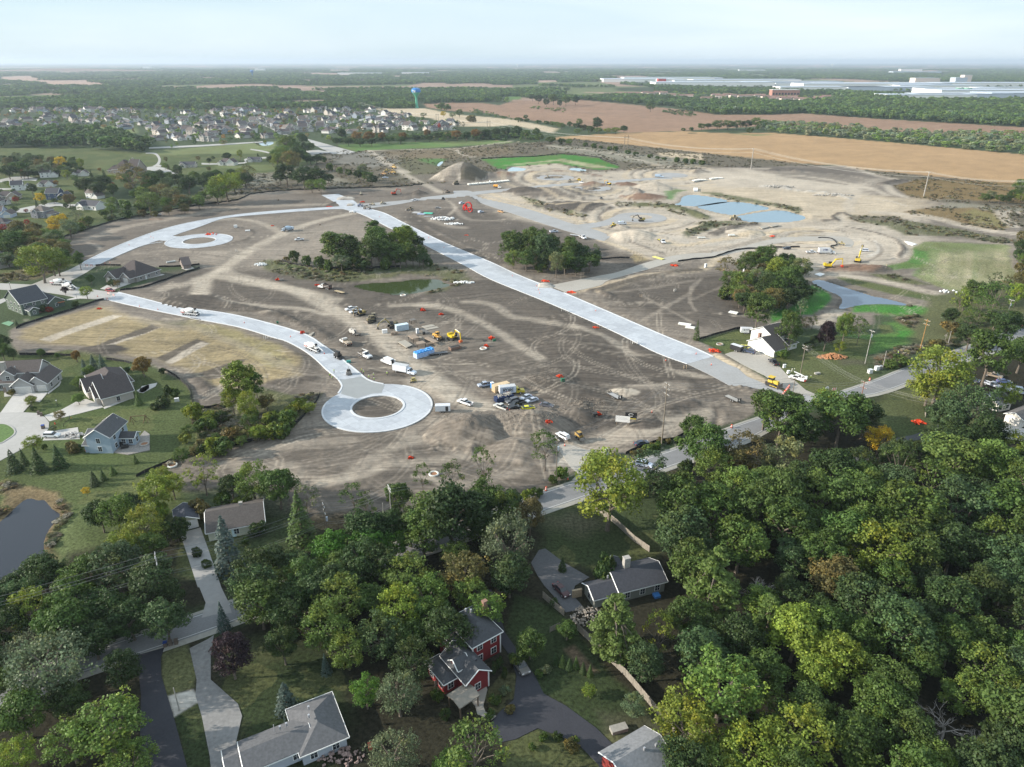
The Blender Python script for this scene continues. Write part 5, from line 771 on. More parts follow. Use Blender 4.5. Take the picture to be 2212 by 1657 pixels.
wood('2 1540 480 1660 470 1700 520 1560 520','gn lg',(6,8),.8,.6,cats=());wood('2 1880 520 2212 590 2212 606 1950 560 1820 545','gn lg',(5,7),.6,.5,cats=());wood('2 650 770 1500 740 2212 710 2212 790 1800 775 1300 785 700 815','dk dk gn ol',(6,9),.8,.9,cats=(LW,),minpx=7)
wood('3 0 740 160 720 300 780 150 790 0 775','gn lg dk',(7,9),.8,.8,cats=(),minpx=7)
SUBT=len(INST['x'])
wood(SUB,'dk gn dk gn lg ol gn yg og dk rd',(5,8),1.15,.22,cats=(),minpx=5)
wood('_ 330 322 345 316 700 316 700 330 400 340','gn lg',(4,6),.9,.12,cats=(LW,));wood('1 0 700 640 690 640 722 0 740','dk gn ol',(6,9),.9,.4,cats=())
def show(t):return t['w']*FOC/depth(Vector((t['x'],t['y'],5)))if-60<t['cx']<2270 and t['cy']<1740 else 0
big={k:sorted([t for t in TREES if TNAME.get(t['kind'],'broadleaf_tree')==k],key=show,reverse=True)for k in('broadleaf_tree','spruce_tree','pine_tree','bush','dead_tree')}
ONE=[]
for nm,L_ in big.items():
 for n,t in enumerate(L_):
  cr,tk,W0,H0=(TP[t['kind']])[t['var']];z=min(0,ground_z(t['x'],t['y']))-.05;sc=(t['w']/W0,t['w']/W0,t['h']/H0);col=shade(t['col'])
  if n>=(298 if nm!='bush'else 120):
   inst(t['x'],t['y'],z,sc,t['rot'],col,cr);inst(t['x'],t['y'],z,sc,t['rot'],col,tk);continue
  o=thing(nm,None,'bush'if nm=='bush'else 'tree',(t['x'],t['y'],z),t['rot']);o.scale=sc;t['o']=o;ONE.append(t)
  if cr:
   c=NO('crown',cr);LK(c);c.parent=o;c.color=col
  c=NO('trunk'if cr else 'branches',tk);LK(c);c.parent=o
scatter('distant_woods','wooded country and small hedgerow trees reaching to the horizon')
WP=arr_poly('_ -20 300 2230 300 2230 1300 -20 1300');n=0
for _ in range(90000):
 if n>15000:break
 a,b=R.uniform(-20,2230),300+1000*R.random()**2.2;p=G(a,b);c=catat(p.x,p.y);f_=fbm(np.array([p.x/18]),np.array([p.y/18]),6,2)[0]
 if c!=WF or f_<.42 or ground_z(p.x,p.y)<-.25:continue
 w=R.uniform(1.0,3.4);q=R.choice(('wd','wg','wl','ct','wg','wl','sg','wo'));k=R.uniform(.7,1.3);inst(p.x,p.y,ground_z(p.x,p.y)-.1,(w/11,w/11,R.uniform(.5,1.5)/14),R.uniform(0,6.28),tuple(v_*k for v_ in PAL[q])+(1,),FARC[n%4]);n+=1
wo_=scatter('weed_clumps','dry weeds and rough tufts on the unmown ground');wo_['category']='weeds'
# ================ BUILDINGS
M_WALL=mat('siding',(.5,.5,.5),.8,var=.05,obj=True);M_ROOF=mat('shingles',(.1,.1,.1),.95,var=.16,scale=2.2,obj=True,bump=.3)
M_TRIM=mat('white_trim',(.78,.78,.76),.6,var=.03);M_PANE=mat('window_pane',(.03,.035,.045),.12,spec=.6,var=.1);M_GDOOR=mat('garage_door',(.62,.60,.56),.6,var=.04,obj=True)
M_BRICK=mat('chimney_brick',(.27,.16,.12),.9,var=.25,scale=6);M_STONE=mat('stone',(.36,.34,.31),.9,var=.25,scale=4);M_METAL=mat('roof_vent',(.5,.5,.52),.4,.6)
def part(mb,name,m,par,col=None,smooth=False):
 o=mb.B(name,m,par,smooth)
 if col:o.color=(*col,1)
 return o
WM={}
def winmesh(w,h,k):
 key=(w,h,k)
 if key not in WM:
  a=MB()
  if k=='f':a.box(-w/2-.12,w/2+.12,-.07,.02,-h/2-.12,h/2+.12);WM[key]=a.mesh('window',M_TRIM)
  elif k=='p':[a.box(x0,x1,-.10,-.06,z0,z1)for x0,x1 in((-w/2,-.04),(.04,w/2))for z0,z1 in((-h/2,-.04),(.04,h/2))];WM[key]=a.mesh('pane',M_PANE)
 return WM[key]
def window(par,x,y,z,rz,w=1.1,h=1.4):
 f=NO('window',winmesh(w,h,'f'));LK(f);f.parent=par;f.location=(x,y,z);f.rotation_euler=(0,0,rz)
 p=NO('pane',winmesh(w,h,'p'));LK(p);p.parent=f;return f
def roof_mb(x0,x1,y0,y1,z,kind,pitch,oh=.45,th=.22):
 k=MB();X0,X1,Y0,Y1=x0-oh,x1+oh,y0-oh,y1+oh;zb=z-oh*pitch*.6
 if kind=='gx':yc=(y0+y1)/2;h=(Y1-Y0)/2*pitch;a=[(X0,Y0,zb),(X0,Y1,zb),(X0,yc,zb+h)];b=[(X1,q[1],q[2])for q in a]
 elif kind=='gy':xc=(x0+x1)/2;h=(X1-X0)/2*pitch;a=[(X0,Y0,zb),(X1,Y0,zb),(xc,Y0,zb+h)];b=[(q[0],Y1,q[2])for q in a]
 if kind in('gx','gy'):
  a2=[(q[0],q[1],q[2]+th)for q in a];b2=[(q[0],q[1],q[2]+th)for q in b];k.add(a+b+a2+b2,[(0,3,5,2),(1,2,5,4),(6,8,11,9),(7,10,11,8),(0,2,8,6),(2,1,7,8),(3,9,11,5),(5,11,10,4),(0,6,9,3),(1,4,10,7)]);return k,h,zb
 lx,ly=X1-X0,Y1-Y0;r=min(lx,ly)/2;h=r*pitch
 if lx>=ly:t=[(X0+r,(Y0+Y1)/2,zb+h),(X1-r,(Y0+Y1)/2,zb+h)]
 else:t=[((X0+X1)/2,Y0+r,zb+h),((X0+X1)/2,Y1-r,zb+h)]
 c=[(X0,Y0,zb),(X1,Y0,zb),(X1,Y1,zb),(X0,Y1,zb)];f=[(0,1,5,4),(1,2,5),(2,3,4,5),(3,0,4)]if lx>=ly else[(0,1,4),(1,2,5,4),(2,3,5),(3,0,4,5)]
 k.add(c+t,f+[(0,3,2,1)]);return k,h,zb
def block(par,B,wc,rc):
 x0,x1,y0,y1,z,kind,pitch=B[:7];opt=B[7]if len(B)>7 else{}
 w=MB().box(x0,x1,y0,y1,-.5,z);rk,h,zb=roof_mb(x0,x1,y0,y1,z,kind,pitch)
 if kind=='gx':yc=(y0+y1)/2;hh=(y1-y0)/2*pitch;w.add([(x0,y0,z),(x0,y1,z),(x0,yc,z+hh),(x1,y0,z),(x1,y1,z),(x1,yc,z+hh)],[(0,1,2),(3,5,4),(0,2,5,3),(1,4,5,2)])
 if kind=='gy':xc=(x0+x1)/2;hh=(x1-x0)/2*pitch;w.add([(x0,y0,z),(x1,y0,z),(xc,y0,z+hh),(x0,y1,z),(x1,y1,z),(xc,y1,z+hh)],[(0,2,1),(3,4,5),(0,3,5,2),(1,2,5,4)])
 part(w,'wall',M_WALL,par,opt.get('wc',wc));part(rk,'roof',M_ROOF,par,opt.get('rc',rc))
 if opt.get('trim',1):
  t=MB();o=.47
  if kind in('hip','gx'):t.box(x0-o,x1+o,y0-o-.05,y0-o+.03,zb-.12,zb+.1);t.box(x0-o,x1+o,y1+o-.03,y1+o+.05,zb-.12,zb+.1)
  if kind in('hip','gy'):t.box(x0-o-.05,x0-o+.03,y0-o,y1+o,zb-.12,zb+.1);t.box(x1+o-.03,x1+o+.05,y0-o,y1+o,zb-.12,zb+.1)
  if kind=='gx':
   for xx in(x0-o,x1+o):
    for s in(-1,1):t.tube([(xx,(y0+y1)/2+s*((y1-y0)/2+.45),zb+.1),(xx,(y0+y1)/2,zb+h+.12)],.13,4)
  if kind=='gy':
   for yy in(y0-o,y1+o):
    for s in(-1,1):t.tube([((x0+x1)/2+s*((x1-x0)/2+.45),yy,zb+.1),((x0+x1)/2,yy,zb+h+.12)],.13,4)
  part(t,'fascia',M_TRIM,par)
 g=opt.get('garage')
 if g:
  face,doors=g
  for c_,wd in doors:
   k=MB()
   if face=='S':X_=x0+(x1-x0)*c_;k.box(X_-wd/2-.15,X_+wd/2+.15,y0-.06,y0+.02,-.1,2.45);fr=part(k,'garage_frame',M_TRIM,par);k=MB();[k.box(X_-wd/2,X_+wd/2,y0-.11-.01*(q%2),y0-.05,.02+q*.57,.57+q*.57)for q in range(4)]
   else:Y_=y0+(y1-y0)*c_;k.box(x0-.06,x0+.02,Y_-wd/2-.15,Y_+wd/2+.15,-.1,2.45);fr=part(k,'garage_frame',M_TRIM,par);k=MB();[k.box(x0-.11-.01*(q%2),x0-.05,Y_-wd/2,Y_+wd/2,.02+q*.57,.57+q*.57)for q in range(4)]
   part(k,'garage_door',M_GDOOR,fr,opt.get('gc',(.62,.60,.56)))
 fl=2 if z>4.6 else 1
 for f in opt.get('win',''):
  Ln=(x1-x0)if f in 'SN'else(y1-y0);n=max(1,int(Ln/opt.get('sp',3.2)))
  for s in range(fl):
   for i in range(n):
    p=(i+.5)/n;zz=1.5+s*2.75
    if f=='S':window(par,x0+Ln*p,y0,zz,0)
    if f=='N':window(par,x0+Ln*p,y1,zz,pi)
    if f=='E':window(par,x1,y0+Ln*p,zz,pi/2)
    if f=='W':window(par,x0,y0+Ln*p,zz,-pi/2)
def door(par,x,y,rz,col=(.25,.2,.17),w=1.0):
 m=mat('door_%d'%int(col[0]*999),col,.6);k=MB().box(-w/2,w/2,-.08,.02,0,2.1);o=part(k,'door',m,par);o.location=(x,y,0);o.rotation_euler=(0,0,rz);q=MB().cyl((w*.38,-.11,1.0),(1,0,0),.03,.12,5).B('door_handle',M_METAL,o)
def chim(par,x,y,z0,z1,m=None,s=.55):k=MB().box(x-s,x+s,y-s*.8,y+s*.8,z0,z1).box(x-s-.08,x+s+.08,y-s*.8-.08,y+s*.8+.08,z1,z1+.18);part(k,'chimney',m or M_BRICK,par)
def vents(par,L_):[part(MB().box(x-.16,x+.16,y-.16,y+.16,z-.4,z+.3),'roof_vent',M_METAL,par)for x,y,z in L_]
HOUSES=[]
def house(nm,label,a,b,c,blocks,wc,rc,extra=None,cat='house'):
 A_,B_,C_=(pts(q)[0]for q in(a,b,c));ang=hs(A_,B_);L_=(B_-A_).length;n=Vector((-sin(ang),cos(ang),0));Dp=abs((C_-A_).dot(n))
 t=thing(nm,label,cat,A_,ang);bl=[(q[0]*L_,q[1]*L_,q[2]*Dp,q[3]*Dp)+tuple(q[4:])for q in blocks]
 for q in bl:block(t,q,wc,rc)
 if extra:extra(t,L_,Dp)
 HOUSES.append((t,A_.x,A_.y));print(nm,round(L_,1),round(Dp,1));return t
def ex1(t,L_,D):chim(t,-.3*L_,D*1.05,5,10.2,M_STONE,.8);door(t,-.28*L_,.33*D-.3,0);vents(t,[(0,D*1.2,8)])
house('grey_house','grey two storey house with stone trimmed garage and white chimney at the court','O 185 747','O 640 724','O 20 690',
[(0,.62,0,1.9,3.0,'gy',.75,dict(garage=('S',[(.5,5.0)]),sp=9)),(.45,1.0,.15,2.6,3.1,'gy',.8,dict(garage=('S',[(.68,2.7)]),win='E',sp=4.2)),(-.8,.62,1.3,3.0,5.7,'gx',.75,dict(win='E',sp=6)),(-.42,-.05,.9,1.6,5.5,'gy',.8,dict(win='S')),(-.9,0,.7,1.4,2.9,'hip',.4,dict(win='S'))],(.40,.39,.38),(.105,.09,.085),ex1)
def ex2(t,L_,D):door(t,.5*L_,0,0,(.3,.26,.24));vents(t,[(.4*L_,.8*D,5.2),(.55*L_,.9*D,5.2),(.75*L_,D,4.6),(.65*L_,.85*D,5)])
house('brown_ranch_house','ranch house with dark brown roof and gabled garage between two court houses','O 1378 915','O 1785 805','O 1160 740',
[(0,1.0,0,.75,3.0,'gx',.7,dict(win='S',sp=6)),(.1,1.25,.55,1.6,3.1,'hip',.62,dict(win='SE',sp=4)),(-.12,.3,.15,.62,2.8,'gx',.75,dict(garage=('W',[(.5,2.6)]))),(-.22,.35,.62,1.15,2.9,'gx',.8,dict(garage=('W',[(.5,4.6)])))],(.45,.41,.37),(.085,.072,.07),ex2)
def ex3(t,L_,D):
 door(t,L_,.6*D,pi/2,(.1,.1,.12),2.2);vents(t,[(.75*L_,.9*D,7.2)]);k=MB()
 [k.tube([(-.12*L_,y,0),(-.12*L_,y,2.6)],.1,5)for y in(.1*D,.3*D,.5*D)];part(k,'porch_post',M_TRIM,t)
house('blue_house','light blue two storey house with sunroom, patio and white trim','O 1192 1538','O 1503 1538','O 1745 1325',
[(0,1,0,1.0,5.5,'gy',.68,dict(win='SWE',sp=3.6)),(1.0,1.62,.48,.80,2.8,'gx',.6,dict(win='SEN',sp=1.7,rc=(.07,.07,.075))),(-.42,0,.45,1.0,2.9,'gx',.5,dict(garage=('W',[(.5,4.5)]))),(-.2,0,.05,.55,2.6,'gx',.35,{})],(.34,.42,.50),(.10,.10,.105),ex3)
def ex4(t,L_,D):door(t,1.25*L_,0,0,(.6,.75,.8));k=MB().box(-.1*L_+.5*L_,.95*L_,-2.6,-.4,-.1,.25);part(k,'deck',mat('deck_wood',(.22,.13,.09),.8),t);part(MB().box(1.35*L_,1.6*L_,-2.5,0,2.3,2.5),'pergola',mat('pergola_wood',(.32,.14,.07),.8),t)
house('green_house','dark green two storey house with pale gable and deck by the intersection','G 262 724','G 545 655','G 112 650',
[(0,1.0,0,1,5.4,'gx',.62,dict(win='SW',sp=3.3)),(1.0,1.62,-.05,1.3,3.0,'gy',.65,dict(win='S',sp=3.5)),(.12,.45,-.28,.2,2.7,'gy',.6,dict(win='S',sp=3))],(.115,.145,.115),(.075,.078,.088),ex4)
def ex5(t,L_,D):door(t,.38*L_,0,0,(.7,.7,.68))
house('tan_ranch_house','tan ranch house with brown hip roof and three car garage on the corner lot','G 1520 357','G 1780 274','G 1300 300',
[(0,1,0,.95,3.0,'hip',.78,dict(win='S',sp=4.5)),(-.22,.15,.05,.4,2.8,'gx',.8,dict(garage=('W',[(.5,2.6)]))),(-.38,.2,.42,.85,2.9,'gx',.8,dict(garage=('W',[(.5,4.8)])))],(.29,.27,.25),(.080,.068,.066),ex5)
def ex6(t,L_,D):
 chim(t,.35*L_,.75*D,2,6.6);door(t,0,.38*D,-pi/2,(.75,.75,.73));k=MB();[k.tube([(x*L_,.2*D,0),(x*L_,.2*D,2.5)],.12,5)for x in(1.8,2.05,2.3)];part(k,'porch_post',M_TRIM,t)
house('white_house','white farmhouse with dark roofs and brick chimney beside the gravel yard','N 1452 852','N 1625 800','N 1105 690',
[(0,1.15,0,1,2.9,'gx',.5,dict(win='S',sp=3.2)),(.85,2.25,.42,1.3,5.3,'gx',.5,dict(win='E',sp=4)),(1.1,2.35,.15,.55,2.6,'hip',.35,{})],(.72,.71,.68),(.075,.068,.066),ex6)
def ex7(t,L_,D):chim(t,.62*L_,.75*D,3,5.6,M_STONE,.4);vents(t,[(.2*L_,.8*D,4.3),(.45*L_,.85*D,4.1),(.85*L_,.8*D,4.3)]);door(t,.45*L_,0,0,(.6,.6,.55))
house('cream_ranch_house','low cream ranch house with weathered brown roof behind a tall blue spruce','X 660 1150','X 1272 1032','X 590 960',
[(0,1,0,1.3,2.7,'gx',.42,dict(win='S',sp=4.2))],(.58,.58,.46),(.10,.088,.082),ex7)
house('cream_garage','cream detached garage with dark gable roof and one white door','X 318 1045','X 545 985','X 500 850',[(0,1,0,1.0,2.6,'gy',.5,dict(garage=('S',[(.5,4.4)]),gc=(.78,.78,.80)))],(.50,.49,.40),(.062,.066,.082),cat='garage')
def ex8(t,L_,D):
 chim(t,1.02*L_,.62*D,3,9.0,s=.45);door(t,-.62*L_,-.65*D,0,(.7,.7,.7));vents(t,[(.4*L_,.7*D,8.5),(.5*L_,.6*D,8.6)]);k=MB().box(-.3*L_,-.16*L_,-.35*D,-.22*D,4.7,5.3);part(k,'skylight',M_PANE,t)
 block(t,(-.75*L_,-.45*L_,-.3*D,.0*D,4.9,'gx',.8,dict(win='W')),(.20,.026,.028),(.07,.072,.078))
 k=MB();[k.box(x-.12,x+.12,y-.12,y+.12,-.3,z)for x,y,z in((0,0,5.4),(L_,0,5.4),(L_,D,5.4),(0,D,5.4),(-.78*L_,-.62*D,3.7),(-.03*L_,-.62*D,3.7))];part(k,'corner_board',M_TRIM,t)
house('red_house','dark red two storey house with white trim and hip roof among the trees','e 240 458','e 374 382','e 122 325',
[(0,1,0,1,5.5,'hip',.6,dict(win='SE',sp=3.0)),(-.78,-.03,-.62,.3,3.9,'gy',.72,dict(win='SE',sp=3)),(-1.2,-.8,-.25,.45,3.0,'hip',.6,dict(win='WS',sp=2.6)),(-.45,-.03,.32,.85,4.8,'hip',.5,dict(win='W'))],(.20,.026,.028),(.07,.072,.078),ex8)
def ex9(t,L_,D):chim(t,.62*L_,.95*D,3,7.4,M_STONE,.7);vents(t,[(.3*L_,.7*D,4.6)])
house('dark_roofed_house','long grey house with wide charcoal roof beyond the board fence','j 440 690','j 850 585','j 318 610',
[(0,.42,0,1.0,2.7,'gx',.5,dict(win='W',sp=4)),(.38,1.08,-.02,1.55,2.9,'gx',.5,dict(win='S',sp=3.4)),(.5,.68,1.1,2.1,2.7,'gy',.5,{})],(.20,.205,.18),(.062,.064,.075),ex9)
def ex10(t,L_,D):vents(t,[(.35*L_,.5*D,5),(.4*L_,.65*D,5.3),(-.3*L_,.5*D,5),(-.15*L_,.55*D,4.6)]);k=MB().tube([(-.42*L_,.55*D,3.6),(-.42*L_,.55*D,5.6)],.07,5);part(k,'roof_pipe',M_METAL,t)
house('grey_hip_house','pale grey house with mottled grey hip roof beside the gravel drive','d 392 945','d 608 853','d 300 735',
[(0,1,0,1,2.7,'hip',.42,dict(win='SE',sp=3.4)),(-1.15,.25,.12,.72,2.6,'gx',.36,dict(win='S',sp=4)),(-1.5,-1.1,.2,.68,2.5,'gx',.36,dict(win='S',sp=3))],(.40,.43,.48),(.125,.125,.13),ex10)
house('red_barn_garage','red garage with grey shingle gable roof at the bottom edge','e 1004 1100','e 1212 968','e 857 952',[(0,1,0,1,2.8,'gx',.45,dict(win='E',sp=3)),],(.22,.035,.03),(.20,.205,.215),lambda t,L_,D:vents(t,[(.6*L_,.4*D,4.6),(.85*L_,.35*D,4.4)]),cat='garage')
house('cream_gabled_house','cream gabled house with open garage front at the right edge','V 2165 1580','V 2350 1500','V 1955 1480',[(0,1.3,0,1,2.8,'gx',.5,dict(garage=('W',[(.5,4.6)]),gc=(.66,.63,.58)))],(.66,.62,.56),(.13,.12,.115))
house('grey_roofed_house','pale house with grey roof half hidden under large trees at right','V 1830 1370','V 2010 1330','V 1480 1260',[(0,1.0,0,1,2.8,'gx',.5,dict(win='S',sp=3))],(.6,.57,.52),(.20,.20,.21))
house('edge_house','taupe two storey house cut by the left edge beyond the weeds','G 40 205','G 180 180','G -60 120',[(0,1,0,1.2,5.4,'gy',.6,dict(win='SE',sp=3.2)),(-.8,0,0,1.0,5.0,'gx',.6,dict(win='S'))],(.34,.31,.28),(.12,.11,.105))
house('garden_shed','small brown shed on a concrete pad by the silt fence','G 2035 215','G 2118 203','G 2025 160',[(0,1,0,.8,2.2,'gx',.7,dict(trim=0))],(.26,.22,.20),(.16,.13,.12),lambda t,L_,D:door(t,.5*L_,0,0),cat='shed')
pv_=pts('e 175 715 e 262 655 e 215 595 e 122 645');c_=sum(pv_,Vector())/4;t=thing('garden_pavilion','tan roofed open pavilion beside the red house patio','pavilion',c_,hs(pv_[0],pv_[1]));L_=(pv_[1]-pv_[0]).length/2;D_=(pv_[2]-pv_[1]).length/2
rk,_,_=roof_mb(-L_,L_,-D_,D_,2.7,'gx',.25,.3);part(rk,'roof',mat('pavilion_roof',(.24,.215,.18),.8),t)
for x in(-L_,L_):
 for y in(-D_,D_):part(MB().box(x-.1,x+.1,y-.1,y+.1,0,2.7),'post',mat('post_wood',(.14,.10,.07),.8),t)
 # ---- suburb houses: a few kinds, copied with their parts
PROTO_H=[]
def proto(nm,blocks,ex=None):
 t=thing(nm,'x','house');[block(t,q,(.5,.5,.5),(.1,.1,.1))for q in blocks]
 if ex:ex(t)
 kids(t);PROTO_H.append(t);return t
S_=dict(win='S',sp=4)
proto('suburb_house',[(-8,2,-5,5,5.5,'gx',.7,dict(win='SE',sp=3.4)),(2,9,-6,4,2.9,'gy',.75,dict(garage=('S',[(.5,4.8)])))],lambda t:chim(t,-6,3,5,9.6))
proto('suburb_house',[(-9,5,-5,5,3.0,'hip',.7,S_),(1,9,-7,2,3.0,'gy',.8,dict(garage=('S',[(.5,4.8)]))),(-7,-3,-6.5,-3,3,'gy',.8,S_)],lambda t:vents(t,[(-2,1,6),(1,2,6)]))
proto('suburb_house',[(-7,5,-5,6,5.4,'hip',.6,dict(win='SW',sp=3.6)),(4,10,-3,5,3.0,'hip',.6,dict(garage=('S',[(.5,4.6)]))),(-4,0,-6.4,-3,5.2,'gy',.8,S_)])
proto('suburb_house',[(-8,8,-4.5,4.5,2.9,'gx',.6,S_),(-7,-1,-7,0,2.9,'gy',.75,dict(garage=('S',[(.5,4.6)])))])
WCS=[(.60,.57,.52),(.48,.43,.38),(.66,.64,.60),(.36,.34,.32),(.44,.42,.38),(.72,.70,.66),(.30,.34,.40)];RCS=[(.115,.095,.09),(.09,.08,.08),(.14,.125,.12),(.075,.075,.085),(.16,.135,.12)]
USEDP=set()
def place_house(k,x,y,rz,wc,rc,label,group=None,sc=1.0):
 p=PROTO_H[k];o=p if k not in USEDP else copy_tree(p);USEDP.add(k);o.location=(x,y,0);o.rotation_euler=(0,0,rz);o.scale=(sc,)*3;o['label']=label
 if group:o['group']=group
 for c in o.children:
  b=c.name.split('.')[0]
  if b=='wall':c.color=(*wc,1)
  if b=='roof':c.color=(*rc,1)
 HOUSES.append((o,x,y));return o
HG='houses of the left suburb'
for s,k,rz,w,r,lb,sc in(('A 245 440',0,25,(.72,.72,.70),3,'white two storey house with dark roof behind a dark round tree',.9),('A 550 300',0,20,(.74,.73,.7),2,'tall white house with brown roof, farthest in its row',.9),('A 530 400',1,10,(.72,.72,.7),1,'white ranch house with dark hip roof beside a green lawn',.85),
('A 660 540',0,5,(.09,.12,.20),3,'navy blue two storey house with white gable trim',1.0),('A 110 540',1,15,(.42,.36,.30),0,'tan ranch house with brown roof at the left',1.0),('A 1060 530',0,-20,(.7,.7,.68),4,'white house with pale gable and chimney above another white ranch',.8),('A 1030 650',3,-20,(.74,.73,.7),3,'white ranch house with dark roof and brick chimney near the silt fence',1.15),
('A 490 740',2,-8,(.24,.24,.26),4,'grey two storey hip roofed house behind the golden tree',.95),('A 40 740',0,10,(.40,.46,.56),0,'pale blue two storey house with white porch at left edge',.9),('A 50 860',2,0,(.4,.42,.46),1,'house roof behind red tinged shrubs at left edge',.8),('A 890 285',1,20,(.62,.6,.55),0,'grey roofed ranch house left of the mansion',.9),
('A 2090 190',3,4,(.5,.46,.40),3,'tan ranch house with dark roof, left of two pale ones',1.0),('B 320 165',1,-4,(.66,.66,.62),0,'long pale ranch house with brown hip roof on the park edge',1.1),('B 610 130',3,2,(.46,.45,.42),3,'small grey ranch house with dark roof beside the big tree clump',.9),('A 10 610',0,80,(.5,.5,.5),1,'narrow strip of a grey house at the left frame edge',.7)):
 p=pts(s)[0];place_house(k,p.x,p.y,rad(rz),w,RCS[r],lb,HG,sc)
house('mansion','large brown house with steep hip roof, dormer and tall chimney by the park','A 1195 262','A 1500 265','A 1190 225',[(.18,.75,0,.9,4.5,'hip',.95,dict(win='S',sp=4)),(-.05,.25,.1,.8,3.0,'hip',.9,dict(win='S')),(.68,1.02,.05,.9,3.6,'gx',.9,dict(win='S')),(.78,.88,-.05,.4,6.2,'gy',.8,dict(win='S'))],(.30,.26,.22),(.085,.07,.066),lambda t,L_,D:chim(t,.62*L_,.8*D,5,13.5,M_STONE,.7))
SP_=[(px(s))for s in('1 0 640 300 600 640 560 760 560 900 600 900 640 640 690 300 700 100 700 0 690','1 120 690 270 690 270 740 120 740','1 890 520 1130 520 1380 560 2212 500 2212 780 1700 790 1850 760 1300 800 1300 680 1000 700 980 640 880 620','2 0 560 350 550 560 520 1000 520 1330 560 1330 640 1430 600 1780 660 1770 700 1380 700 1250 700 1060 720 700 740 400 750 240 740 60 770 0 790','1 430 480 900 500 880 560 500 540 100 560 100 500')]
fh=[];PS=[np.array(p)for p in SP_];tries=0
while len(fh)<175 and tries<20000:
 tries+=1;P=PS[R.choice((0,1,2,2,2,3,3,3,3,4))];q=(R.uniform(P[:,0].min(),P[:,0].max()),R.uniform(P[:,1].min(),P[:,1].max()))
 if not inside(np.array([q[0]]),np.array([q[1]]),P)[0]:continue
 g=G(*q)
 if any((g.x-a)**2+(g.y-b)**2<27**2 for a,b,_,_ in fh):continue
 fh.append((g.x,g.y,q[0],q[1]))
FARH=[]
for x,y,a,b in fh:
 o=place_house(R.choice((0,1,2,3)),x,y,R.choice((rad(-35),rad(55),rad(-125),rad(10)))+R.gauss(0,.15),R.choice(WCS),R.choice(RCS),None,'houses of the far subdivision',R.uniform(1.15,1.45));FARH.append((o,a,b))
def simple(nm,label,cat,x,y,w,d,h,rz,mw,mr,kind='flat',group=None,nwin=0):
 t=thing(nm,label,cat,(x,y,0),rz,group);part(MB().box(-w/2,w/2,-d/2,d/2,-1,h),'wall',mw,t)
 if kind=='flat':part(MB().box(-w/2-.4,w/2+.4,-d/2-.4,d/2+.4,h,h+.8),'roof',mr,t)
 else:rk,_,_=roof_mb(-w/2,w/2,-d/2,d/2,h,kind,.5,.6);part(rk,'roof',mr,t)
 if nwin:
  k=MB()
  for i in range(nwin):xx=-w/2+w*(i+.5)/nwin;part(MB().box(xx-w/nwin*.28,xx+w/nwin*.28,-d/2-.25,-d/2-.02,h*.35,h*.6),'window',M_PANE,t)
 return t
M_WH=mat('warehouse_wall',(.78,.77,.74),.7,var=.04);M_WB=mat('warehouse_roof',(.45,.50,.56),.7,var=.06);M_TH=mat('townhouse_wall',(.66,.55,.48),.8,var=.1);M_TR=mat('townhouse_roof',(.24,.15,.12),.9,var=.1);M_OB=mat('office_brick',(.40,.20,.15),.9,var=.1);M_RED=mat('red_cladding',(.5,.05,.04),.6)
for s in('3 940 392','3 1010 396','3 1060 392','3 1150 390','3 1200 396','3 1260 388','3 1310 392','3 1380 412','3 1470 418','3 1530 414','3 1680 440','3 1760 408','3 1800 420','3 1860 412','3 1910 418','3 1985 420','3 2050 418','3 2140 412','3 2190 425','4 20 440','4 60 430','4 110 436','4 150 446','4 210 428','4 260 446','4 320 452','4 390 444','4 440 432','4 500 428'):
 p=pts(s)[0];simple('townhouse',None,'house',p.x,p.y,R.uniform(24,36),14,R.uniform(7,9),R.uniform(-.3,.3),M_TH,M_TR,'gx','townhouses beyond the crop fields',3)
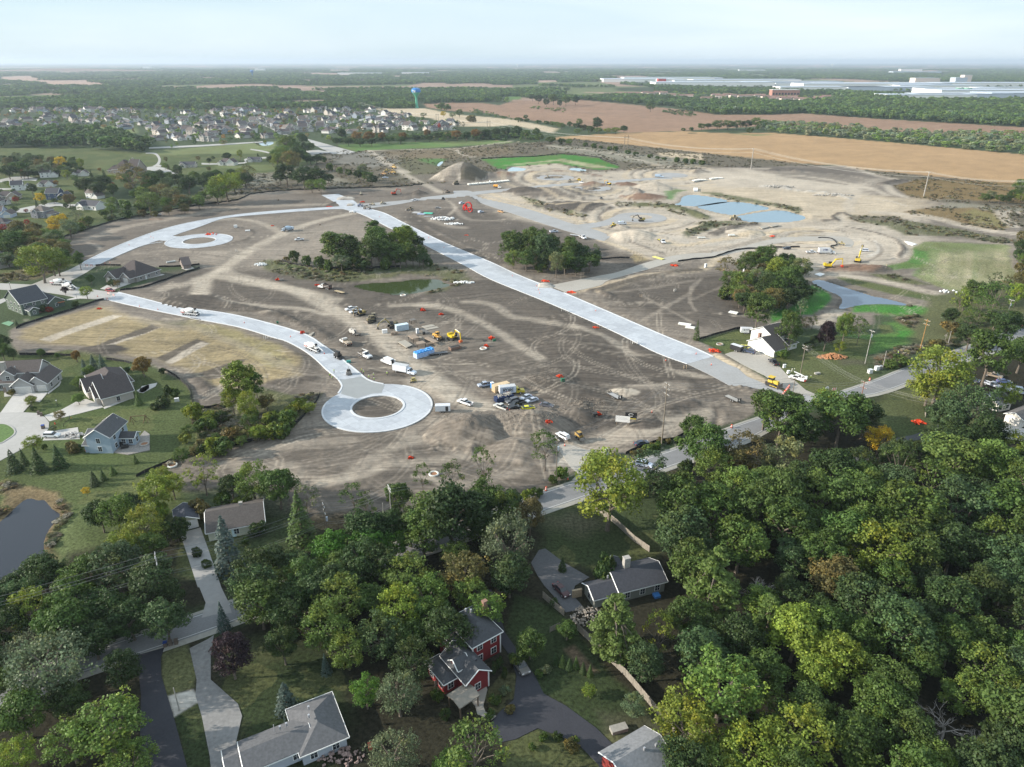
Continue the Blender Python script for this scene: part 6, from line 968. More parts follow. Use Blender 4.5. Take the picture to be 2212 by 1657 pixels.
for s,w,d,h,wm,lb in(('3 1090 276',420,180,13,M_WH,'long white warehouse at the left end of the industrial park'),('3 1340 262',560,160,13,M_WH,'white warehouse strip behind the long front warehouse'),('3 1620 262',260,140,12,M_WB,'bluish low warehouse near the middle of the park'),('3 1290 300',40,40,22,M_RED,'red clad tower building in the industrial park'),('3 1360 298',130,60,20,M_WH,'white office block right of the red tower'),('3 1720 312',560,150,14,M_WH,'big white warehouse with roof vents in front row'),('3 1560 300',200,80,16,M_WH,'white plant beside the front row warehouse'),
('3 2000 280',600,150,12,M_WH,'low white warehouse behind the right field wood'),('4 200 300',480,120,12,M_WB,'blue grey warehouse row behind a field'),('4 230 312',200,60,10,M_WH,'small white warehouse before the blue grey row'),('4 650 325',420,160,14,M_WH,'white fronted warehouse with blue roof'),('4 960 320',560,200,13,M_WB,'wide pale blue roofed warehouse'),('4 520 352',420,90,12,M_WH,'front white warehouse left of dark trees'),('4 1000 352',340,120,12,M_WB,'blue walled warehouse above the dark trees'),('4 1240 328',200,80,11,M_WH,'white shed row right of the blue warehouse'),('4 1450 332',360,90,10,M_WH,'white low plant with grey roof'),
('4 1350 292',130,60,22,M_TH,'tan stepped factory block'),('4 1640 300',60,50,26,M_WB,'grey silo block in the factory district'),('4 1700 294',40,40,34,M_TH,'tan tower of the factory district'),('4 1900 312',520,140,12,M_WH,'white factory hall far right'),('4 1640 372',300,90,13,M_WH,'white hall left of the green tanks'),('4 1930 390',420,120,14,M_WH,'white hall right of the green tanks'),('4 1350 420',280,90,10,M_WH,'low tan warehouse before the far right wood'),('4 1640 412',300,100,10,M_WB,'dark blue roofed warehouse before the wood'),('4 2120 410',220,120,12,M_WB,'blue grey warehouse at right edge'),('4 2100 352',300,70,10,M_WH,'pale sheds at the right edge'),
('2 40 188',110,50,26,M_WH,'white block far beyond the woods at left'),('2 730 192',200,60,22,M_TH,'tan and white block on the far plain'),('2 900 214',380,90,12,M_WH,'low white shed on the far plain'),('2 1380 212',240,80,14,M_WH,'white works far behind the water tower'),('1 1275 158',130,60,24,M_WH,'white farm building near the old landfill'),('4 1270 207',460,90,16,M_WB,'pale blue hall near the horizon'),('4 1230 184',260,60,18,M_WH,'white hall near the horizon at right'),('3 2070 188',300,60,16,M_WH,'white sheds near the horizon')):
 p=pts(s)[0];simple('warehouse',lb,'warehouse',p.x,p.y,w,d,h*1.25,0,wm,M_WB,nwin=0)
p=pts('4 138 408')[0];simple('office_building','four storey red brick office building beyond the field wood','building',p.x,p.y,90,30,22,0,M_OB,M_WH,nwin=9)
for n,s in enumerate(('4 1650 385','4 1690 385','4 1730 385','4 1635 385','4 1710 387')):
 p=pts(s)[0];t=thing('storage_tank',None,'tank',p,0,'storage tanks of the white hall');MB().cyl((0,0,11),(0,0,1),9,22,14).B('shell',mat('tank_green',(.16,.34,.24),.5),t);MB().cyl((0,0,22.4),(0,0,1),9,1.5,14,2).B('dome',M_WH,t)
def wtower(s,label,h,r,cb,cg,nm='water_tower'):
 p=pts(s)[0];t=thing(nm,label,'water tower',p);pr=[(r*.42,0),(r*.30,h*.10),(r*.24,h*.3),(r*.22,h*.5),(r*.30,h*.58),(r*.62,h*.68),(r*.95,h*.78)];n=20
 def lathe(pr):k=MB();vs=[(a*cos(2*pi*i/n),a*sin(2*pi*i/n),z)for a,z in pr for i in range(n)];return k.add(vs,[(j*n+i,j*n+(i+1)%n,(j+1)*n+(i+1)%n,(j+1)*n+i)for j in range(len(pr)-1)for i in range(n)])
 lathe(pr).B('pedestal',cg,t,True);lathe([(r*.95,h*.78),(r,h*.84),(r*.97,h*.9),(r*.8,h*.96),(r*.45,h*.995),(.1,h)]).B('tank',cb,t,True)
 k=MB();[k.box(r*.5*cos(a)-.2,r*.5*cos(a)+.2,r*.5*sin(a)-.2,r*.5*sin(a)+.2,h*.97,h*1.05)for a in np.arange(0,6.28,.7)];k.B('antenna',M_WH,t);return t
M_TB=mat('tower_blue',(.03,.19,.50),.35,var=.05);M_TG=mat('tower_green',(.10,.42,.28),.4,var=.05)
wt=wtower('2 1392 502','blue bulb water tower on a green stem beyond the subdivision',47,12,M_TB,M_TG)
lt_=MB().box(-.5,.5,-.3,0,0,5).box(-2.2,2.2,-.3,0,5,6).box(3.2,4.1,-.3,0,3,6).box(5.4,6.3,-.3,0,3,6).box(4.2,5.3,-.3,0,2.6,3.4).box(4.3,5.2,-.3,0,0,2.6).B('lettering',M_WH,wt);lt_.location=(-6,-11.2,35.5);lt_.rotation_euler=(rad(-4),0,rad(-20))
wtower('1 2185 238','tiny blue water tower far beyond the woods',50,13,M_TB,M_TB);wtower('3 48 150','white water tower on the horizon, left of centre',60,16,M_WH,M_WH);wtower('4 555 150','white water tower on the horizon at right',60,16,M_WH,M_WH)
# ================ VEHICLES AND MACHINES
M_TYRE=mat('tyre',(.035,.034,.033),.9,var=.1);M_RIM=mat('wheel_rim',(.50,.50,.51),.35,.5);M_GLASS=mat('car_glass',(.025,.03,.036),.08,spec=.7,var=.05);M_LAMP=mat('head_lamp',(.8,.8,.78),.2);M_TAIL=mat('tail_lamp',(.45,.02,.015),.3)
M_DARK=mat('dark_steel',(.05,.048,.046),.6,.3,var=.2);M_STEEL=mat('worn_steel',(.22,.20,.18),.6,.5,var=.25);M_WOODP=mat('deck_plank',(.32,.25,.17),.85,var=.2,scale=4)
def paint(c,r=.35):return mat('paint_%02d_%02d_%02d'%tuple(int(q*99)for q in c),c,r,spec=.5,coat=.3,var=.05)
def dusty(c):return mat('dusty_%02d_%02d_%02d'%tuple(int(q*99)for q in c),c,.6,spec=.3,var=.22,scale=2.5)
def onroad(x,y):
 for P in ROADS:
  if P[:,0].min()<x<P[:,0].max()and P[:,1].min()<y<P[:,1].max()and inside(np.array([x]),np.array([y]),P)[0]:return.13
 return 0
def gz(x,y):r=onroad(x,y);return r if r else max(ground_z(x,y),-.1)+.02
WHM={}
def wheels(t,xs,w,r=.36,tw=.24,rim=True,z=None):
 for x in xs:
  for s in(-1,1):
   k=(round(r,2),round(tw,2))
   if k not in WHM:WHM[k]=(MB().cyl((0,0,0),(0,1,0),r,tw,14).mesh('tyre',M_TYRE),MB().cyl((0,0,0),(0,1,0),r*.58,tw+.04,10).mesh('rim',M_RIM))
   o=NO('wheel',WHM[k][0]);LK(o);o.parent=t;o.location=(x,s*(w/2-tw/2),r if z is None else z)
   if rim:q=NO('rim',WHM[k][1]);LK(q);q.parent=o
def lamps(t,xf,xr,w,z,zr=None):
 for s in(-1,1):
  MB().box(xf-.06,xf+.03,s*w*.36-.2,s*w*.36+.2,z-.09,z+.09).B('headlight',M_LAMP,t);MB().box(xr-.03,xr+.06,s*w*.38-.14,s*w*.38+.14,(zr or z)-.12,(zr or z)+.12).B('tail_light',M_TAIL,t)
def car(t,kind,c):
 m=paint(c)
 if kind in('sedan','sport'):
  l,h=(2.4,1.42)if kind=='sedan'else(2.35,1.30);W_=.92
  MB().prof([(-l,.35),(-l-.02,.72),(-l+.12,.95),(-1.6,1.0),(-.6,.98),(1.05,.95),(l-.25,.78),(l,.58),(l,.32)],-W_,W_,.06,.6).B('body',m,t)
  MB().prof([(-1.85,.97),(-1.15,h-.03),(.25,h-.03),(1.15,.93)],-.80,.80,.16,1.0).B('window_band',M_GLASS,t);MB().prof([(-1.2,h-.04),(-1.05,h+.02),(.15,h+.02),(.32,h-.04)],-.64,.64).B('roof',m,t)
  if kind=='sport':MB().prof([(1.0,.965),(l-.3,.80),(l-.3,.82),(1.0,.985)],-.6,.6).B('hood_panel',M_DARK,t)
  wheels(t,(-1.45,1.45),1.86,.34);lamps(t,l,-l,1.8,.66,.8)
 elif kind=='suv':
  MB().prof([(-2.4,.42),(-2.42,1.05),(-1.2,1.12),(.95,1.08),(2.15,.98),(2.4,.75),(2.4,.4)],-.97,.97,.05,.8).B('body',m,t)
  MB().prof([(-2.32,1.06),(-2.05,1.66),(.35,1.68),(1.15,1.06)],-.86,.86,.14,1.2).B('window_band',M_GLASS,t);MB().prof([(-2.12,1.64),(-2.0,1.75),(.25,1.75),(.48,1.64)],-.74,.74,.05,1.7).B('roof',m,t)
  MB().box(-2.36,-2.05,-.86,.86,1.05,1.5,.1,.08).B('tailgate',m,t)
  wheels(t,(-1.45,1.45),1.98,.39,.26);lamps(t,2.4,-2.42,1.9,.8,1.0)
 elif kind in('pickup','utility'):
  MB().prof([(-.55,.5),(-.55,1.12),(1.1,1.12),(2.75,1.05),(2.95,.8),(2.95,.45)],-.99,.99,.04,.9).B('body',m,t)
  MB().prof([(-.5,1.1),(-.42,1.76),(.95,1.78),(1.65,1.1)],-.88,.88,.14,1.3).B('window_band',M_GLASS,t);MB().prof([(-.46,1.74),(-.4,1.86),(.85,1.86),(1.05,1.74)],-.76,.76,.04,1.8).B('roof',m,t)
  k=MB().box(-2.95,-.58,-.99,-.88,.5,1.15).box(-2.95,-.58,.88,.99,.5,1.15).box(-2.95,-2.86,-.88,.88,.5,1.13).box(-.68,-.58,-.88,.88,.5,1.13);k.B('bed_wall',m,t);MB().box(-2.86,-.68,-.88,.88,.5,.68).B('bed_floor',M_DARK,t)
  if kind=='utility':[MB().box(-2.97,-.6,s*1.0-.2,s*1.0+.2,.6,1.6).B('tool_box',m,t)for s in(-1,1)];MB().box(-2.9,1.2,-.9,-.82,1.9,1.98).box(-2.9,1.2,.82,.9,1.9,1.98).box(-2.0,-1.92,-.9,.9,1.6,1.95).B('ladder_rack',M_STEEL,t)
  wheels(t,(-1.85,1.85),2.0,.41,.28);lamps(t,2.95,-2.96,1.9,.85,.95)
 elif kind=='van':
  MB().prof([(-2.9,.45),(-2.92,2.35),(-2.7,2.5),(1.0,2.5),(1.9,1.55),(2.75,1.25),(2.9,.9),(2.9,.45)],-1.0,1.0,.08,1.7).B('body',m,t)
  MB().prof([(1.18,2.32),(1.95,1.55),(1.98,1.55),(1.25,2.36)],-.8,.8).B('windscreen',M_GLASS,t);[MB().box(.75,1.55,s*.97-.02,s*.97+.02,1.5,2.1,.2).B('side_window',M_GLASS,t)for s in(-1,1)]
  MB().box(-2.96,-2.9,-.8,.8,.6,2.2).B('hold_shade_panel',M_DARK,t);[MB().box(-3.75,-2.95,s*1.0-.03,s*1.0+.03,.6,2.3).B('rear_door',m,t)for s in(-1,1)]  # dark panel on the closed rear stands for the shaded hold
  wheels(t,(-1.9,1.9),2.0,.37,.24);lamps(t,2.9,-2.93,1.9,.9)
def truck_cab(t,x0,c,hood=1.5,w=2.3,z=.6):
 m=paint(c);MB().prof([(x0,z),(x0,z+.9),(x0+1.6,z+.9),(x0+1.6+hood,z+.7),(x0+1.7+hood,z+.1),(x0+1.7+hood,z)],-w/2+.05,w/2-.05,.1,z+.6).B('hood',m,t)
 MB().prof([(x0,z+.85),(x0,z+1.85),(x0+.95,z+1.85),(x0+1.6,z+.88)],-w/2+.1,w/2-.1,.1,z+1.4).B('cab',m,t)
 MB().prof([(x0+1.0,z+1.75),(x0+1.58,z+.95),(x0+1.64,z+.97),(x0+1.08,z+1.8)],-w/2+.25,w/2-.25).B('windscreen',M_GLASS,t);[MB().box(x0+.35,x0+1.2,s*(w/2-.1)-.02,s*(w/2-.1)+.02,z+1.0,z+1.6,.12).B('side_window',M_GLASS,t)for s in(-1,1)]
def chassis(t,x0,x1,z=.85):MB().box(x0,x1,-.5,.5,z-.25,z).B('chassis',M_DARK,t)
def boxtruck(t,c,bc,L_=6.2,hb=2.5,words=None):
 chassis(t,-L_/2-.9,L_/2+1.6,.8);truck_cab(t,L_/2-.55,c);x0,x1=-L_/2-.9,L_/2-.7;b=MB().box(x0,x1,-1.2,1.2,.95,.95+hb).B('cargo_box',paint(bc,.5),t);MB().box(x0+.02,x1-.02,-1.17,1.17,.95+hb,.98+hb).B('box_roof',mat('truck_roof',(.50,.51,.52),.6),t)
 MB().box(x0-.03,x0,-1.1,1.1,1.0,.9+hb).B('roller_door',mat('roller',(.6,.6,.6),.5),t)
 if words:sign_words(t,*words)
 wheels(t,(-L_/2+.4,L_/2+.9),2.25,.48,.3);lamps(t,L_/2+2.62,x0,2.1,.95)
GLY={'R':['0006','0646','4643','4303','1340'],'Y':['0624','4624','2420'],'A':['0026','2640','1232'],'N':['0006','0640','4046'],'F':['0006','0646','0333'],'T':['0646','2620'],'L':['0600','0040'],'H':['0006','4046','0343'],'O':['0006','0646','4640','4000'],'S':['4606','0603','0343','4340','4000'],'P':['0006','0646','4643','4303'],'I':['2620'],'D':['0006','0636','3645','4541','4130','3000'],'E':['0600','0646','0333','0040'],'0':['0006','0646','4640','4000'],'M':['0006','0623','2346','4640'],'C':['4606','0600','0040'],'U':['0600','0040','4046'],'G':['4606','0600','0040','4043','4323'],'-':['0343'],'V':['0620','2046'],'X':['0046','0640']}
def letters(txt,h,th=.16,dep_=.03):
 k=MB();u=h/6;x=0
 for ch in txt:
  for s in GLY.get(ch,[]):
   a=Vector((x+int(s[0])*u,0,int(s[1])*u));b=Vector((x+int(s[2])*u,0,int(s[3])*u));d=(b-a).normalized();a=a-d*th*h/2;b=b+d*th*h/2;n=Vector((-d.z,0,d.x))*th*h/2
   k.add([a-n,b-n,b+n,a+n,a-n+Vector((0,-dep_,0)),b-n+Vector((0,-dep_,0)),b+n+Vector((0,-dep_,0)),a+n+Vector((0,-dep_,0))],[(0,1,2,3),(4,7,6,5),(0,4,5,1),(1,5,6,2),(2,6,7,3),(3,7,4,0)])
  x+=5.4*u
 return k,x-1.4*u
def sign_words(par,txt,h,x,y,z,m,rz=0,th=.2,name='lettering'):
 k,w=letters(txt,h,th);o=k.B(name,m,par);o.location=(x-w/2*cos(rz),y-w/2*sin(rz),z);o.rotation_euler=(0,0,rz);return o
M_INK=mat('black_ink',(.02,.02,.022),.6);M_BLUEINK=mat('blue_ink',(.03,.06,.25),.6)
def lathe_x(pr,n=14):
 k=MB();vs=[(x,r*cos(2*pi*i/n),r*sin(2*pi*i/n))for x,r in pr for i in range(n)]
 return k.add(vs,[(j*n+i,j*n+(i+1)%n,(j+1)*n+(i+1)%n,(j+1)*n+i)for j in range(len(pr)-1)for i in range(n)]+[tuple(range(n)),tuple(range((len(pr)-1)*n,len(pr)*n))])
def mixer(t,c=(.78,.78,.77),band=(.42,.03,.03),front=True,drum=(.80,.80,.79)):
 m=paint(c);chassis(t,-4.6,4.4,.95);d=lathe_x([(-2.6,.75),(-2.2,1.1),(-.6,1.25),(.8,1.1),(2.4,.55),(2.7,.5)]).B('drum',paint(drum,.4),t);d.location=(-.1,0,2.35);d.rotation_euler=(0,rad(-10),0)
 MB().box(-4.7,-2.9,-1.1,1.1,.9,2.4,.1,.1).B('engine_housing',m,t);MB().box(-4.72,-2.88,-1.12,1.12,1.15,1.5).B('colour_band',paint(band),t)
 MB().box(2.4,4.3,-1.05,.25,.8,2.2,.15,.08).B('cab',m,t);MB().prof([(4.15,2.05),(4.3,1.3),(4.34,1.3),(4.2,2.08)],-1.0,.2).B('windscreen',M_GLASS,t);MB().box(2.7,4.0,-1.08,-1.03,1.3,2.0).B('side_window',M_GLASS,t)
 MB().box(2.3,3.2,-.45,.45,2.9,3.6,.1).B('hopper',M_DARK,t);MB().tube([(3.2,.3,2.8),(5.2,.7,1.7),(6.2,.9,1.1)],[.22,.2,.18],6).B('chute',m,t);MB().box(1.9,2.0,-.7,.7,1.0,3.1).B('drum_support',M_STEEL,t)
 MB().box(-2.8,2.3,-1.15,-.9,.85,1.2).box(-2.8,2.3,.9,1.15,.85,1.2).B('fender',m,t);wheels(t,(-3.6,-2.4,-1.2,-.0,3.4),2.3,.5,.32)
def dumptruck(t,c=(.76,.76,.75),body=(.10,.08,.07),load=None,L_=7.5,low=False):
 chassis(t,-L_/2,L_/2+.2,.95);truck_cab(t,L_/2-3.2,c,1.7,2.4,.65);m=dusty(body);x0,x1=-L_/2,L_/2-3.4;h=.6 if low else 1.5
 MB().box(x0,x1,-1.2,-1.1,1.05,1.05+h).box(x0,x1,1.1,1.2,1.05,1.05+h).box(x1-.1,x1,-1.1,1.1,1.05,1.35+h).box(x0,x0+.1,-1.1,1.1,1.05,.95+h).B('dump_body',m,t);MB().box(x0+.1,x1-.1,-1.1,1.1,1.0,1.15).B('body_floor',M_DARK,t)
 if load:MB().box(x0+.15,x1-.15,-1.05,1.05,1.15,1.0+h,.5,.4).B('load',dusty(load),t)
 [MB().tube([(x0+.2,s*1.22,1.1+h*.9),(x1-.1,s*1.22,1.15)],.06,5).B('side_brace',paint(c),t)for s in(-1,1)];wheels(t,(-L_/2+.8,-L_/2+2.0,L_/2-.7),2.4,.5,.34);lamps(t,L_/2+.2,x0,2.1,1.0)
def enclosed(t,c,L_=5.0,words=None,open_=False):
 m=paint(c,.5);MB().box(-L_/2,L_/2,-1.05,1.05,.5,2.5).B('trailer_box',m,t);MB().box(-L_/2+.03,L_/2-.03,-1.02,1.02,2.5,2.54).B('trailer_roof',mat('trailer_roof',(.62,.63,.66),.6),t);MB().tube([(L_/2,0,.45),(L_/2+1.2,0,.45)],.06,5).B('hitch',M_DARK,t)
 MB().box(L_*.18,L_*.36,-1.09,-1.04,.6,2.3).B('side_door',mat('trailer_door',tuple(min(1,q*1.1+.02)for q in c),.5),t)
 if words:sign_words(t,*words)
 if open_:MB().box(-L_/2-.05,-L_/2,-1,1,.55,2.4).B('rear_frame',M_RIM,t)
 wheels(t,(-.75,.05),2.2,.34,.2)
def flattrailer(t,L_=6.5,deck=(.32,.25,.17),extra=None):
 MB().box(-L_/2,L_/2,-1.05,1.05,.62,.70).B('deck',dusty(deck),t);MB().box(-L_/2,L_/2,-1.1,-1.02,.5,.75).box(-L_/2,L_/2,1.02,1.1,.5,.75).B('side_rail',M_DARK,t);MB().tube([(L_/2,-.8,.55),(L_/2+1.4,0,.55),(L_/2,.8,.55)],.06,5).B('drawbar',M_DARK,t)
 wheels(t,(-1.1,-.2),2.35,.34,.2);
 if extra=='ramps':[MB().box(-L_/2-.12,-L_/2-.04,y-.3,y+.3,.6,1.7).B('ramp',M_DARK,t)for y in(-.6,.6)]
 if extra=='tyres':[MB().tube([(L_/2-.3+.35*cos(a),y,.75+.35+.35*sin(a))for a in np.linspace(0,6.28,12)],.13,6).B('spare_tyre',M_TYRE,t)for y in(-.5,.35)];[MB().box(-L_/2-.12,-L_/2-.04,y-.3,y+.3,.6,1.7).B('ramp',M_DARK,t)for y in(-.6,.6)]
def tracks(t,L_=4.0,gauge=2.6,w=.6,h=.95):
 for s in(-1,1):MB().prof([(-L_/2,h*.5),(-L_/2+.3,h),(L_/2-.3,h),(L_/2,h*.5),(L_/2-.35,0),(-L_/2+.35,0)],s*gauge/2-w/2,s*gauge/2+w/2).B('track',M_DARK,t);
 MB().box(-.7,.7,-gauge/2,gauge/2,.3,h).B('undercarriage',M_DARK,t)
def excavator(t,c=(.62,.42,.03),sc=1.0,pose=((2.6,4.6),(6.2,3.3),(6.4,.9)),swing=0,bucket=None,arm=None):
 m=dusty(c)if arm is None else dusty(arm);u=thing('upper_structure',None,None);u.parent=t;u.rotation_euler=(0,0,swing);tracks(t,4.2,2.7,.62,1.0);U=u
 MB().box(-2.6,1.0,-1.35,1.35,1.15,2.0,.08,.05).B('body',dusty(c),U);MB().box(-2.7,-1.4,-1.35,1.35,1.2,2.45,.12,.15).B('counterweight',dusty(tuple(q*.85 for q in c)),U)
 MB().box(-.3,1.35,.45,1.35,1.6,3.0,.12,.08).B('cab',M_DARK,U);MB().box(-.1,1.37,.5,1.37,2.0,2.75,.08,.06).B('cab_window',M_GLASS,U)
 a,b,d=pose;MB().tube([(.9,-.2,1.9),(a[0],-.2,a[1]),(b[0],-.2,b[1])],[.34,.40,.22],4).B('boom',m,U);MB().tube([(b[0]-.5,-.2,b[1]+.4),(b[0],-.2,b[1]),(d[0],-.2,d[1])],[.2,.26,.15],4).B('stick',m,U)
 MB().tube([(1.2,-.2,1.6),((a[0]+.9)/2+.6,-.2,(a[1]+1.6)/2)],.09,5).tube([(a[0],-.2,a[1]+.35),(b[0]-.4,-.2,b[1]+.5)],.09,5).B('cylinder',M_RIM,U)
 MB().prof([(d[0]-.5,d[1]+.1),(d[0]+.35,d[1]+.15),(d[0]+.5,d[1]-.6),(d[0]-.2,d[1]-1.0),(d[0]-.75,d[1]-.5)],-.85,.45).B('bucket',dusty(bucket)if bucket else M_STEEL,U);t.scale=(sc,)*3
def loader(t,c=(.62,.36,.06),sc=1.0,fork=False):
 m=dusty(c);MB().box(-3.1,-.6,-1.0,1.0,1.0,2.2,.15,.1).B('engine_housing',m,t);MB().box(-1.2,.3,-.8,.8,2.0,3.4,.12,.1).B('cab',m,t);MB().box(-1.1,.32,-.82,.82,2.5,3.15,.06,.02).B('cab_window',M_GLASS,t);MB().box(-.6,2.0,-.6,.6,.9,1.7).B('front_frame',m,t)
 [MB().tube([(1.2,s*.55,2.0),(2.6,s*.55,1.5),(3.4,s*.55,.6)],.16,4).B('lift_arm',M_DARK if fork else m,t)for s in(-1,1)]
 if fork:MB().box(3.4,3.5,-1.3,1.3,.3,1.3).box(3.5,4.9,-.7,-.5,.3,.4).box(3.5,4.9,.5,.7,.3,.4).B('fork',M_DARK,t)
 else:MB().prof([(3.3,.2),(3.3,1.3),(3.6,1.35),(3.7,.5),(4.5,.15)],-1.4,1.4).B('bucket',M_STEEL,t)
 wheels(t,(-1.9,1.5),2.6,.78,.6,rim=True);t.scale=(sc,)*3
def dozer(t,c=(.60,.42,.05),sc=1.0):
 m=dusty(c);tracks(t,3.6,2.2,.65,1.15);MB().box(.1,2.0,-.6,.6,.9,2.0,.1,.08).B('hood',m,t);MB().box(-1.4,.2,-.75,.75,1.0,2.9,.1,.08).B('cab',m,t);MB().box(-1.3,.23,-.78,.78,2.05,2.7,.05,.02).B('cab_window',M_GLASS,t);MB().box(-1.5,.4,-.85,.85,2.9,3.0).B('cab_roof',m,t)
 MB().prof([(2.5,.1),(2.35,.65),(2.5,1.3),(2.62,1.3),(2.5,.65),(2.65,.1)],-1.7,1.7).B('blade',M_STEEL,t);[MB().tube([(-.2,s*1.5,.6),(2.45,s*1.3,.5)],.11,5).B('push_arm',m,t)for s in(-1,1)];MB().tube([(-1.6,0,.9),(-2.3,0,.7),(-2.5,0,.1)],.15,4).B('ripper',M_DARK,t);t.scale=(sc,)*3
def skid(t,c=(.55,.38,.08),sc=1.0,att='bucket'):
 m=dusty(c);MB().box(-1.5,.9,-.65,.65,.45,1.2,.05).B('body',m,t);MB().box(-.8,.8,-.55,.55,1.2,2.1,.12,.06).B('cab',M_DARK,t);MB().box(-.75,.75,-.57,.57,2.1,2.18).B('cab_roof',m,t);[MB().tube([(-1.4,s*.75,1.6),(.9,s*.75,1.3),(1.4,s*.75,.4)],.11,4).B('lift_arm',m,t)for s in(-1,1)]
 MB().prof([(1.4,.1),(1.4,.7),(1.7,.7),(2.2,.1)],-.95,.95).B('bucket'if att=='bucket'else att,M_STEEL if att=='bucket'else M_DARK,t);wheels(t,(-.65,.6),1.75,.42,.3);t.scale=(sc,)*3
def roller_machine(t,c=(.55,.45,.1),sc=1.0):
 MB().cyl((1.6,0,.75),(0,1,0),.75,2.1,16).B('drum',M_STEEL,t);MB().box(-2.2,.6,-.8,.8,.8,1.8,.1,.05).B('engine_housing',dusty(c),t);MB().box(-.3,.8,-.7,.7,1.6,2.7,.08).B('cab',dusty(c),t);MB().box(-.2,.83,-.73,.73,1.95,2.5).B('cab_window',M_GLASS,t);wheels(t,(-1.3,),2.2,.75,.5);t.scale=(sc,)*3
def tanker(t,c=(.75,.34,.05)):chassis(t,-3.6,3.6);truck_cab(t,1.2,(.75,.72,.65),1.0);q=lathe_x([(-3.5,.5),(-3.4,1.05),(.7,1.05),(.8,.5)]).B('tank',dusty(c),t);q.location=(0,0,2.0);wheels(t,(-2.6,-1.4,2.6),2.4,.5,.34)
def bucket_truck(t):
 car(t,'utility',(.78,.78,.78));MB().cyl((-1.6,0,1.9),(0,0,1),.3,1.0,8).B('turret',paint((.78,.78,.78)),t);MB().tube([(-1.6,0,2.4),(1.4,.1,2.9),(1.5,.1,2.95)],.17,5).B('lower_boom',paint((.78,.78,.78)),t);MB().tube([(1.4,.3,2.95),(-2.6,.3,2.3)],.14,5).B('upper_boom',paint((.78,.78,.78)),t);MB().box(-3.7,-2.8,-.1,.8,1.5,2.5,.04,.04).B('worker_basket',paint((.78,.78,.78)),t);MB().box(-3.3,-3.0,-1.0,1.0,.5,1.1).B('warning_panel',paint((.6,.06,.03)),t)
VEH=[]
def put(nm,label,cat,rear,front,fn,*a,group=None,**k):
 p,q=pts(rear)[0],pts(front)[0];m=(p+q)/2;o=thing(nm,label,cat,(m.x,m.y,gz(m.x,m.y)),hs(p,q),group);fn(o,*a,**k);VEH.append((o,m.x,m.y));return o
WHT=(.76,.77,.79)
put('pickup_truck','white crew cab pickup driving alone on the tan haul road','pickup','S 740 560','S 600 512',car,'pickup',WHT)
put('pickup_truck','silver blue pickup nosed beside the blue portable toilet','pickup','S 990 290','S 860 312',car,'pickup',(.36,.40,.48))
put('pickup_truck','pale silver pickup with dark bed at the left end of the parked row','pickup','S 1200 615','S 1050 555',car,'pickup',(.52,.52,.50))
put('parked_car','grey suv parked against the navy dumpster','car','S 1320 488','S 1200 520',car,'suv',(.11,.115,.13));put('pickup_truck','black pickup parked between the dumpster and the yellow coupe','pickup','S 1400 518','S 1240 565',car,'pickup',(.015,.015,.018))
put('parked_car','black suv at the near end of the parked row','car','S 1215 650','S 1355 600',car,'suv',(.018,.018,.02));put('parked_car','bright yellow sports coupe with black hood','car','S 1385 600','S 1535 580',car,'sport',(.70,.66,.02))
put('parked_car','silver sedan with sunroof, farther of two silver sedans','car','S 1490 435','S 1375 480',car,'sedan',(.42,.46,.54));put('parked_car','silver sedan, nearer of two silver sedans','car','S 1580 475','S 1440 512',car,'sedan',(.42,.46,.54));put('parked_car','dark grey sedan parked alone right of the yellow coupe','car','S 1620 545','S 1775 568',car,'sedan',(.10,.105,.13))
put('parked_car','white suv waiting on the gravel entrance by a utility pole','car','S 1950 1020','S 1850 965',car,'suv',WHT);put('skid_steer','yellow skid steer loader on the gravel entrance','loader','S 2060 950','S 2150 1015',skid,(.42,.27,.08));put('parked_car','dark blue sedan beside the silt fence along the road','car','T 765 1070','T 918 1040',car,'sedan',(.035,.05,.085))
put('box_truck','white box truck with grey roof on the haul road','truck','R 340 1270','R 660 1330',boxtruck,(.70,.76,.84),(.72,.74,.78),5.8,2.35);put('cargo_van','white van with open rear doors behind the box truck','van','R 300 1155','R 150 1095',car,'van',(.78,.79,.80))
t=put('stake_truck','white small stake bed truck with long beam on its rack','truck','Q 1290 985','Q 1470 1055',dumptruck,(.78,.79,.80),(.12,.10,.085),(.2,.17,.14),6.2,True);MB().box(-2.5,1.2,.6,1.0,2.6,2.8).B('beam',mat('white_beam',(.6,.58,.54),.7),t);MB().box(-2.5,-2.4,.6,1.0,1.6,2.6).box(.9,1.0,.6,1.0,1.6,2.6).B('rack_post',M_DARK,t)
put('flatbed_truck','muddy brown flatbed truck with planks between cable trailer and white truck','truck','Q 1130 850','Q 950 740',dumptruck,(.60,.58,.55),(.34,.28,.21),(.40,.33,.25),7.0,True)
def reels(t):
 flattrailer(t,5.6,(.2,.17,.14));[(MB().cyl((x,0,1.6),(0,1,0),1.0,.12,18).cyl((x,.9,1.6),(0,1,0),1.0,.12,18).B('reel_flange',mat('reel_white',(.55,.53,.5),.7),t),MB().cyl((x,.45,1.6),(0,1,0),.75,.8,14).B('cable',M_DARK,t))for x in(-.2,1.5)]
put('cable_trailer','trailer carrying two big cable reels beside the haul road','trailer','Q 1270 635','Q 1110 585',reels)
put('mixer_truck','white and red concrete mixer discharging on the near new street','truck','Q 350 850','Q 565 950',mixer);put('mixer_truck','white mixer with red rear and lowered chutes driving up the new street','truck','P 500 215','P 720 240',mixer)
put('mixer_truck','white mixer with red tail, farther of two parked at the intersection','truck','G 560 385','G 770 395',mixer);put('mixer_truck','white mixer, nearer of two parked at the intersection','truck','G 690 410','G 850 458',mixer,band=(.6,.6,.6));put('parked_car','red suv at the barricades by the new street end','car','G 1183 455','G 1266 468',car,'suv',(.30,.025,.025))
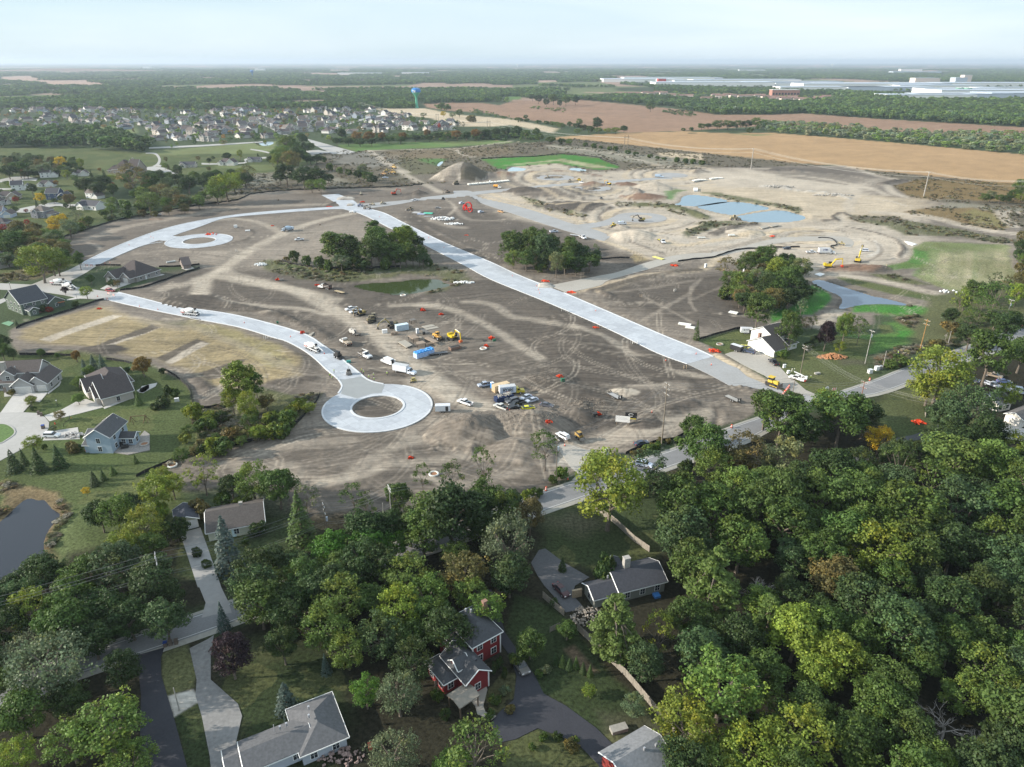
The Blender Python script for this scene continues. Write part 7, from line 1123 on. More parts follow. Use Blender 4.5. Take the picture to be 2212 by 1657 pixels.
put('mixer_truck','pale blue mixer raising dust on the open dirt','truck','B 1030 890','B 915 915',mixer,(.55,.62,.70),(.5,.56,.64),drum=(.50,.62,.74));put('pickup_truck','white pickup with small trailer below the dusty mixer','pickup','B 1140 1000','B 1060 1005',car,'pickup',WHT)
put('dump_truck','white dump truck with black body hitched to a tan flat trailer','truck','B 1455 1545','B 1315 1520',dumptruck);put('flat_trailer','tan plank deck trailer behind the black bodied dump truck','trailer','B 1610 1598','B 1475 1562',flattrailer,6.4,(.46,.36,.22))
put('pickup_truck','white pickup, farther of two parked by the idle diggers','pickup','Q 1230 165','Q 1040 200',car,'pickup',WHT);put('pickup_truck','white pickup, nearer of two parked by the idle diggers','pickup','Q 1310 205','Q 1105 245',car,'pickup',WHT)
put('excavator','dark olive excavator folded behind two white pickups','excavator','Q 1390 250','Q 1210 290',excavator,(.20,.16,.06),.85,((1.6,4.6),(4.4,3.8),(3.9,1.2)),arm=(.34,.24,.09));put('bulldozer','muddy bulldozer with wide tan blade facing the haul road','bulldozer','Q 1590 370','Q 1380 415',dozer,(.20,.17,.10),1.0);put('bulldozer','second muddy bulldozer behind the wide bladed one','bulldozer','Q 1580 330','Q 1440 345',dozer,(.24,.21,.15),.9)
put('excavator','olive excavator reaching left behind the white container','excavator','R 470 455','R 150 510',excavator,(.12,.11,.07),.95,((3.2,4.6),(6.2,2.9),(7.2,1.1)),arm=(.30,.24,.09));put('wheel_loader','orange wheel loader with forks near the yellow excavator','loader','R 1050 660','R 1190 730',loader,(.60,.34,.08),.95,True)
put('excavator','yellow excavator with raised boom over the open steel box','excavator','R 1290 660','R 1480 750',excavator,(.62,.44,.02),1.0,((2.3,4.9),(5.6,4.2),(5.9,1.3)),0,(.55,.12,.04));put('plate_compactor','small yellow machine at the cul-de-sac edge','machine','R 730 1455','R 640 1465',skid,(.50,.42,.16),.75)
put('broom_machine','black skid loader sweeping the new street ahead of the pour','loader','Q 830 1000','Q 970 1060',skid,(.03,.03,.03),1.25,'broom')
def screed(t):
 MB().box(-.9,.9,-.8,.8,.5,1.4,.1).B('engine_housing',dusty((.3,.27,.24)),t);MB().box(-.6,.6,-.6,.6,1.4,1.9).B('seat_deck',M_DARK,t);MB().tube([(0,0,1.2),(0,0,3.1)],.06,5).B('mast',M_STEEL,t);MB().cyl((1.1,0,.35),(0,1,0),.22,2.2,10).B('roller',M_STEEL,t);wheels(t,(-.7,.7),1.9,.35,.2,rim=False)
put('paving_screed','concrete placing machine at the edge of the wet pavement','machine','Q 1085 1290','Q 1100 1350',screed)
put('bulldozer','yellow bulldozer at the end of the gravel road','bulldozer','U 600 1230','U 800 1300',dozer,(.62,.44,.06),1.15);put('bucket_truck','white utility bucket truck beside a power pole','truck','U 1170 1210','U 960 1150',bucket_truck);put('pickup_truck','black pickup with covered bed on the gravel yard','pickup','U 770 985','U 670 905',car,'pickup',(.02,.022,.03))
put('enclosed_trailer','black enclosed trailer with white roof by the white farmhouse','trailer','U 240 775','U 100 730',enclosed,(.02,.02,.022),4.8);put('parked_car','dark blue suv behind the black trailer','car','U 430 800','U 285 765',car,'suv',(.05,.07,.13));put('parked_car','yellow car half hidden behind the black trailer','car','U 340 735','U 240 690',car,'sedan',(.55,.52,.12));put('enclosed_trailer','white lettered enclosed trailer under the big maple','trailer','U 240 490','U 390 495',enclosed,WHT,5.0,('S-TTTLE',.55,.3,-1.06,1.6,M_INK));put('pickup_truck','white pickup parked under the big maple','pickup','U 585 490','U 400 500',car,'pickup',WHT)
put('flat_trailer','flat trailer with two tyres at its front near the job signs','trailer','T 570 480','T 430 405',flattrailer,5.8,(.38,.37,.36),'tyres');put('flat_trailer','flat trailer with raised ramps near the road end','trailer','T 2060 510','T 1920 445',flattrailer,5.6,(.38,.36,.33),'ramps');put('enclosed_trailer','white enclosed trailer beside the cul-de-sac','trailer','S 300 632','S 475 626',enclosed,(.66,.70,.74),5.0)
put('flat_trailer','dark flatbed trailer beside the blue wrapped pallets','trailer','R 1270 950','R 980 985',flattrailer,7.6,(.14,.14,.145))
def ryan(t):boxtruck(t,(.50,.40,.03),(.66,.72,.80),5.6,2.4,('RYAN',.95,-.9,-1.23,1.75,M_INK));MB().box(-3.0,1.2,-1.24,-1.215,1.42,1.47).box(-3.0,1.2,-1.24,-1.215,3.0,3.05).box(-3.0,-2.95,-1.24,-1.215,1.42,3.05).box(1.15,1.2,-1.24,-1.215,1.42,3.05).B('logo_frame',M_BLUEINK,t);MB().box(-1.6,-.2,-1.25,-1.215,1.52,1.62).B('logo_line',paint((.5,.05,.03)),t)
put('box_truck','yellow cabbed truck with white box lettered RYAN','truck','S 1110 412','S 1345 388',ryan)
for a in(('pickup_truck','white pickup on the grey cross street beyond the boulevard','pickup','C 215 570','C 130 572',car,'pickup',WHT),('utility_cart','small dark cart on a dirt mound near the cross street','cart','C 495 570','C 465 568',skid,(.03,.03,.03),1.0),('parked_car','white suv nearest the cross street on the dark soil','car','C 655 612','C 712 600',car,'suv',(.6,.66,.76)),
('parked_car','grey sedan behind the pipe stacks','car','C 392 655','C 452 655',car,'sedan',(.30,.28,.26)),('parked_car','white suv right of the red hose coils','car','C 865 700','C 925 688',car,'suv',(.6,.66,.76)),('pickup_truck','orange and white pickup beside the diagonal grey street','pickup','C 1085 685','C 1150 700',car,'pickup',(.62,.36,.16)),
('tank_truck','orange tank truck on the far cross street','truck','C 1040 420','C 1112 425',tanker),('wheel_loader','brown wheel loader left of the pipe stacks','loader','C 145 670','C 80 675',loader,(.26,.21,.14),.9),('bulldozer','dusty bulldozer at the foot of the long stockpile','bulldozer','C 650 380','C 595 385',dozer,(.26,.22,.15),1.3),
('excavator','dusty excavator beside the far street corner','excavator','C 560 470','C 500 478',excavator,(.24,.18,.13),.8),('wheel_loader','tan loader on the far round island','loader','C 1650 315','C 1610 318',loader,(.36,.30,.2),.8),('wheel_loader','tan loader facing the camera on the far street','loader','C 1885 345','C 1870 372',loader,(.38,.33,.24),.9),('pickup_truck','white pickup beside the yellow digger on the far street','pickup','C 2030 372','C 1985 365',car,'pickup',WHT),('skid_steer','yellow digger beside the far white pickup','loader','C 1990 352','C 1965 350',skid,(.6,.42,.03),1.3),
('utility_truck','white service truck with blue bed beside the right tree island','pickup','C 1662 918','C 1745 912',car,'utility',(.62,.66,.74)),('flatbed_truck','white flatbed truck with long trailer right of the tree island','truck','C 1975 965','C 2065 1000',dumptruck,WHT,(.4,.4,.38),None,6.5,True),('flat_trailer','pale trailer behind the white flatbed truck','trailer','C 1895 945','C 1965 955',flattrailer,7.0,(.6,.6,.6)),
('excavator','small yellow excavator beside the far gravel circle','excavator','E 125 395','E 70 385',excavator,(.62,.40,.05),.9),('box_truck','pale blue box truck on the empty gravel circle','truck','E 612 305','E 682 308',boxtruck,(.42,.52,.64),(.36,.47,.60),5.0,2.2),('wheel_loader','tan wheel loader on the bank of the settling ponds','loader','E 1435 775','E 1545 775',loader,(.38,.32,.2),1.15),
('excavator','black boomed excavator digging inside the gravel loop','excavator','E 515 790','E 400 790',excavator,(.30,.25,.08),1.0,((3.0,4.6),(6.0,3.2),(6.4,1.0)),0,None,(.03,.03,.03)),('cargo_van','white van at the gravel loop entrance','van','E 205 832','E 292 828',car,'van',(.7,.75,.82)),('backhoe','yellow backhoe beside the white van','loader','E 185 845','E 100 862',loader,(.60,.46,.10),.85),
('dump_truck','white dump truck with yellow raised trailer facing the camera','truck','E 660 1000','E 730 1070',dumptruck,WHT,(.08,.08,.08),None,6.5,True),('flat_trailer','bright yellow deck trailer behind the facing dump truck','trailer','E 640 995','E 700 1025',flattrailer,6.5,(.66,.55,.05)),('parked_car','dark suv on the tan dirt behind the right grove','car','E 2105 1098','E 2022 1100',car,'suv',(.03,.04,.06)),('utility_cart','grey cart on the tan dirt left of the green bank','cart','E 0 548','E 35 548',skid,(.3,.3,.3),1.0),
('excavator','orange red excavator with arched boom near the boulevard head','excavator','B 2105 505','B 2195 500',excavator,(.52,.07,.03),1.0,((2.4,5.0),(5.6,4.4),(5.9,1.4))),('soil_roller','tan tracked machine on bare dirt above the boulevard head','machine','B 1800 510','B 1762 485',roller_machine,(.45,.40,.3),.9),('paving_machine','grey paving machine on the boulevard head','machine','B 1905 660','B 1800 655',roller_machine,(.32,.30,.27),1.3),
('wheel_loader','blue grey loader beside the paving machine','loader','B 1745 632','B 1810 628',loader,(.22,.24,.34),.85),('wheel_loader','tan loader on the cross street by the boulevard head','loader','B 1930 615','B 1885 612',loader,(.4,.35,.25),.7),('wheel_loader','small tan loader farther along the cross street','loader','B 2000 605','B 2045 600',loader,(.4,.35,.25),.7),
('scraper','yellow scraper at the back of the idle machine yard','machine','B 2180 215','B 2100 205',loader,(.58,.40,.16),1.3),('scraper','orange scraper in the middle of the machine yard','machine','B 2170 270','B 2080 265',loader,(.50,.33,.12),1.3),('scraper','brown scraper at the left of the machine yard','machine','B 2060 285','B 1995 280',loader,(.42,.27,.14),1.2),('wheel_loader','yellow loader top left of the machine yard','loader','B 2100 240','B 2030 245',loader,(.50,.38,.14),1.0),('parked_car','white pickup in front of the idle machine yard','pickup','B 2080 315','B 2020 315',car,'pickup',(.6,.68,.8)),
('parked_car','white suv above the second yellow excavator','car','F 475 1122','F 415 1118',car,'suv',(.55,.58,.66)),('backhoe','tan backhoe beside the black hose','loader','F 210 1055','F 165 1050',loader,(.40,.34,.18),.7),('excavator','big yellow excavator beside the narrow pond','excavator','L 1400 275','L 1660 285',excavator,(.66,.46,.02),1.12,((2.6,4.6),(5.8,4.9),(6.2,1.6)),0,(.55,.06,.03)),
('excavator','yellow excavator with boom raised away on the dirt bank','excavator','F 345 1285','F 400 1200',excavator,(.62,.46,.05),1.05,((2.6,5.4),(5.4,7.0),(8.0,8.0))),('box_truck','white box truck lettered FTR on the tan dirt','truck','F -50 1150','F 75 1150',lambda t:boxtruck(t,WHT,WHT,6.6,2.6,('FTR',.9,-.6,-1.23,2.2,M_BLUEINK))),('pickup_truck','white pickup behind the lettered box truck','pickup','L 1225 45','L 1310 45',car,'pickup',WHT),
('parked_car','dark pickup with trailer near the upper left silt fence','pickup','A 1785 722','A 1700 722',car,'pickup',WHT),('parked_car','dark car crossing the far suburb street end','car','2 545 902','2 585 902',car,'sedan',(.05,.06,.08)),('parked_car','white suv on the court house driveway','car','O 580 1325','O 820 1325',car,'suv',WHT),('parked_car','dark maroon sedan on the drive beside the dark roofed house','car','j 190 545','j 275 630',car,'sedan',(.055,.012,.016)),('parked_car','old grey brown van with ladder racks at the red house','car','e 450 425','e 500 500',car,'suv',(.16,.15,.14)),
('parked_car','light blue car glimpsed through the roadside tree','car','Z 1550 310','Z 1640 330',car,'suv',(.62,.68,.8)),('parked_car','white pickup among parked cars under the right trees','pickup','V 1680 980','V 1860 1040',car,'pickup',(.45,.48,.55)),('parked_car','dark car beneath the right trees','car','V 1440 930','V 1560 960',car,'suv',(.05,.06,.1)),('parked_car','brown striped old truck under the right trees','car','V 1720 870','V 1850 900',car,'pickup',(.30,.24,.18)),('parked_car','blue tarped car under the right trees','car','V 1860 960','V 2000 970',car,'sedan',(.10,.14,.28)),('parked_car','white van at the far right yard','van','V 2050 1100','V 2190 1120',car,'van',(.55,.6,.7))):
 put(*a)
def person_mesh(pose):
 J=[((0,0,.98),.13),((0,0,1.18),.13),((0,0,1.40),.15),((0,0,1.52),.06),((.01,0,1.60),.085),((.01,0,1.70),.095)];E_=[(0,1),(1,2),(2,3),(3,4),(4,5)]
 def chain(st,L_):
  a=st
  for p,r in L_:J.append((p,r));E_.append((a,len(J)-1));a=len(J)-1
  return a
 bend=pose=='rake'
 for s in(-1,1):
  st=.18*s if bend else.06*s;chain(0,[((.0,s*.10,.90),.10),((st*.6+.03,s*.11,.50),.065),((st,s*.12,.10),.05),((st+.14,s*.12,.04),.045)])
  hx=.45 if bend else.12;hz_=.95 if bend else.82;w=chain(2,[((0,s*.20,1.40),.065),((hx*.45,s*.26,1.15),.048),((hx,s*(.18 if bend else.27),hz_),.035),((hx+.06,s*(.18 if bend else.28),hz_-.07),.034)])
  hp=J[w][0]
  for f,ln in((-.03,.07),(-.01,.085),(.012,.08),(.032,.06)):chain(w,[((hp[0]+.03,hp[1]+f,hp[2]-ln*.5),.010),((hp[0]+.02,hp[1]+f,hp[2]-ln),.008)])
  chain(w,[((hp[0]+.03,hp[1]-s*.045,hp[2]-.01),.011),((hp[0]+.05,hp[1]-s*.05,hp[2]-.045),.009)])
 me=NM('p');me.from_pydata([j[0]for j in J],E_,[]);o=NO('p',me);LK(o);o.modifiers.new('s','SKIN');sk=me.skin_vertices[0].data
 for i,(_,r)in enumerate(J):sk[i].radius=(r,r*(.8 if i<3 else 1));sk[i].use_root=i==0
 o.modifiers.new('d','SUBSURF').levels=1;dg=bpy.context.evaluated_depsgraph_get();out=bpy.data.meshes.new_from_object(o.evaluated_get(dg));bpy.data.objects.remove(o);out.name='body';out.materials.clear()
 for m in(mat('skin',(.42,.25,.17),.6),mat('work_trousers',(.05,.06,.09),.9),mat('work_shirt',(.16,.15,.14),.9)):out.materials.append(m)
 for f in out.polygons:z=f.center.z;f.material_index=0 if z>1.5 or(z<1.0 and(abs(f.center.y)>.16 and f.center.x>.06 and z>.6))else(1 if z<1.0 else 2);f.use_smooth=True
 return out
PM={k:person_mesh(k)for k in('stand','rake')};M_VEST=mat('hi_vis_vest',(.42,.72,.05),.7);M_ORV=mat('orange_vest',(.80,.20,.03),.7);M_HAT=mat('hard_hat',(.75,.75,.72),.5);M_YHAT=mat('yellow_hat',(.65,.55,.05),.5)
def person(s,label,pose='stand',vest=None,hat=None,rz=0,tool=False):
 p=pts(s)[0];t=thing('person',label,'person',(p.x,p.y,gz(p.x,p.y)),rz,'workers on the site');b=NO('body',PM[pose]);LK(b);b.parent=t
 k=MB();n=10;pr=[(1.02,.17,.15),(1.2,.175,.155),(1.38,.20,.17),(1.47,.13,.10)];k.add([(a*0+.0+c*cos(2*pi*i/n),bb*1.15*sin(2*pi*i/n),a)for a,bb,c in pr for i in range(n)],[(j*n+i,j*n+(i+1)%n,(j+1)*n+(i+1)%n,(j+1)*n+i)for j in range(3)for i in range(n)]);k.B('vest',vest or M_VEST,t)
 k=MB();k.add([(.01+r*cos(2*pi*i/n),r*sin(2*pi*i/n),z)for z,r in((1.70,.155),(1.71,.125),(1.79,.10),(1.83,.03))for i in range(n)],[(j*n+i,j*n+(i+1)%n,(j+1)*n+(i+1)%n,(j+1)*n+i)for j in range(3)for i in range(n)]+[tuple(range(3*n,4*n))]);k.B('hard_hat',hat or M_HAT,t)
 if tool:q=thing('hand_rake','long handled concrete rake held by the worker '+tool,'tool',(p.x,p.y,gz(p.x,p.y)),rz);MB().tube([(.45,.18,1.0),(1.7,0,.05)],.02,4).B('handle',M_WOODP,q);MB().box(1.68,1.74,-.3,.3,.0,.14).B('blade',M_STEEL,q)
for a in(('Q 830 1300','worker in lime vest on the dry street left of the placing machine','stand',None,None,0),('Q 755 1375','worker in lime vest at the left form, farther of two','stand',None,None,-1),('Q 797 1415','worker in lime vest at the left form, nearer of two','rake',None,None,0,'at the left form'),('Q 1318 1295','worker in lime vest standing at the right form top','stand',None,M_YHAT,3),('Q 1350 1320','worker in lime vest just below the one at the right form top','stand',None,None,3),
('Q 1445 1405','bending worker in lime vest at the wet pavement edge','rake',None,None,3.4,'at the wet pavement edge'),('Q 1530 1380','worker in lime vest with arms forward, right of the bending one','rake',None,None,3.6),('Q 1538 1450','worker in dark trousers and lime vest nearest the wet pavement','stand',None,None,2.5),('Q 1770 1370','lone worker in lime vest behind the cul-de-sac','stand',None,None,0),
('U 1260 1180','utility worker in lime vest behind the bucket truck','stand',None,None,2),('E 230 800','worker in vest on the gravel loop behind the van','stand',None,None,0),('L 1625 85','worker in white standing right of the lettered box truck','stand',M_HAT,None,0),('C 205 450','worker in orange vest near the dark mound, left of two','stand',M_ORV,None,0),('C 248 450','worker in orange vest near the dark mound, right of two','stand',M_ORV,None,0),('M 352 1185','worker in lime jacket in the roadside weeds','stand',None,None,0),('E 2000 560','worker beyond the settling ponds','stand',M_ORV,None,0)):person(*a)
# ================ FENCES, POLES AND WIRES
M_FAB=mat('silt_fabric',(.022,.022,.024),.85,var=.2);M_WOOD=mat('weathered_wood',(.27,.24,.20),.9,var=.2,scale=3);M_POLE=mat('pole_wood',(.20,.17,.135),.9,var=.2,scale=2);M_POLEG=mat('pole_grey',(.36,.34,.31),.8,var=.15);M_POLEO=mat('pole_orange',(.42,.23,.08),.8,var=.15)
M_CABLE=mat('cable_black',(.03,.03,.03),.6);M_CABLEW=mat('cable_bright',(.70,.68,.62),.4);M_ORG=mat('safety_orange',(.75,.085,.03),.6,var=.2);M_WTE=mat('plain_white',(.78,.78,.77),.6,var=.04);M_GRN=mat('utility_green',(.03,.14,.08),.6)
def resample(P,d):
 P=np.asarray(P,float);s=np.r_[0,np.cumsum(np.linalg.norm(np.diff(P,axis=0),axis=1))];n=max(2,int(s[-1]/d)+1);q=np.linspace(0,s[-1],n);return np.stack([np.interp(q,s,P[:,k])for k in(0,1)],1)
def silt(label,spec,h=.85):
 P=resample(smooth_line(g2(spec),3),2.6);t=thing('silt_fence',label,'fence',(P[0][0],P[0][1],0),0,'black silt fences round the works');k=MB();st=MB();o=P[0];top=[];vs=[]
 for i,(x,y)in enumerate(P):
  z=gz(x,y);zz=z+h*(1+.12*sin(i*1.7));j=.12*sin(i*2.3);vs+=[(x-o[0],y-o[1],z-.3),(x-o[0]+j,y-o[1]+j,zz),(x-o[0]+j+.05,y-o[1]+j+.05,zz),(x-o[0]+.06,y-o[1]+.06,z-.3)];st.box(x-o[0]-.05,x-o[0]+.0,y-o[1]-.06,y-o[1]-.01,z-.3,zz+.12)
 k.add(vs,[(i*4+a,i*4+(a+1)%4,i*4+4+(a+1)%4,i*4+4+a)for i in range(len(P)-1)for a in range(4)]);k.B('fabric',M_FAB,t);tag(st.B('stakes',M_WOOD,t),kind='stuff')
for lb,s in(('black silt fence along the upper left edge of the works','A 715 965 1250 792 1700 702 2209 614 B 420 560 560 497 900 457 1200 441 1700 425 2209 410 C 250 388'),('black silt fence behind the bright green basin','C 900 102 1200 85 1500 75 1800 48 2209 88 E 0 100 200 170'),('black silt fence piece above the tan ranch house lawn','G 1060 178 1340 182'),('black silt fence beside the brown garden shed','G 1760 192 2010 185 2209 165'),('black silt fence below the tan ranch house','G 1330 455 1560 425 1800 345 2000 275 2209 205'),
('black silt fence behind the green house lot','G 1150 552 900 640 600 730 300 825 180 880'),('black silt fence above the court house lawns','G 220 1162 500 1168 800 1182'),('black silt fence right of the spruces','G 1180 1215 1350 1235 1440 1258'),('black silt fence curving down beside the mown lawn','P 180 1030 300 1075 450 1185 580 1320 620 1480 640 1600'),('black silt fence under the tall yellow green tree','P 640 1612 760 1612 950 1585 1190 1525'),('long black silt fence below the brush toward the fire pit','H 1330 1310 1290 1400 1200 1500 1060 1657 X 1290 0 900 112 620 175 300 240 0 370 -150 440'),
('black silt fence between the haul road and county road','T 640 1168 850 1080 1100 1002 1250 982 1400 910 1570 852'),('black silt fence at the white farmhouse lawn','N 340 605 600 525 800 470 970 432'),('black silt fence round the tree island by the green pond','B 910 1220 1000 1262 1250 1300 1600 1322 2000 1310 2209 1290'),('black fence line along the tan gravel road','E 862 1240 1050 1215 1250 1192 1500 1112 1750 1092 2209 1076'),('black fence along the right tree island edge','E 0 1210 200 1200 330 1200')):silt(lb,s,.9)
def boards(label,spec,h=1.8,m=None):
 P=resample(g2(spec),2.4);t=thing('board_fence',label,'fence',(P[0][0],P[0][1],0),0)
 for i in range(len(P)-1):
  a,b=Vector((*P[i],0)),Vector((*P[i+1],0));o=MB();L_=(b-a).length;n=12
  for q in range(n):o.box(q*L_/n+.01,(q+1)*L_/n-.01,-.02+.012*(q%2),.02+.012*(q%2),.05,h+.03*((q*7)%3))
  p=o.B('panel',m or M_WOOD,t);p.location=a-Vector((*P[0],0));p.rotation_euler=(0,0,hs(a,b));MB().box(-.06,.06,-.06,.06,-.2,h+.1).B('post',M_WOOD,t,loc=a-Vector((*P[0],0)))
boards('long weathered board fence behind the red house garden','e 755 275 830 345 1000 510 1150 690 1238 790');boards('weathered board fence below the big yellow green tree','Z 1000 760 1120 860 1230 920 1330 1010 1480 1150 1650 1270');boards('short board fence beside the maroon sedan drive','e 585 115 640 165 690 205');boards('low board fence by the red house path','e 50 550 140 505',1.2);boards('board fence at the bottom edge under yellow trees','h 420 780 520 890 560 960')
boards('low fence piece between red house yard and drive','e 620 285 670 262',1.4);boards('small angled garden fence on the right lawn','V 860 1440 855 1350 1060 1260',1.2)
def pole_h(base,top):
 b=pts(base)[0];ty=px(top)[0][1];bb=(828.5-ty)/FOC;n=math.tan(math.atan(bb)-PT);return b,CAMH+n*b.y
POLES={}
def pole(key,label,base,top,arms=(.4,),r=.16,m=None,tr=None,grp=None,armw=1.2,ins=True,ang=0.45):
 b,h=pole_h(base,top);t=thing('utility_pole',label,'pole',b,ang,grp);MB().tube([(0,0,-.5),(0,0,h)],[r,r*.65],8).B('mast',m or M_POLE,t)
 for a in arms:
  MB().box(-.07,.07,-armw,armw,h-a-.07,h-a+.07).B('crossarm',m or M_POLE,t)
  if ins:[MB().cyl((0,y,h-a+.2),(0,0,1),.07,.28,6).B('insulator',M_WTE,t)for y in(-armw*.9,-armw*.45,armw*.45,armw*.9)]
 if tr:MB().cyl((.35,0,h-tr),(0,0,1),.28,1.1,10).B('transformer',mat('transformer_grey',(.50,.55,.62),.5),t)
 POLES[key]=(b,h);return t
pole('p1','tall dark double armed pole in the middle of the road verge','T 1092 1060','T 1150 265',(.4,1.9,3.6),.22,tr=None);pole('p2','pole with transformer beside the gravel entrance','S 1815 1525','S 1835 960',(.3,),.15,tr=3.2);pole('p3','short bare pole on the shaded grass below the county road','T 1480 1490','T 1510 1150',(),.13)
pole('p4','pale pole with meter box behind the leafy row','Y 750 1020','Y 710 545',(.3,1.1),.17,M_POLEG);pole('p5','short leaning companion pole left of the pale pole','Y 665 1040','Y 635 725',(),.13,M_POLEG);pole('p6','brown pole with transformer above the bright green trees','X 1965 1100','X 1900 745',(.4,2.2),.17,tr=4.2);pole('p7','pale weathered pole beside the long concrete driveway','c 835 165','W 1690 1295',(.4,2.0),.18,M_POLEG)
pole('p8','short pole on the small white gravel patch','c 890 672','c 865 560',(),.12,M_POLEG,ins=False);pole('p9','brown pole beside the bucket truck with many wires','U 1110 1110','U 1185 675',(.3,1.4),.17);pole('p10','pole by the row of orange drums','U 995 1400','U 1035 1150',(.4,),.15);pole('p11','red brown pole at the near edge of the county road','U 2000 1480','U 2045 1210',(.2,2.2),.17,mat('pole_red',(.25,.12,.08),.8),ang=.5)
pole('p12','pole with small transformer behind the wood pile','U 2065 940','U 2170 455',(.2,),.16,M_POLEG,tr=2.2);pole('p13','orange tinted pole with insulators in the brown brush','M 680 1110','M 785 650',(.8,2.4),.16,M_POLEO);pole('p14','grey pole stub beside a dead tree','M 1095 1010','M 1145 830',(),.15,M_POLEG);pole('p15','grey pole with transformer at the right road bend','M 1910 775','M 2060 365',(.3,),.16,M_POLEG,tr=2.4);pole('p16','short grey pole beside white utility boxes','M 125 1395','M 190 1120',(),.14,M_POLEG);pole('p17','lone pole on the left round lawn','G 135 470','G 100 365',(.3,),.13,armw=.8)
pole('t1','tall single grey transmission pole beyond the ponds','3 2065 1035','3 2080 850',(.6,),.5,M_POLEG,armw=2.5,ins=False,grp='transmission line across the fields');pole('t2','tall leaning looking transmission pole in front of the brown weeds','F 1103 515','F 1165 240',(.6,),.5,M_POLEG,armw=2.5,ins=False,grp='transmission line across the fields')
def hframe(key,label,a,b,top):
 p,h=pole_h(a,top);q=pts(b)[0];t=thing('transmission_tower',label,'pole',p,hs(p,q),'transmission line across the fields');L_=(q-p).length;[MB().tube([(x,0,-.5),(x,0,h)],[.4,.28],7).B('mast',M_POLE,t)for x in(0,L_)];MB().box(-2,L_+2,-.25,.25,h-3.2,h-2.7).B('crossarm',M_POLE,t);POLES[key]=((p+q)/2,h-3)
hframe('h1','two legged dark transmission frame at the crop field edge','3 972 860','3 1000 858','3 975 735');hframe('h2','two legged transmission frame left of the crop field','2 2001 680','2 2024 682','2 2001 603');hframe('h3','small two legged frame on the tan field strip','2 1560 612','2 1578 612','2 1560 548');pole('t4','single pole behind the far subdivision','2 897 518','2 897 452',(.6,),.5,armw=2.5,ins=False)
POLES['e1']=(G(*px('F 2700 640')[0]),24);POLES['e2']=(G(*px('V 1500 1800')[0]),12);POLES['e3']=(Vector((-150,88,0)),11);POLES['e4']=(G(*px('V 2500 120')[0]),12)
def wires(label,keys,offs,r=.03,sag=1.2,m=None,drop=0):
 p0=POLES[keys[0]][0];t=thing('power_line',label,'wires',(p0.x,p0.y,0))
 for dy,dz in offs:
  path=[]
  for a,b in zip(keys[:-1],keys[1:]):
   (A_,ha),(B_,hb)=POLES[a],POLES[b];d=(B_-A_).normalized();n=Vector((-d.y,d.x,0));P=A_+n*dy+Vector((0,0,ha-dz));Q_=B_+n*dy+Vector((0,0,hb-dz));k=14
   path+=[P.lerp(Q_,i/k)-Vector((0,0,4*sag*(i/k)*(1-i/k)))-Vector((p0.x,p0.y,0))for i in range(k+(b==keys[-1]))]
  MB().tube(path,r,3).B('wire',m or M_CABLE,t)
wires('thin dark wires running along the near roadside poles',['e3','p7','p6','p4','p2','p1','p10','p11'],((-1.0,.2),(1.0,.2),(.0,1.6),(.2,5.0),(-.1,5.4)),.028,1.4,mat('cable_grey',(.16,.16,.165),.5));wires('bright wires fanning from the farmhouse pole over the road',['p12','p9','p11','e2'],((-1.1,.1),(-.5,.1),(.5,.1),(1.1,.1),(.3,1.6)),.016,1.0,mat('cable_pale',(.42,.41,.38),.5));wires('wires along the right roadside brush',['p12','p13','p15','e4'],((-.8,.3),(.8,.3),(0,2)),.02,1.2,M_CABLE)
wires('bright transmission wires crossing the crop field',['t4','h3','h2','h1','t1','t2','e1'],((-4,.5),(0,.5),(4,.5),(1.5,4.5)),.06,5,M_CABLEW)
# ================ SMALL SITE THINGS
def at(s):p=pts(s)[0];p.z=gz(p.x,p.y);return p
def drum(s,label,grp=None):
 t=thing('traffic_drum',label,'drum',at(s),0,grp)
 for i,(z0,z1,m)in enumerate(((.08,.34,M_ORG),(.34,.52,M_WTE),(.52,.74,M_ORG),(.74,.90,M_WTE),(.90,1.08,M_ORG))):MB().cyl((0,0,(z0+z1)/2),(0,0,1),.30-.015*i,z1-z0,10).B('stripe'if i%2 else 'band',m,t)
 MB().cyl((0,0,.04),(0,0,1),.42,.1,10).B('base',M_TYRE,t)
def cone(s,label):
 t=thing('traffic_cone',label,'cone',at(s));MB().cyl((0,0,.42),(0,0,1),.20,.80,8,.05).B('cone_body',M_ORG,t);MB().cyl((0,0,.5),(0,0,1),.15,.14,8,.115).B('collar',M_WTE,t);MB().box(-.24,.24,-.24,.24,0,.05).B('base',M_TYRE,t)
for s,l in(('Z 512 585','orange and white drum on the grass left of the road mouth'),('T 1978 830','orange and white drum casting a shadow on the county road'),('U 1405 1408','tilted drum at the gravel road mouth'),('U 2133 1190','drum on the far verge of the county road'),('V 100 932','drum at the road edge near the white utility boxes'),('V 2177 212','small drum at the right road bend'),('Z 1240 275','drum half hidden by the roadside tree')):drum(s,l)
for i in range(7):
 a,b=px('N 1600 1400')[0],px('N 1682 1298')[0];f=i/6;drum('_ %f %f'%(a[0]+(b[0]-a[0])*f,a[1]+(b[1]-a[1])*f),['nearest drum of the row across the gravel road','second drum of the row from the near end','third drum of the row from the near end','middle drum of the row across the gravel road','third drum of the row from the far end','second drum of the row from the far end','farthest drum of the row by the bulldozer'][i],'row of drums closing the gravel road')
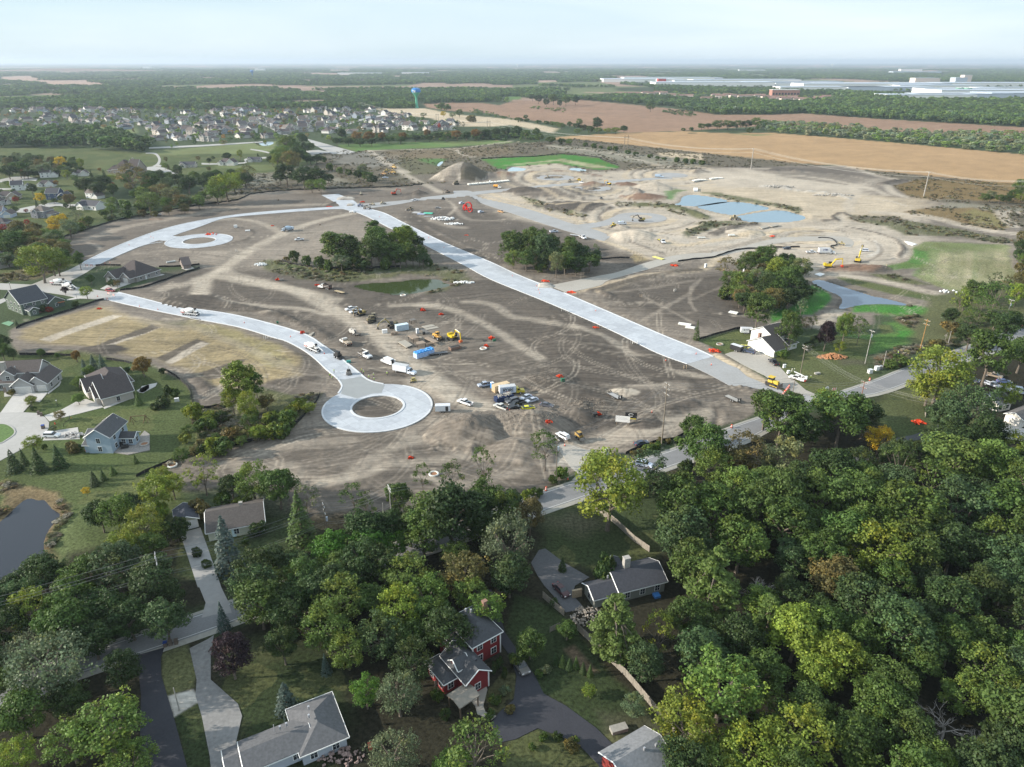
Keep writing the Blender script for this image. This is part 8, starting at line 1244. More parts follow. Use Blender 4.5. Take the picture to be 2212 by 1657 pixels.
for s,l in(('J 1340 880','orange cone on the boulevard by the orange netting'),('J 1507 1000','orange cone on the gravel where the boulevard ends'),('J 1005 955','orange cone on the dirt below the boulevard'),('J 232 402','dark cone on the boulevard middle'),('C 488 1082','cone in the tree shadow on the boulevard'),('C 1245 1398','cone on the boulevard past the tree shadow'),('C 1512 1508','cone left of the gravel heap'),('C 1532 1552','cone below the gravel heap'),('C 1545 1588','fallen looking cone nearest the gravel heap corner'),('C 320 975','cone high on the boulevard'),('B 1984 745','cone near the top of the boulevard'),
('H 492 535','cone on the new street left of the mixer'),('H 1003 690','cone on the new street before the second mixer'),('Q 655 960','cone at the discharging mixer chute'),('G 1545 630','cone at the start of the new street'),('G 1748 665','cone on the new street behind the parked red suv'),('G 1165 158','left cone of a pair on the curved street'),('G 1220 158','right cone of a pair on the curved street'),('S 1925 1058','cone behind the waiting white suv'),('S 1965 1478','cone on the grass by the county road'),('T 970 675','cone beside the low berm near the signs'),('G 1080 520','orange drum like cone by the lamp post'),('A 1430 1055','cone on the curved street edge'),('A 1670 965','upper cone near the first cul-de-sac junction'),('A 1697 978','lower cone near the first cul-de-sac junction')):cone(s,l)
def barricade(s,label,rz=0):
 t=thing('barricade',label,'barricade',at(s),rz)
 for z in(.45,.8,1.15):[MB().box(-1.0+q*.4,-.6+q*.4,-.03,.03,z,z+.2).B('rail_stripe',M_ORG if q%2 else M_WTE,t)for q in range(5)]
 [MB().box(x-.03,x+.03,-.35,.35,0,.06).box(x-.03,x+.03,-.05,.05,0,1.4).B('leg',M_STEEL,t)for x in(-.8,.8)]
for s,l,r in(('G 965 190','left striped barricade across the curved street',.1),('G 1015 190','right striped barricade across the curved street',.1),('G 1205 500','upper barricade at the new street end',-.5),('G 1190 558','lower barricade at the new street end',-.5),('G 1262 520','middle barricade at the new street end',-.5),('U 1605 1350','toppled orange barricade on the verge',.3)):barricade(s,l,r)
def netting(s,label,w=3.0,h=1.2,n=26,seed=1):
 t=thing('safety_netting',label,'netting',at(s));rs=random.Random(seed);k=MB()
 for i in range(n):x,y=rs.uniform(-w/2,w/2),rs.uniform(-w/3,w/3);z=h*(1-abs(x)/w)*rs.uniform(.3,1);a=rs.uniform(0,3.1);l=rs.uniform(.4,1.0);dx,dy=l*cos(a),l*sin(a);k.add([(x-dx,y-dy,max(0,z-.5)),(x+dx,y+dy,max(0,z-.5)),(x+dx*.8,y+dy*.8,z),(x-dx*.8,y-dy*.8,z+.1)],[(0,1,2,3)])
 k.B('mesh_sheet',M_ORG,t);[MB().tube([(x,0,0),(x,0,h*1.2)],.04,4).B('stake',M_WOOD,t)for x in(-w*.3,w*.3)]
for i,(s,l,w,h)in enumerate((('C 1612 1458','red orange netting heap above the gravel heap',6,1.2),('C 1895 1580','red orange netting heap right of the gravel heap',6.5,1.3),('N 582 775','orange netting mound at the farmhouse lawn corner',7,1.6),('E 825 1290','red netting by the black fence line',6,1.5),('E 1905 965','dull red netting along the far dirt road',6,.8),('B 1430 630','red netting left of the boulevard head',7,1),('B 1800 580','red netting right of the boulevard head',6,1.8),('B 135 935','long red netting along the upper cul-de-sac',13,1.3),('B 862 1440','upright red netting strip above the haul road',2,2.0),('B 1300 1495','red netting at the dump truck nose',3,1.2),('B 805 845','small red netting on the open dirt',2.5,.8),
('R 855 190','tall red netting bundle at the left of two',2.2,2.2),('R 1175 260','small red netting bundle at the right of two',1.6,1.5),('R 2065 710','v shaped red netting right of the yellow excavator',3.2,2),('R 1970 845','red netting at the manhole ring',1.8,2),('S 1862 225','red netting beside a green utility box',2,1.8),('S 1718 875','red netting strip beside the big dirt pile',2.5,1.4),('T 292 690','red netting at a dark box near the signs',2,1.4),('Y 950 240','tiny red netting on the shaded dirt',1.2,1),('G 1100 660','red netting scrap on the straw lot',2,.8),('H 1135 650','red sign like netting at the street edge',1.6,1.8),('C 738 945','faint red netting on dark soil',3,.6),('J 228 590','red marked stakes below the boulevard',3,.8),('V 760 1510','red playset canopy heap on the right lawn',6,1.5))):netting(s,l,w*.6,h*.7,30,i)
def container(nm,label,cat,a,b,m,w=2.44,h=2.6,ribs=True):
 p,q=pts(a)[0],pts(b)[0];t=thing(nm,label,cat,((p.x+q.x)/2,(p.y+q.y)/2,gz(p.x,p.y)),hs(p,q));L_=(q-p).length;MB().box(-L_/2,L_/2,0,w,0.05,h).B('shell',m,t);
 if ribs:k=MB();[k.box(x-.08,x+.08,-.03,0,.15,h-.12)for x in np.arange(-L_/2+.3,L_/2-.2,.45)];tag(k.B('ribs',m,t),kind='stuff');MB().box(-L_/2-.04,-L_/2,.1,w/2-.03,.15,h-.1).B('door',m,t);MB().box(-L_/2-.04,-L_/2,w/2+.03,w-.1,.15,h-.1).B('door',m,t)
 MB().box(-L_/2,L_/2,.02,w-.02,h,h+.03).B('top',mat(m.name+'_top',tuple(min(.75,c*1.25)for c in m.node_tree.nodes['Vector Math'].inputs[0].default_value[:3]),.6),t);return t,L_
container('shipping_container','pale blue white container in front of the olive excavator','container','R 392 565','R 606 528',mat('container_white',(.46,.55,.62),.5));container('shipping_container','tan container behind the lettered box truck','container','S 1045 398','S 1235 350',mat('container_tan',(.50,.38,.24),.5),h=2.6)
t,L_=container('dumpster','navy blue dumpster heaped with broken timber','dumpster','S 1068 520','S 1285 470',mat('dumpster_navy',(.02,.035,.09),.5),h=1.7);k=MB();rr=random.Random(4)
for i in range(46):x,y,a=rr.uniform(-L_/2+.5,L_/2-.5),rr.uniform(.3,2.1),rr.uniform(0,6);l=rr.uniform(.5,1.4);k.tube([(x-l/2*cos(a),y-l/2*sin(a),1.75+rr.uniform(0,.5)),(x+l/2*cos(a),y+l/2*sin(a),1.75+rr.uniform(0,.7))],rr.uniform(.06,.14),4)
tag(k.B('timber_scrap',mat('scrap',(.45,.42,.37),.9,var=.3),t),kind='stuff');sign_words(t,'A00',.55,.3,-.04,.7,M_WTE)
b_,_=container('trench_box','open rusty steel box under the excavator bucket','steel box','R 1350 915','R 1530 870',mat('rusty_steel',(.20,.13,.10),.8,var=.2),2.2,1.2,False);MB().box(-2.2,2.2,.15,2.05,1.2,1.24).B('inside_shade_plate',M_DARK,b_)  # dark plate over the closed top stands for the shade inside the box
pl=at('R 930 1000');t=thing('wrapped_pallets','stack of blue wrapped pallets with lumpy blue top','pallets',pl,hs(*[pts(q)[0]for q in('R 780 1020','R 1100 930')]))
M_BW=mat('blue_wrap',(.06,.30,.70),.35,var=.25,scale=3);M_PW=mat('print_wrap',(.50,.60,.78),.4,var=.3,scale=5)
for i in range(6):
 for j in range(2):x=-4.2+i*1.4;MB().box(x-.64,x+.64,j*1.35,j*1.35+1.28,.1,2.0).B('pallet_load',M_PW,t);MB().box(x-.66,x+.66,j*1.35-.02,j*1.35+1.3,2.0,2.45+.3*rr.random(),.25,.2).B('blue_cover',M_BW,t);[MB().box(x-.66,x+.66,j*1.35-.03,j*1.35-.005,z,z+.16).B('blue_stripe',M_BW,t)for z in(.5,1.0,1.5)if j==0]
def slab(nm,label,cat,spec,z0,z1,m,legs=False):
 P=pts(spec);c=sum(P,Vector())/len(P);c.z=gz(c.x,c.y);t=thing(nm,label,cat,c);MB().prism([(p.x-c.x,p.y-c.y)for p in P],z0,z1).B('plate',m,t)
 if legs:[MB().box((p.x-c.x)*.9-.1,(p.x-c.x)*.9+.1,(p.y-c.y)*.9-.1,(p.y-c.y)*.9+.1,0,z0).B('leg',M_DARK,t)for p in P]
M_MAT=mat('mat_wood',(.36,.33,.28),.85,var=.12);M_RUST=mat('rusty_plate',(.30,.235,.18),.8,var=.15)
for l,s,z0,z1,m,lg in(('pale wooden mat, upper of two lying flat','R 825 470 1020 432 1070 462 885 500',0,.15,M_MAT,0),('pale wooden mat, lower of two lying flat','R 885 508 1090 468 1135 495 920 535',0,.15,M_MAT,0),('dark mat reaching down from the pale mats','R 785 520 880 505 965 580 910 592',0,.12,M_STEEL,0),('rusty trench box with flat top, upper left','R 590 705 710 682 797 740 680 765',1.6,1.9,M_RUST,1),('pale wide sheet stack nearest the haul road','R 410 770 540 738 672 825 560 870',.5,.8,M_MAT,1),('rusty sheet behind the blue pallets','R 735 800 850 778 910 820 745 850',1.2,1.5,M_RUST,1),('long rusty plate stack beside the loader','R 880 730 945 710 1132 795 1050 815',1.2,1.5,M_RUST,1),('small raised metal table behind the container','R 610 402 700 385 737 410 645 432',1.5,1.65,M_STEEL,1),('dark ramp leaning left of the rusty box','R 680 620 745 622 720 680 660 685',.1,.3,M_STEEL,0),('small pale sheet right of the dark ramp','R 735 668 820 660 832 682 730 690',.1,.4,M_MAT,0),('tan board panel by the new street edge','Q 385 640 430 650 485 600 465 595',.1,.5,M_MAT,0),
('concrete mat on the far bank, left of two','E 1760 870 1840 852 1870 868 1790 890',.4,.8,M_MAT,0),('concrete mat on the far bank, right of two','E 1860 850 1960 836 1975 852 1900 868',.6,1.0,M_MAT,0),('white sheet of fabric by the green meadow','F 890 1010 950 1020 1030 1045 980 1058 930 1045',.05,.3,M_WTE,0),('small white concrete outlet above the settling ponds','E 1035 432 1080 432 1082 462 1038 464',0,1.2,M_WTE,0),('white rubble pad above the narrow pond','L 1320 365 1400 345 1470 365 1400 395',.02,.3,M_WTE,0),('green mat on the lawn edge at left','G 20 815 100 790 155 810 110 845',.05,.2,mat('green_mat',(.16,.30,.18),.8),0)):slab('road_mat',l,'sheet',s,z0,z1,m,lg)
def toilet(s,label,c=(.70,.72,.74)):
 t=thing('portable_toilet',label,'portable toilet',at(s),.4);MB().box(-.58,.58,-.58,.58,.05,2.1,.04,.04).B('cabin',mat('toilet_%d'%int(c[2]*99),c,.5),t);MB().box(-.62,.62,-.62,.62,2.1,2.25,.15,.15).B('roof',M_WTE,t);MB().box(-.35,.35,-.62,-.57,.15,1.95).B('door',mat('toilet_door',(.55,.57,.6),.5),t)
toilet('S 1012 325','blue portable toilet between silver pickup and tan container',(.05,.25,.60));toilet('T 390 1170','white portable toilet by the gravel entrance');toilet('E 1168 1305','white portable toilet left of the right grove');toilet('L 285 320','white cabinet behind the big maple');toilet('C 998 362','white box above the far pipe row');toilet('R 757 590','white tank on the dark mats')
def box_(nm,label,cat,s,w,d,h,m,top=None,rz=.3):
 t=thing(nm,label,cat,at(s),rz);MB().box(-w/2,w/2,-d/2,d/2,0,h,.03,.03).B('body',m,t);MB().box(-w/2-.03,w/2+.03,-d/2-.03,d/2+.03,h,h+.08).B('lid',top or m,t)
for a in(('generator','white generator left of the pale container','generator','R 178 590',2.2,1.2,1.5,M_WTE),('utility_box','green utility box by red netting','utility box','S 1898 275',1.3,1.1,1.1,M_GRN),('utility_box','dark utility box beside the job signs','utility box','T 250 712',1.6,1.2,.9,M_DARK),('utility_box','white utility box, left of two by the road','utility box','U 2135 1080',1.6,1.2,1.5,M_WTE),('utility_box','white utility box, right of two by the road','utility box','V 195 790',1.5,1.2,1.5,M_WTE),('utility_box','grey box against the short grey pole','utility box','V 248 775',.9,.9,1.3,M_METAL),('utility_box','green box on the new street edge','box','H 860 535',.9,.8,.8,M_GRN),('utility_box','teal tub beside the black sweeping loader','tub','Q 1085 1110',1.6,1.2,.8,mat('teal',(.04,.25,.22),.6)),('utility_box','dark box by the left red netting bundle','box','R 815 180',1.3,1.0,.9,M_DARK),('utility_box','dark green box by the v shaped netting','box','R 2112 745',1.2,.9,.8,M_GRN),
('excavator_bucket','rusty spare bucket, left of two by the container','bucket','R 315 620',1.3,1.1,1.2,M_RUST),('excavator_bucket','rusty spare bucket, right of two by the container','bucket','R 380 612',1.3,1.1,1.2,M_RUST),('attachment','black machine attachment on the pale mat corner','attachment','R 868 605',1.1,.9,1.0,M_DARK),('utility_box','white box beside the first cul-de-sac','box','B 398 865',2.2,1.4,1.6,M_WTE),('utility_box','flat white cart near the first cul-de-sac','cart','B 530 905',3.2,1.8,.5,M_WTE),('utility_box','small tan box on the open dirt','box','B 1328 832',1.2,1,1,M_RUST),('utility_box','tan box near the top dirt road','box','B 868 560',1.3,1,1.1,M_RUST),('utility_box','small dark cart below the red netting strip','cart','B 902 1445',2.2,1.4,.8,M_STEEL),
('waste_bin','brown wheeled bin, left of two at the court','bin','O 520 1025',.7,.7,1.1,mat('bin_brown',(.14,.11,.09),.6)),('waste_bin','brown wheeled bin, right of two at the court','bin','O 557 1045',.7,.7,1.1,mat('bin_brown',(.14,.11,.09),.6)),('waste_bin','blue lidded bin on the court edge','bin','O 580 1210',.9,.9,1.1,mat('bin_brown',(.14,.11,.09),.6),mat('bin_blue',(.03,.07,.30),.5)),('waste_bin','blue lidded bin, left of three at the road','bin','c 822 355',.7,.7,1.1,mat('bin_brown',(.14,.11,.09),.6),mat('bin_blue',(.03,.07,.30),.5)),('waste_bin','brown bin, middle of three at the road','bin','c 848 348',.7,.7,1.1,mat('bin_brown',(.14,.11,.09),.6)),('waste_bin','brown bin, right of three at the road','bin','c 876 342',.7,.7,1.1,mat('bin_brown',(.14,.11,.09),.6)),
('patio_table','dark table on the blue house patio','table','O 1660 1470',2.0,1.2,.8,M_DARK),('grill','black grill beside the blue house wall','grill','O 1610 1440',1.1,.7,1.1,M_DARK),('propane_tank','red lidded cart behind the red house wing','cart','e 308 485',.8,.8,1.0,M_STEEL),('swing_bench','grey bench frame by the bottom grey garage','bench','e 960 770',3.0,1.4,.7,mat('frame_grey',(.30,.28,.25),.8)),('cart','red garden cart below the spruce lawn','cart','d 738 855',1.8,1.1,.8,mat('cart_red',(.35,.08,.05),.6)),('planter_box','leaning wooden crate frame at the dark roofed house','crate','j 330 615',2.2,.5,1.9,M_WOODP),('toy_pool','blue round tub at the dark roofed house wall','tub','j 835 615',1.4,1.4,.5,mat('tub_blue',(.05,.18,.45),.4)),
('beehive','left white box of a pair beside the mown lawn','box','P 385 1500',.7,.7,1.2,M_WTE),('beehive','right white box of a pair beside the mown lawn','box','P 420 1495',.7,.7,1.2,M_WTE),('satellite_dish','white round dish cover near the black pickup','dish','U 875 1000',1.1,.6,1.3,M_WTE),('ice_chest','pale stone block at the wild lawn','block','U 1362 1095',2.0,1.2,.5,M_STONE),('utility_box','white drum of stone by the pine stump','barrel','U 935 1085',1.0,.8,1.1,M_WTE)):box_(*a)
def pipes(nm,label,s,n,L_,r,m,rz=0,gap=None,grp=None):
 p=at(s);t=thing(nm,label,'pipes',p,rz,grp);g_=gap or 2.05*r
 for i in range(n):MB().tube([(-L_/2,(i-n/2)*g_,r),(L_/2,(i-n/2)*g_,r)],r,8).B('pipe',m,t)
M_PVC=mat('pipe_pale',(.62,.62,.58),.6,var=.08)
for l,s,n,L_,r,m,rz in(('four short white concrete pipes side by side','N 865 210',4,4.0,.35,M_PVC,rad(-35)),('white concrete pipe half sections left of the lone pine','J 1215 565',2,5.5,.55,M_PVC,rad(-25)),('white concrete pipes partly behind the lone pine','J 1275 595',3,4,.4,M_PVC,rad(-25)),('grey pipe stack, left of the green pipes','C 190 700',8,6,.3,mat('pipe_grey',(.38,.38,.38),.6),rad(-15)),('blue grey pipe stack beside the green pipes','C 240 715',6,6,.3,mat('pipe_blue',(.30,.35,.46),.6),rad(-15)),('bright green plastic pipe stack','C 315 705',7,7,.28,mat('pipe_green',(.10,.52,.36),.5),rad(-10)),('grey pipes below the green stack','C 320 740',4,7,.25,mat('pipe_grey',(.38,.38,.38),.6),rad(10)),('dark blue pipes left of the white stones','C 410 758',3,5,.3,mat('pipe_navy',(.10,.14,.28),.6),rad(10)),('two white pipes on the far street edge','E 1120 985',2,5,.5,M_PVC,0),('white tank like pipes on the flat dirt','E 1450 965',2,4,.6,M_PVC,0),('white pipe at the left dirt lot','G 1890 140',1,5,.5,M_PVC,rad(40)),('yellow pipes at the gravel corner','E 650 1200',5,8,.25,mat('pipe_yellow',(.50,.48,.16),.6),rad(-55))):pipes('pipe_stack',l,s,n,L_,r,m,rz)
def row_pipes(label,spec,n,L_,r,h=0):
 P=resample(g2(spec),1)[:];t=thing('pipe_row',label,'pipes',(P[0][0],P[0][1],gz(*P[0])));Q_=P[np.linspace(0,len(P)-1,n).astype(int)];d=Q_[-1]-Q_[0];a=math.atan2(d[1],d[0])+1.35
 for x,y in Q_:o=MB().tube([(-L_/2,0,r),(L_/2,0,r)],r,7).B('pipe',M_PVC,t);o.location=(x-P[0][0],y-P[0][1],0);o.rotation_euler=(0,0,a+rr.uniform(-.15,.15))
row_pipes('long row of white concrete pipes below the stockpile','C 760 392 900 380 1050 366 1200 350',34,4.5,.75);row_pipes('white pipe row on the far right dirt, left of two','E 1035 352 1100 342 1165 340',14,4,.7);row_pipes('white pipe row on the far right dirt, right of two','E 1225 330 1290 322 1350 322',14,4,.7)
def rubble(nm,label,cat,s,rx,ry,h,n,m,size=.5,seed=0):
 p=at(s);t=thing(nm,label,cat,p);rs=random.Random(seed);k=MB()
 for i in range(n):
  a,q=rs.uniform(0,6.28),math.sqrt(rs.random());x,y=rx*q*cos(a),ry*q*sin(a);z=h*(1-q);c=size*rs.uniform(.5,1.2);M_=Matrix.Rotation(rs.uniform(0,3),3,Vector((rs.random(),rs.random(),rs.random()+.1)).normalized());k.box(-c/2,c/2,-c*.35,c*.35,-c*.3,c*.3,.05,.05);k.v[-8:]=[tuple(M_@Vector(v)+Vector((x,y,z+c*.2)))for v in k.v[-8:]]
 tag(k.B('pieces',m,t),kind='stuff')
rubble('wood_pile','heap of split orange firewood under the tree','firewood','U 1580 850',6.0,2.2,1.8,420,mat('split_wood',(.52,.26,.13),.8,var=.35,scale=2),.55,1);rubble('stone_pile','pale stone heap by the tree island meadow','stones','B 672 1270',3.5,2.2,1.0,60,M_WTE,.9,2);rubble('stone_pile','white rubble below the boulevard near the pond','stones','C 705 1475',6,1.6,.7,80,M_WTE,.8,3);rubble('stone_pile','scattered white pallets and stone among the pipe stacks','rubble','C 470 765',9,5,1.0,120,M_WTE,1.1,4);rubble('stone_pile','pale boards lying on the dark soil','rubble','C 600 822',7,3,.4,50,M_WTE,1.0,5)
rubble('stone_pile','small white bags stacked beside the boulevard','bags','B 1695 690',3.5,1.6,1.0,36,M_WTE,.8,6);rubble('debris_pile','heap of boards and belongings on the court driveway','debris','O 975 1310',3.4,1.8,.7,70,mat('debris',(.48,.46,.44),.8,var=.4,scale=3),.7,7);rubble('brush_pile','grey brush heap at the dark roofed house corner','brush','j 395 740',3.5,3,.9,150,mat('brush',(.30,.26,.22),.9,var=.3),.5,8);rubble('debris_pile','red and grey clutter at the pale grey house wall','debris','d 560 900',4.5,2,.9,90,mat('clutter',(.28,.20,.18),.8,var=.5,scale=3),.55,9)
rubble('gravel_blocks','broken pale stone on the pile row left part','stones','E 1960 415',18,4,1.4,120,M_STONE,1.2,10);rubble('gravel_blocks','broken pale stone on the pile row right part','stones','F 100 505',18,4,1.4,120,M_STONE,1.2,11);rubble('rocks','few white boulders on the dirt strip','rocks','M 1130 255',6,2.5,.4,14,M_WTE,1.3,12)
rubble('soil_clods','loose clods round the big dirt pile','soil','S 1500 850',10,5,.4,260,mat('clod',(.17,.145,.12),.95,var=.25),.3,13);rubble('soil_clods','loose clods on the left dirt pile','soil','S 760 900',9,5,.4,160,mat('clod',(.17,.145,.12),.95,var=.25),.28,14);rubble('soil_clods','broken clods along the trench at right','soil','T 60 620',10,8,.5,200,mat('clod',(.17,.145,.12),.95,var=.25),.4,15);rubble('soil_clods','clods beside the green utility box','soil','S 1740 250',7,4,.4,140,mat('clod',(.17,.145,.12),.95,var=.25),.3,16)
for s,l,r in(('C 722 672','red hose coil, left of three',2.2),('C 760 662','red hose coil, largest of three',2.8),('C 778 688','red hose coil, lowest of three',1.8)):
 t=thing('hose_coil',l,'coil',at(s),R.uniform(0,3));[MB().tube([(r*cos(a),y,r+r*sin(a))for a in np.linspace(0,6.28,18)],.3,6).B('loop',mat('hose_red',(.62,.03,.02),.5),t)for y in(-.5,0,.5)]
hp_=smooth_line(g2('F -60 975 0 972 90 985 140 1030 135 1055 85 1062 80 1075 110 1092'),4);t=thing('black_hose','thick black hose snaking over the tan dirt','hose',(0,0,0));MB().tube([(x,y,.35)for x,y in hp_],.32,6).B('hose_body',M_FAB,t)
def job_sign(s,label,w,h,m,extra=None):
 t=thing('job_sign',label,'sign',at(s),rad(-12));[MB().box(x-.06,x+.06,-.06,.06,-.3,2.9).B('post',M_WOODP,t)for x in(-w*.4,w*.4)];MB().box(-w/2,w/2,-.12,-.06,1.3,1.3+h).B('panel',m,t)
 if extra:extra(t)
job_sign('T 600 800','white job sign board facing the county road',4.6,2.2,M_WTE,lambda t:MB().box(-1.6,1.6,-.14,-.12,2.3,2.42).box(-1.3,1.3,-.14,-.12,2.75,2.87).B('faint_print',mat('faint',(.55,.56,.58),.6),t));job_sign('T 705 765','black job sign with white ring emblem and yellow strip',3.8,2.0,M_INK,lambda t:(MB().tube([(.8*cos(a),-.14,2.4+.45*sin(a))for a in np.linspace(.4,5.6,20)],.06,4).B('ring_emblem',M_WTE,t),MB().box(-1.7,1.7,-.12,-.06,.9,1.25).B('yellow_strip',mat('yellow_paint',(.6,.48,.05),.6),t)))
def rsign(s,label):
 t=thing('road_sign',label,'sign',at(s),.3);MB().tube([(0,0,-.2),(0,0,2.4)],.04,5).B('post',M_STEEL,t);MB().cyl((0,-.06,2.2),(0,1,0),.75,.05,12).B('disc',M_WTE,t);MB().box(-.06,.06,-.11,-.086,1.9,2.5).B('mark',M_INK,t)
rsign('U 1490 1385','round white sign on the verge by the gravel road')
for s,l in(('W 1908 318','white ringed manhole on the shaded dirt lot'),('Y 1205 415','white manhole ring among the leafless row'),('R 1920 885','pale manhole ring by the red stakes'),('N 662 660','stone fire ring on the farmhouse lawn'),('O 1920 1425','round fire pit on the blue house patio'),('I 312 228','white concrete ring at the green pond corner')):
 t=thing('manhole_ring',l,'ring',at(s));MB().tube([(1.25*cos(a),1.25*sin(a),.2)for a in np.linspace(0,6.283,20)],.28,6,False).B('rim',M_PVC if 'white'in l or 'pale'in l else M_STONE,t);MB().cyl((0,0,.12),(0,0,1),1.0,.2,12).B('cover',mat('cover_rust',(.30,.15,.08),.8),t)
def lamp_post(s,l):
 t=thing('lamp_post',l,'lamp',at(s));MB().tube([(0,0,-.2),(0,0,2.2)],.05,6).B('post',M_DARK,t);MB().box(-.14,.14,-.14,.14,2.2,2.6).B('lantern',M_WTE,t);MB().box(-.18,.18,-.18,.18,2.6,2.72,.1,.1).B('cap',M_DARK,t)
for s,l in(('O 770 920','garden lamp on the lawn between two driveways'),('O 15 880','garden lamp at the left edge lawn'),('G 855 545','street lamp at the green house corner')):lamp_post(s,l)
t=thing('fire_hydrant','small red hydrant on the court lawn','hydrant',at('O 735 1155'));MB().cyl((0,0,.35),(0,0,1),.16,.7,8).B('barrel',paint((.55,.05,.03)),t);MB().cyl((0,0,.75),(0,0,1),.13,.16,8,.04).B('cap',paint((.55,.05,.03)),t);MB().cyl((0,0,.45),(1,0,0),.07,.5,6).B('nozzle',paint((.55,.05,.03)),t)
t=thing('mailbox','round red mailbox post by the court lawn','mailbox',at('O 425 960'));MB().box(-.05,.05,-.05,.05,0,1.1).B('post',M_WOODP,t);MB().box(-.2,.2,-.35,.35,1.1,1.45,.05).B('box',M_DARK,t)
t=thing('basketball_hoop','black basketball hoop lying over the court lawn','hoop',at('O 850 1190'),.5);MB().tube([(0,0,0),(0,0,1.0),(2.2,0,2.6)],.08,5).B('pole',M_DARK,t);MB().box(2.2,2.28,-.9,.9,2.4,3.4).B('backboard',M_GLASS,t);MB().tube([(2.6+.23*cos(a),.23*sin(a),2.7)for a in np.linspace(0,6.28,10)],.03,4).B('hoop',M_ORG,t)
t=thing('swing_set','brown wooden playset behind the blue house','playset',at('O 1850 1130'),.2);k=MB();[k.tube([(x+sx_*.8,y,0),(x,0,2.4)],.09,5)for x in(-2.2,2.2)for sx_ in(-1,1)for y in(-1.0,1.0)];k.B('frame_leg',mat('play_wood',(.16,.10,.06),.8),t);MB().tube([(-2.3,0,2.4),(2.3,0,2.4)],.1,6).B('top_beam',mat('play_wood',(.16,.10,.06),.8),t);[(MB().tube([(x,0,2.35),(x,0,.6)],.02,4).B('chain',M_DARK,t),MB().box(x-.25,x+.25,-.12,.12,.55,.6).B('swing_seat',M_DARK,t))for x in(-1,.8)]
t=thing('picnic_table','green slatted picnic table beside the orange tinged tree','table',at('O 1710 430'),.3)
for i in range(5):MB().box(-1.2,1.2,-.45+i*.19,-.30+i*.19,.75,.80).B('slat',mat('green_slat',(.10,.22,.12),.7),t)
[MB().box(x-.05,x+.05,-.6,.6,0,.75).B('leg',M_DARK,t)for x in(-.9,.9)];[MB().box(-1.2,1.2,y-.14,y+.14,.42,.47).B('bench',mat('green_slat',(.10,.22,.12),.7),t)for y in(-.8,.8)]
t=thing('orange_ball','large orange ball at the blue house porch','ball',at('O 1160 1515'));q=bmesh.new();bmesh.ops.create_uvsphere(q,u_segments=12,v_segments=8,radius=.55);me=NM('ball');q.to_mesh(me);q.free();me.materials.append(paint((.75,.13,.03)));me.shade_smooth();o=NO('shell',me);LK(o);o.parent=t;o.location=(0,0,.5)
for n_,(s,m_,q_)in enumerate((('J 1205 1040',3,'below the boulevard end'),('J 615 770',4,'with a white tag below the boulevard'),('J 228 600',4,'in a red tipped row below the boulevard'),('H 705 715',4,'beside the new street bend'),('H 340 395',4,'above the near mixer'),('J 1095 190',2,'on the dark upper field'),('J 720 250',2,'at the left of the dark upper field'),('B 395 1130',2,'above the pale haul road'),('P 1825 900',3,'on the seeded lot'),('U 990 1060',2,'leaning in the farmhouse lawn'),('F 690 1300',1,'long and yellow on the bank'),('I 2065 415',3,'tall and red tipped on the open soil'))):
 t=thing('survey_stakes','survey stakes '+q_,'stakes',at(s));[MB().box(x_*.9-.04,x_*.9+.04,rr.uniform(-.5,.4),rr.uniform(.45,.5),0,1.3).B('stake',M_PVC if n_%2 else M_WOODP,t)for x_ in range(m_)]
 # ================ LABELS: each singles out one thing
LMK=[(px(s)[0],n)for s,n in(('_ 60 810','the grey court house'),('_ 245 835','the brown ranch house'),('_ 240 935','the blue house'),('_ 80 655','the green house'),('_ 300 585','the tan ranch house'),('_ 1680 745','the white farmhouse'),('_ 505 1120','the cream ranch house'),('_ 400 1120','the cream garage'),('_ 1020 1400','the red house'),('_ 1010 1520','the tan pavilion'),('_ 1330 1260','the dark roofed house'),('_ 630 1590','the grey hip roofed house'),('_ 1370 1620','the red garage'),('_ 2190 920','the cream gabled house'),('_ 60 1160','the left pond'),('_ 435 1210','the long concrete driveway'),('_ 345 1520','the black asphalt drive'),('_ 440 1530','the pale gravel drive'),('_ 1190 1540','the wide black driveway'),('_ 1190 1080','the county road mouth'),('_ 1560 950','the county road middle'),('_ 1900 840','the county road right end'),('_ 2100 700','the right road bend'),('_ 870 620','the green pond'),('_ 820 560','the first tree island'),('_ 1190 550','the second tree island'),('_ 1650 640','the right grove'),('_ 1870 640','the narrow blue pond'),('_ 1590 455','the settling ponds'),('_ 816 880','the near cul-de-sac'),('_ 560 870','the brushy hollow'),('_ 420 520','the upper cul-de-sac'),('_ 200 540','the curved street start'),('_ 120 470','the left suburb'),('_ 270 350','the park mansion'),('_ 480 345','the park ranch houses'),('_ 620 310','the big clump by the lot'),('_ 740 430','the boulevard head'),('_ 990 360','the long stockpile'),('_ 840 280','the far subdivision edge'),('_ 1300 280','the crop field corner'),('_ 1500 340','the crop field hedge'),('_ 1770 980','the shaded side street'),('_ 2000 1000','the side street bend'),('_ 1700 1250','the dead forked tree'),('_ 1450 1200','the big wood margin'),('_ 1600 1450','the lower left wood'),('_ 1850 1300','the big wood centre'),('_ 2080 1280','the big wood right side'),('_ 1800 1150','the upper big wood'),('_ 2080 1120','the upper right wood'),('_ 2080 1550','the pale dead trees'),('_ 1750 1600','the big wood bottom'),('_ 2150 1430','the lower right wood'),('_ 950 1150','the row by the dark poles'),('_ 700 1250','the bright green row'),('_ 780 1360','the tall pale clump'),('_ 120 1560','the bottom left wood'),('_ 200 1260','the wood beside the pond'),('_ 500 1400','the purple maple'),('_ 330 1100','the yellow green row'))]
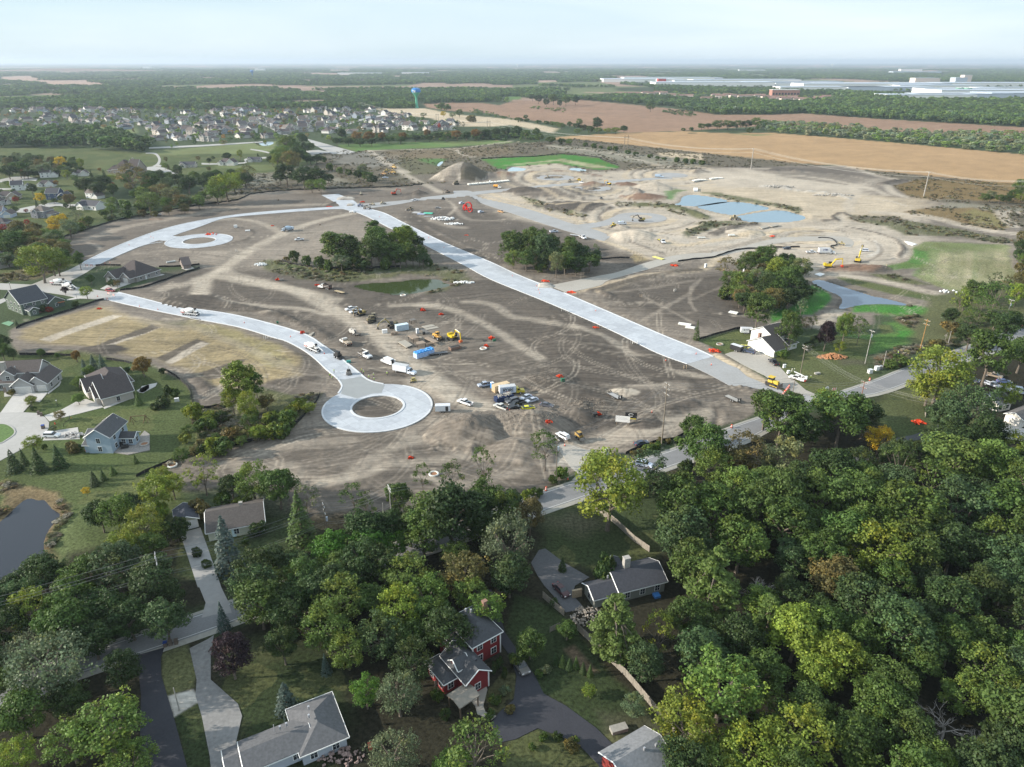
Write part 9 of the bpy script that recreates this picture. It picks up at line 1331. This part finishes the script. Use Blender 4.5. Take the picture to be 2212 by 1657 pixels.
KN={'round':'broadleaf tree','loose':'feathery tree','sparse':'open branched tree','poplar':'upright tree','bush':'bush','spruce':'spruce','pine':'tall pine','bare':'leafless dead tree','willow':'willow like tree'}
ORD=['first','second','third','fourth','fifth','sixth','seventh','eighth','ninth','tenth','eleventh','twelfth','thirteenth','fourteenth']
def base_label(t):
 d,(q,n)=min(((t['cx']-q[0])**2+((t['cy']-q[1])*1.4)**2,(q,n))for q,n in LMK);dx,dy=t['cx']-q[0],t['cy']-q[1]
 rel=('right of 'if dx>0 else 'left of ')if abs(dx)>abs(dy)*1.1 else('below 'if dy>0 else 'above ');w=t['w'];big_=''if t['kind']in('bare',)else('large 'if w>11.5 else 'small 'if w<6 and t['kind']!='bush'else '')
 return big_+(''if t['kind']=='bare'else CW[t['col']]+' ')+KN[t['kind']]+' '+rel+n
grp={}
for t in ONE:grp.setdefault(base_label(t),[]).append(t)
for b,L_ in grp.items():
 if len(L_)==1:L_[0]['o']['label']=b;continue
 L_.sort(key=lambda t:t['cx'])
 for i,t in enumerate(L_):
  if len(L_)==2:s=('leftmost 'if i==0 else 'rightmost ')+b
  else:s=(ORD[min(i,13)]+' from left ')+b
  t['o']['label']=s
for t in ONE:t['o']['group']={'bush':'bushes and shrubs','tree':'trees'}[t['o']['category']]
def rows(items,noun,fmt):
 items.sort(key=lambda q:q[2]);n=0
 while items:
  row=items[:12];items=items[12:];row.sort(key=lambda q:q[1]);n+=1
  for i,q in enumerate(row):q[0]['label']=fmt(n,i,len(row))
cols={tuple(round(c,2)for c in w):n for w,n in zip(WCS,('cream','tan','off white','taupe','beige','white','blue grey'))};rcs={tuple(round(c,3)for c in w):n for w,n in zip(RCS,('brown','dark brown','grey brown','charcoal','light brown'))}
FARH.sort(key=lambda q:q[2]);rown=0
for k0 in range(0,len(FARH),13):
 row=sorted(FARH[k0:k0+13],key=lambda q:q[1]);rown+=1
 for i,(o,a,b)in enumerate(row):
  w=[c for c in o.children if c.name.startswith('wall')][0];r=[c for c in o.children if c.name.startswith('roof')and not 'vent'in c.name][0];wc=cols.get(tuple(round(c,2)for c in w.color[:3]),'pale');rc=rcs.get(tuple(round(c,3)for c in r.color[:3]),'dark')
  o['label']='%s house with %s roof, %s from left in %s subdivision row from back'%(wc,rc,ORD[i],ORD[rown-1]if rown<15 else 'last')
th=sorted([o for o in bpy.data.objects if o.name.startswith('townhouse')and o.parent is None and o.type=='EMPTY'],key=lambda o:o.location.x/o.location.y)
for i,o in enumerate(th):o['label']=('tan townhouse block with brown roof, '+(ORD[i]+' from left'if i<14 else ORD[len(th)-1-i]+' from right'if len(th)-1-i<14 else 'centre of the row')+' beyond the fields')
tk=sorted([o for o in bpy.data.objects if o.name.startswith('storage_tank')and o.type=='EMPTY'],key=lambda o:o.location.x)
for i,o in enumerate(tk):o['label']='green storage tank, '+ORD[i]+' from left before the white hall'
# ================ HAZE
k=MB().box(-24000,24000,-1500,46500,-6,170);me=NM('haze');me.from_pydata(k.v,[],k.f)
m=bpy.data.materials.new('haze_air');m.use_nodes=True;t=m.node_tree;t.nodes.remove(t.nodes['Principled BSDF'])
pv=t.nodes.new('ShaderNodeVolumePrincipled');pv.inputs['Color'].default_value=(.74,.86,1,1);pv.inputs['Density'].default_value=0.00006;pv.inputs['Anisotropy'].default_value=.2
t.links.new(pv.outputs[0],t.nodes['Material Output'].inputs['Volume']);me.materials.append(m)
hzo=NO('haze',me);LK(hzo);tag(hzo,'thin bluish haze over the whole plain',kind='stuff')
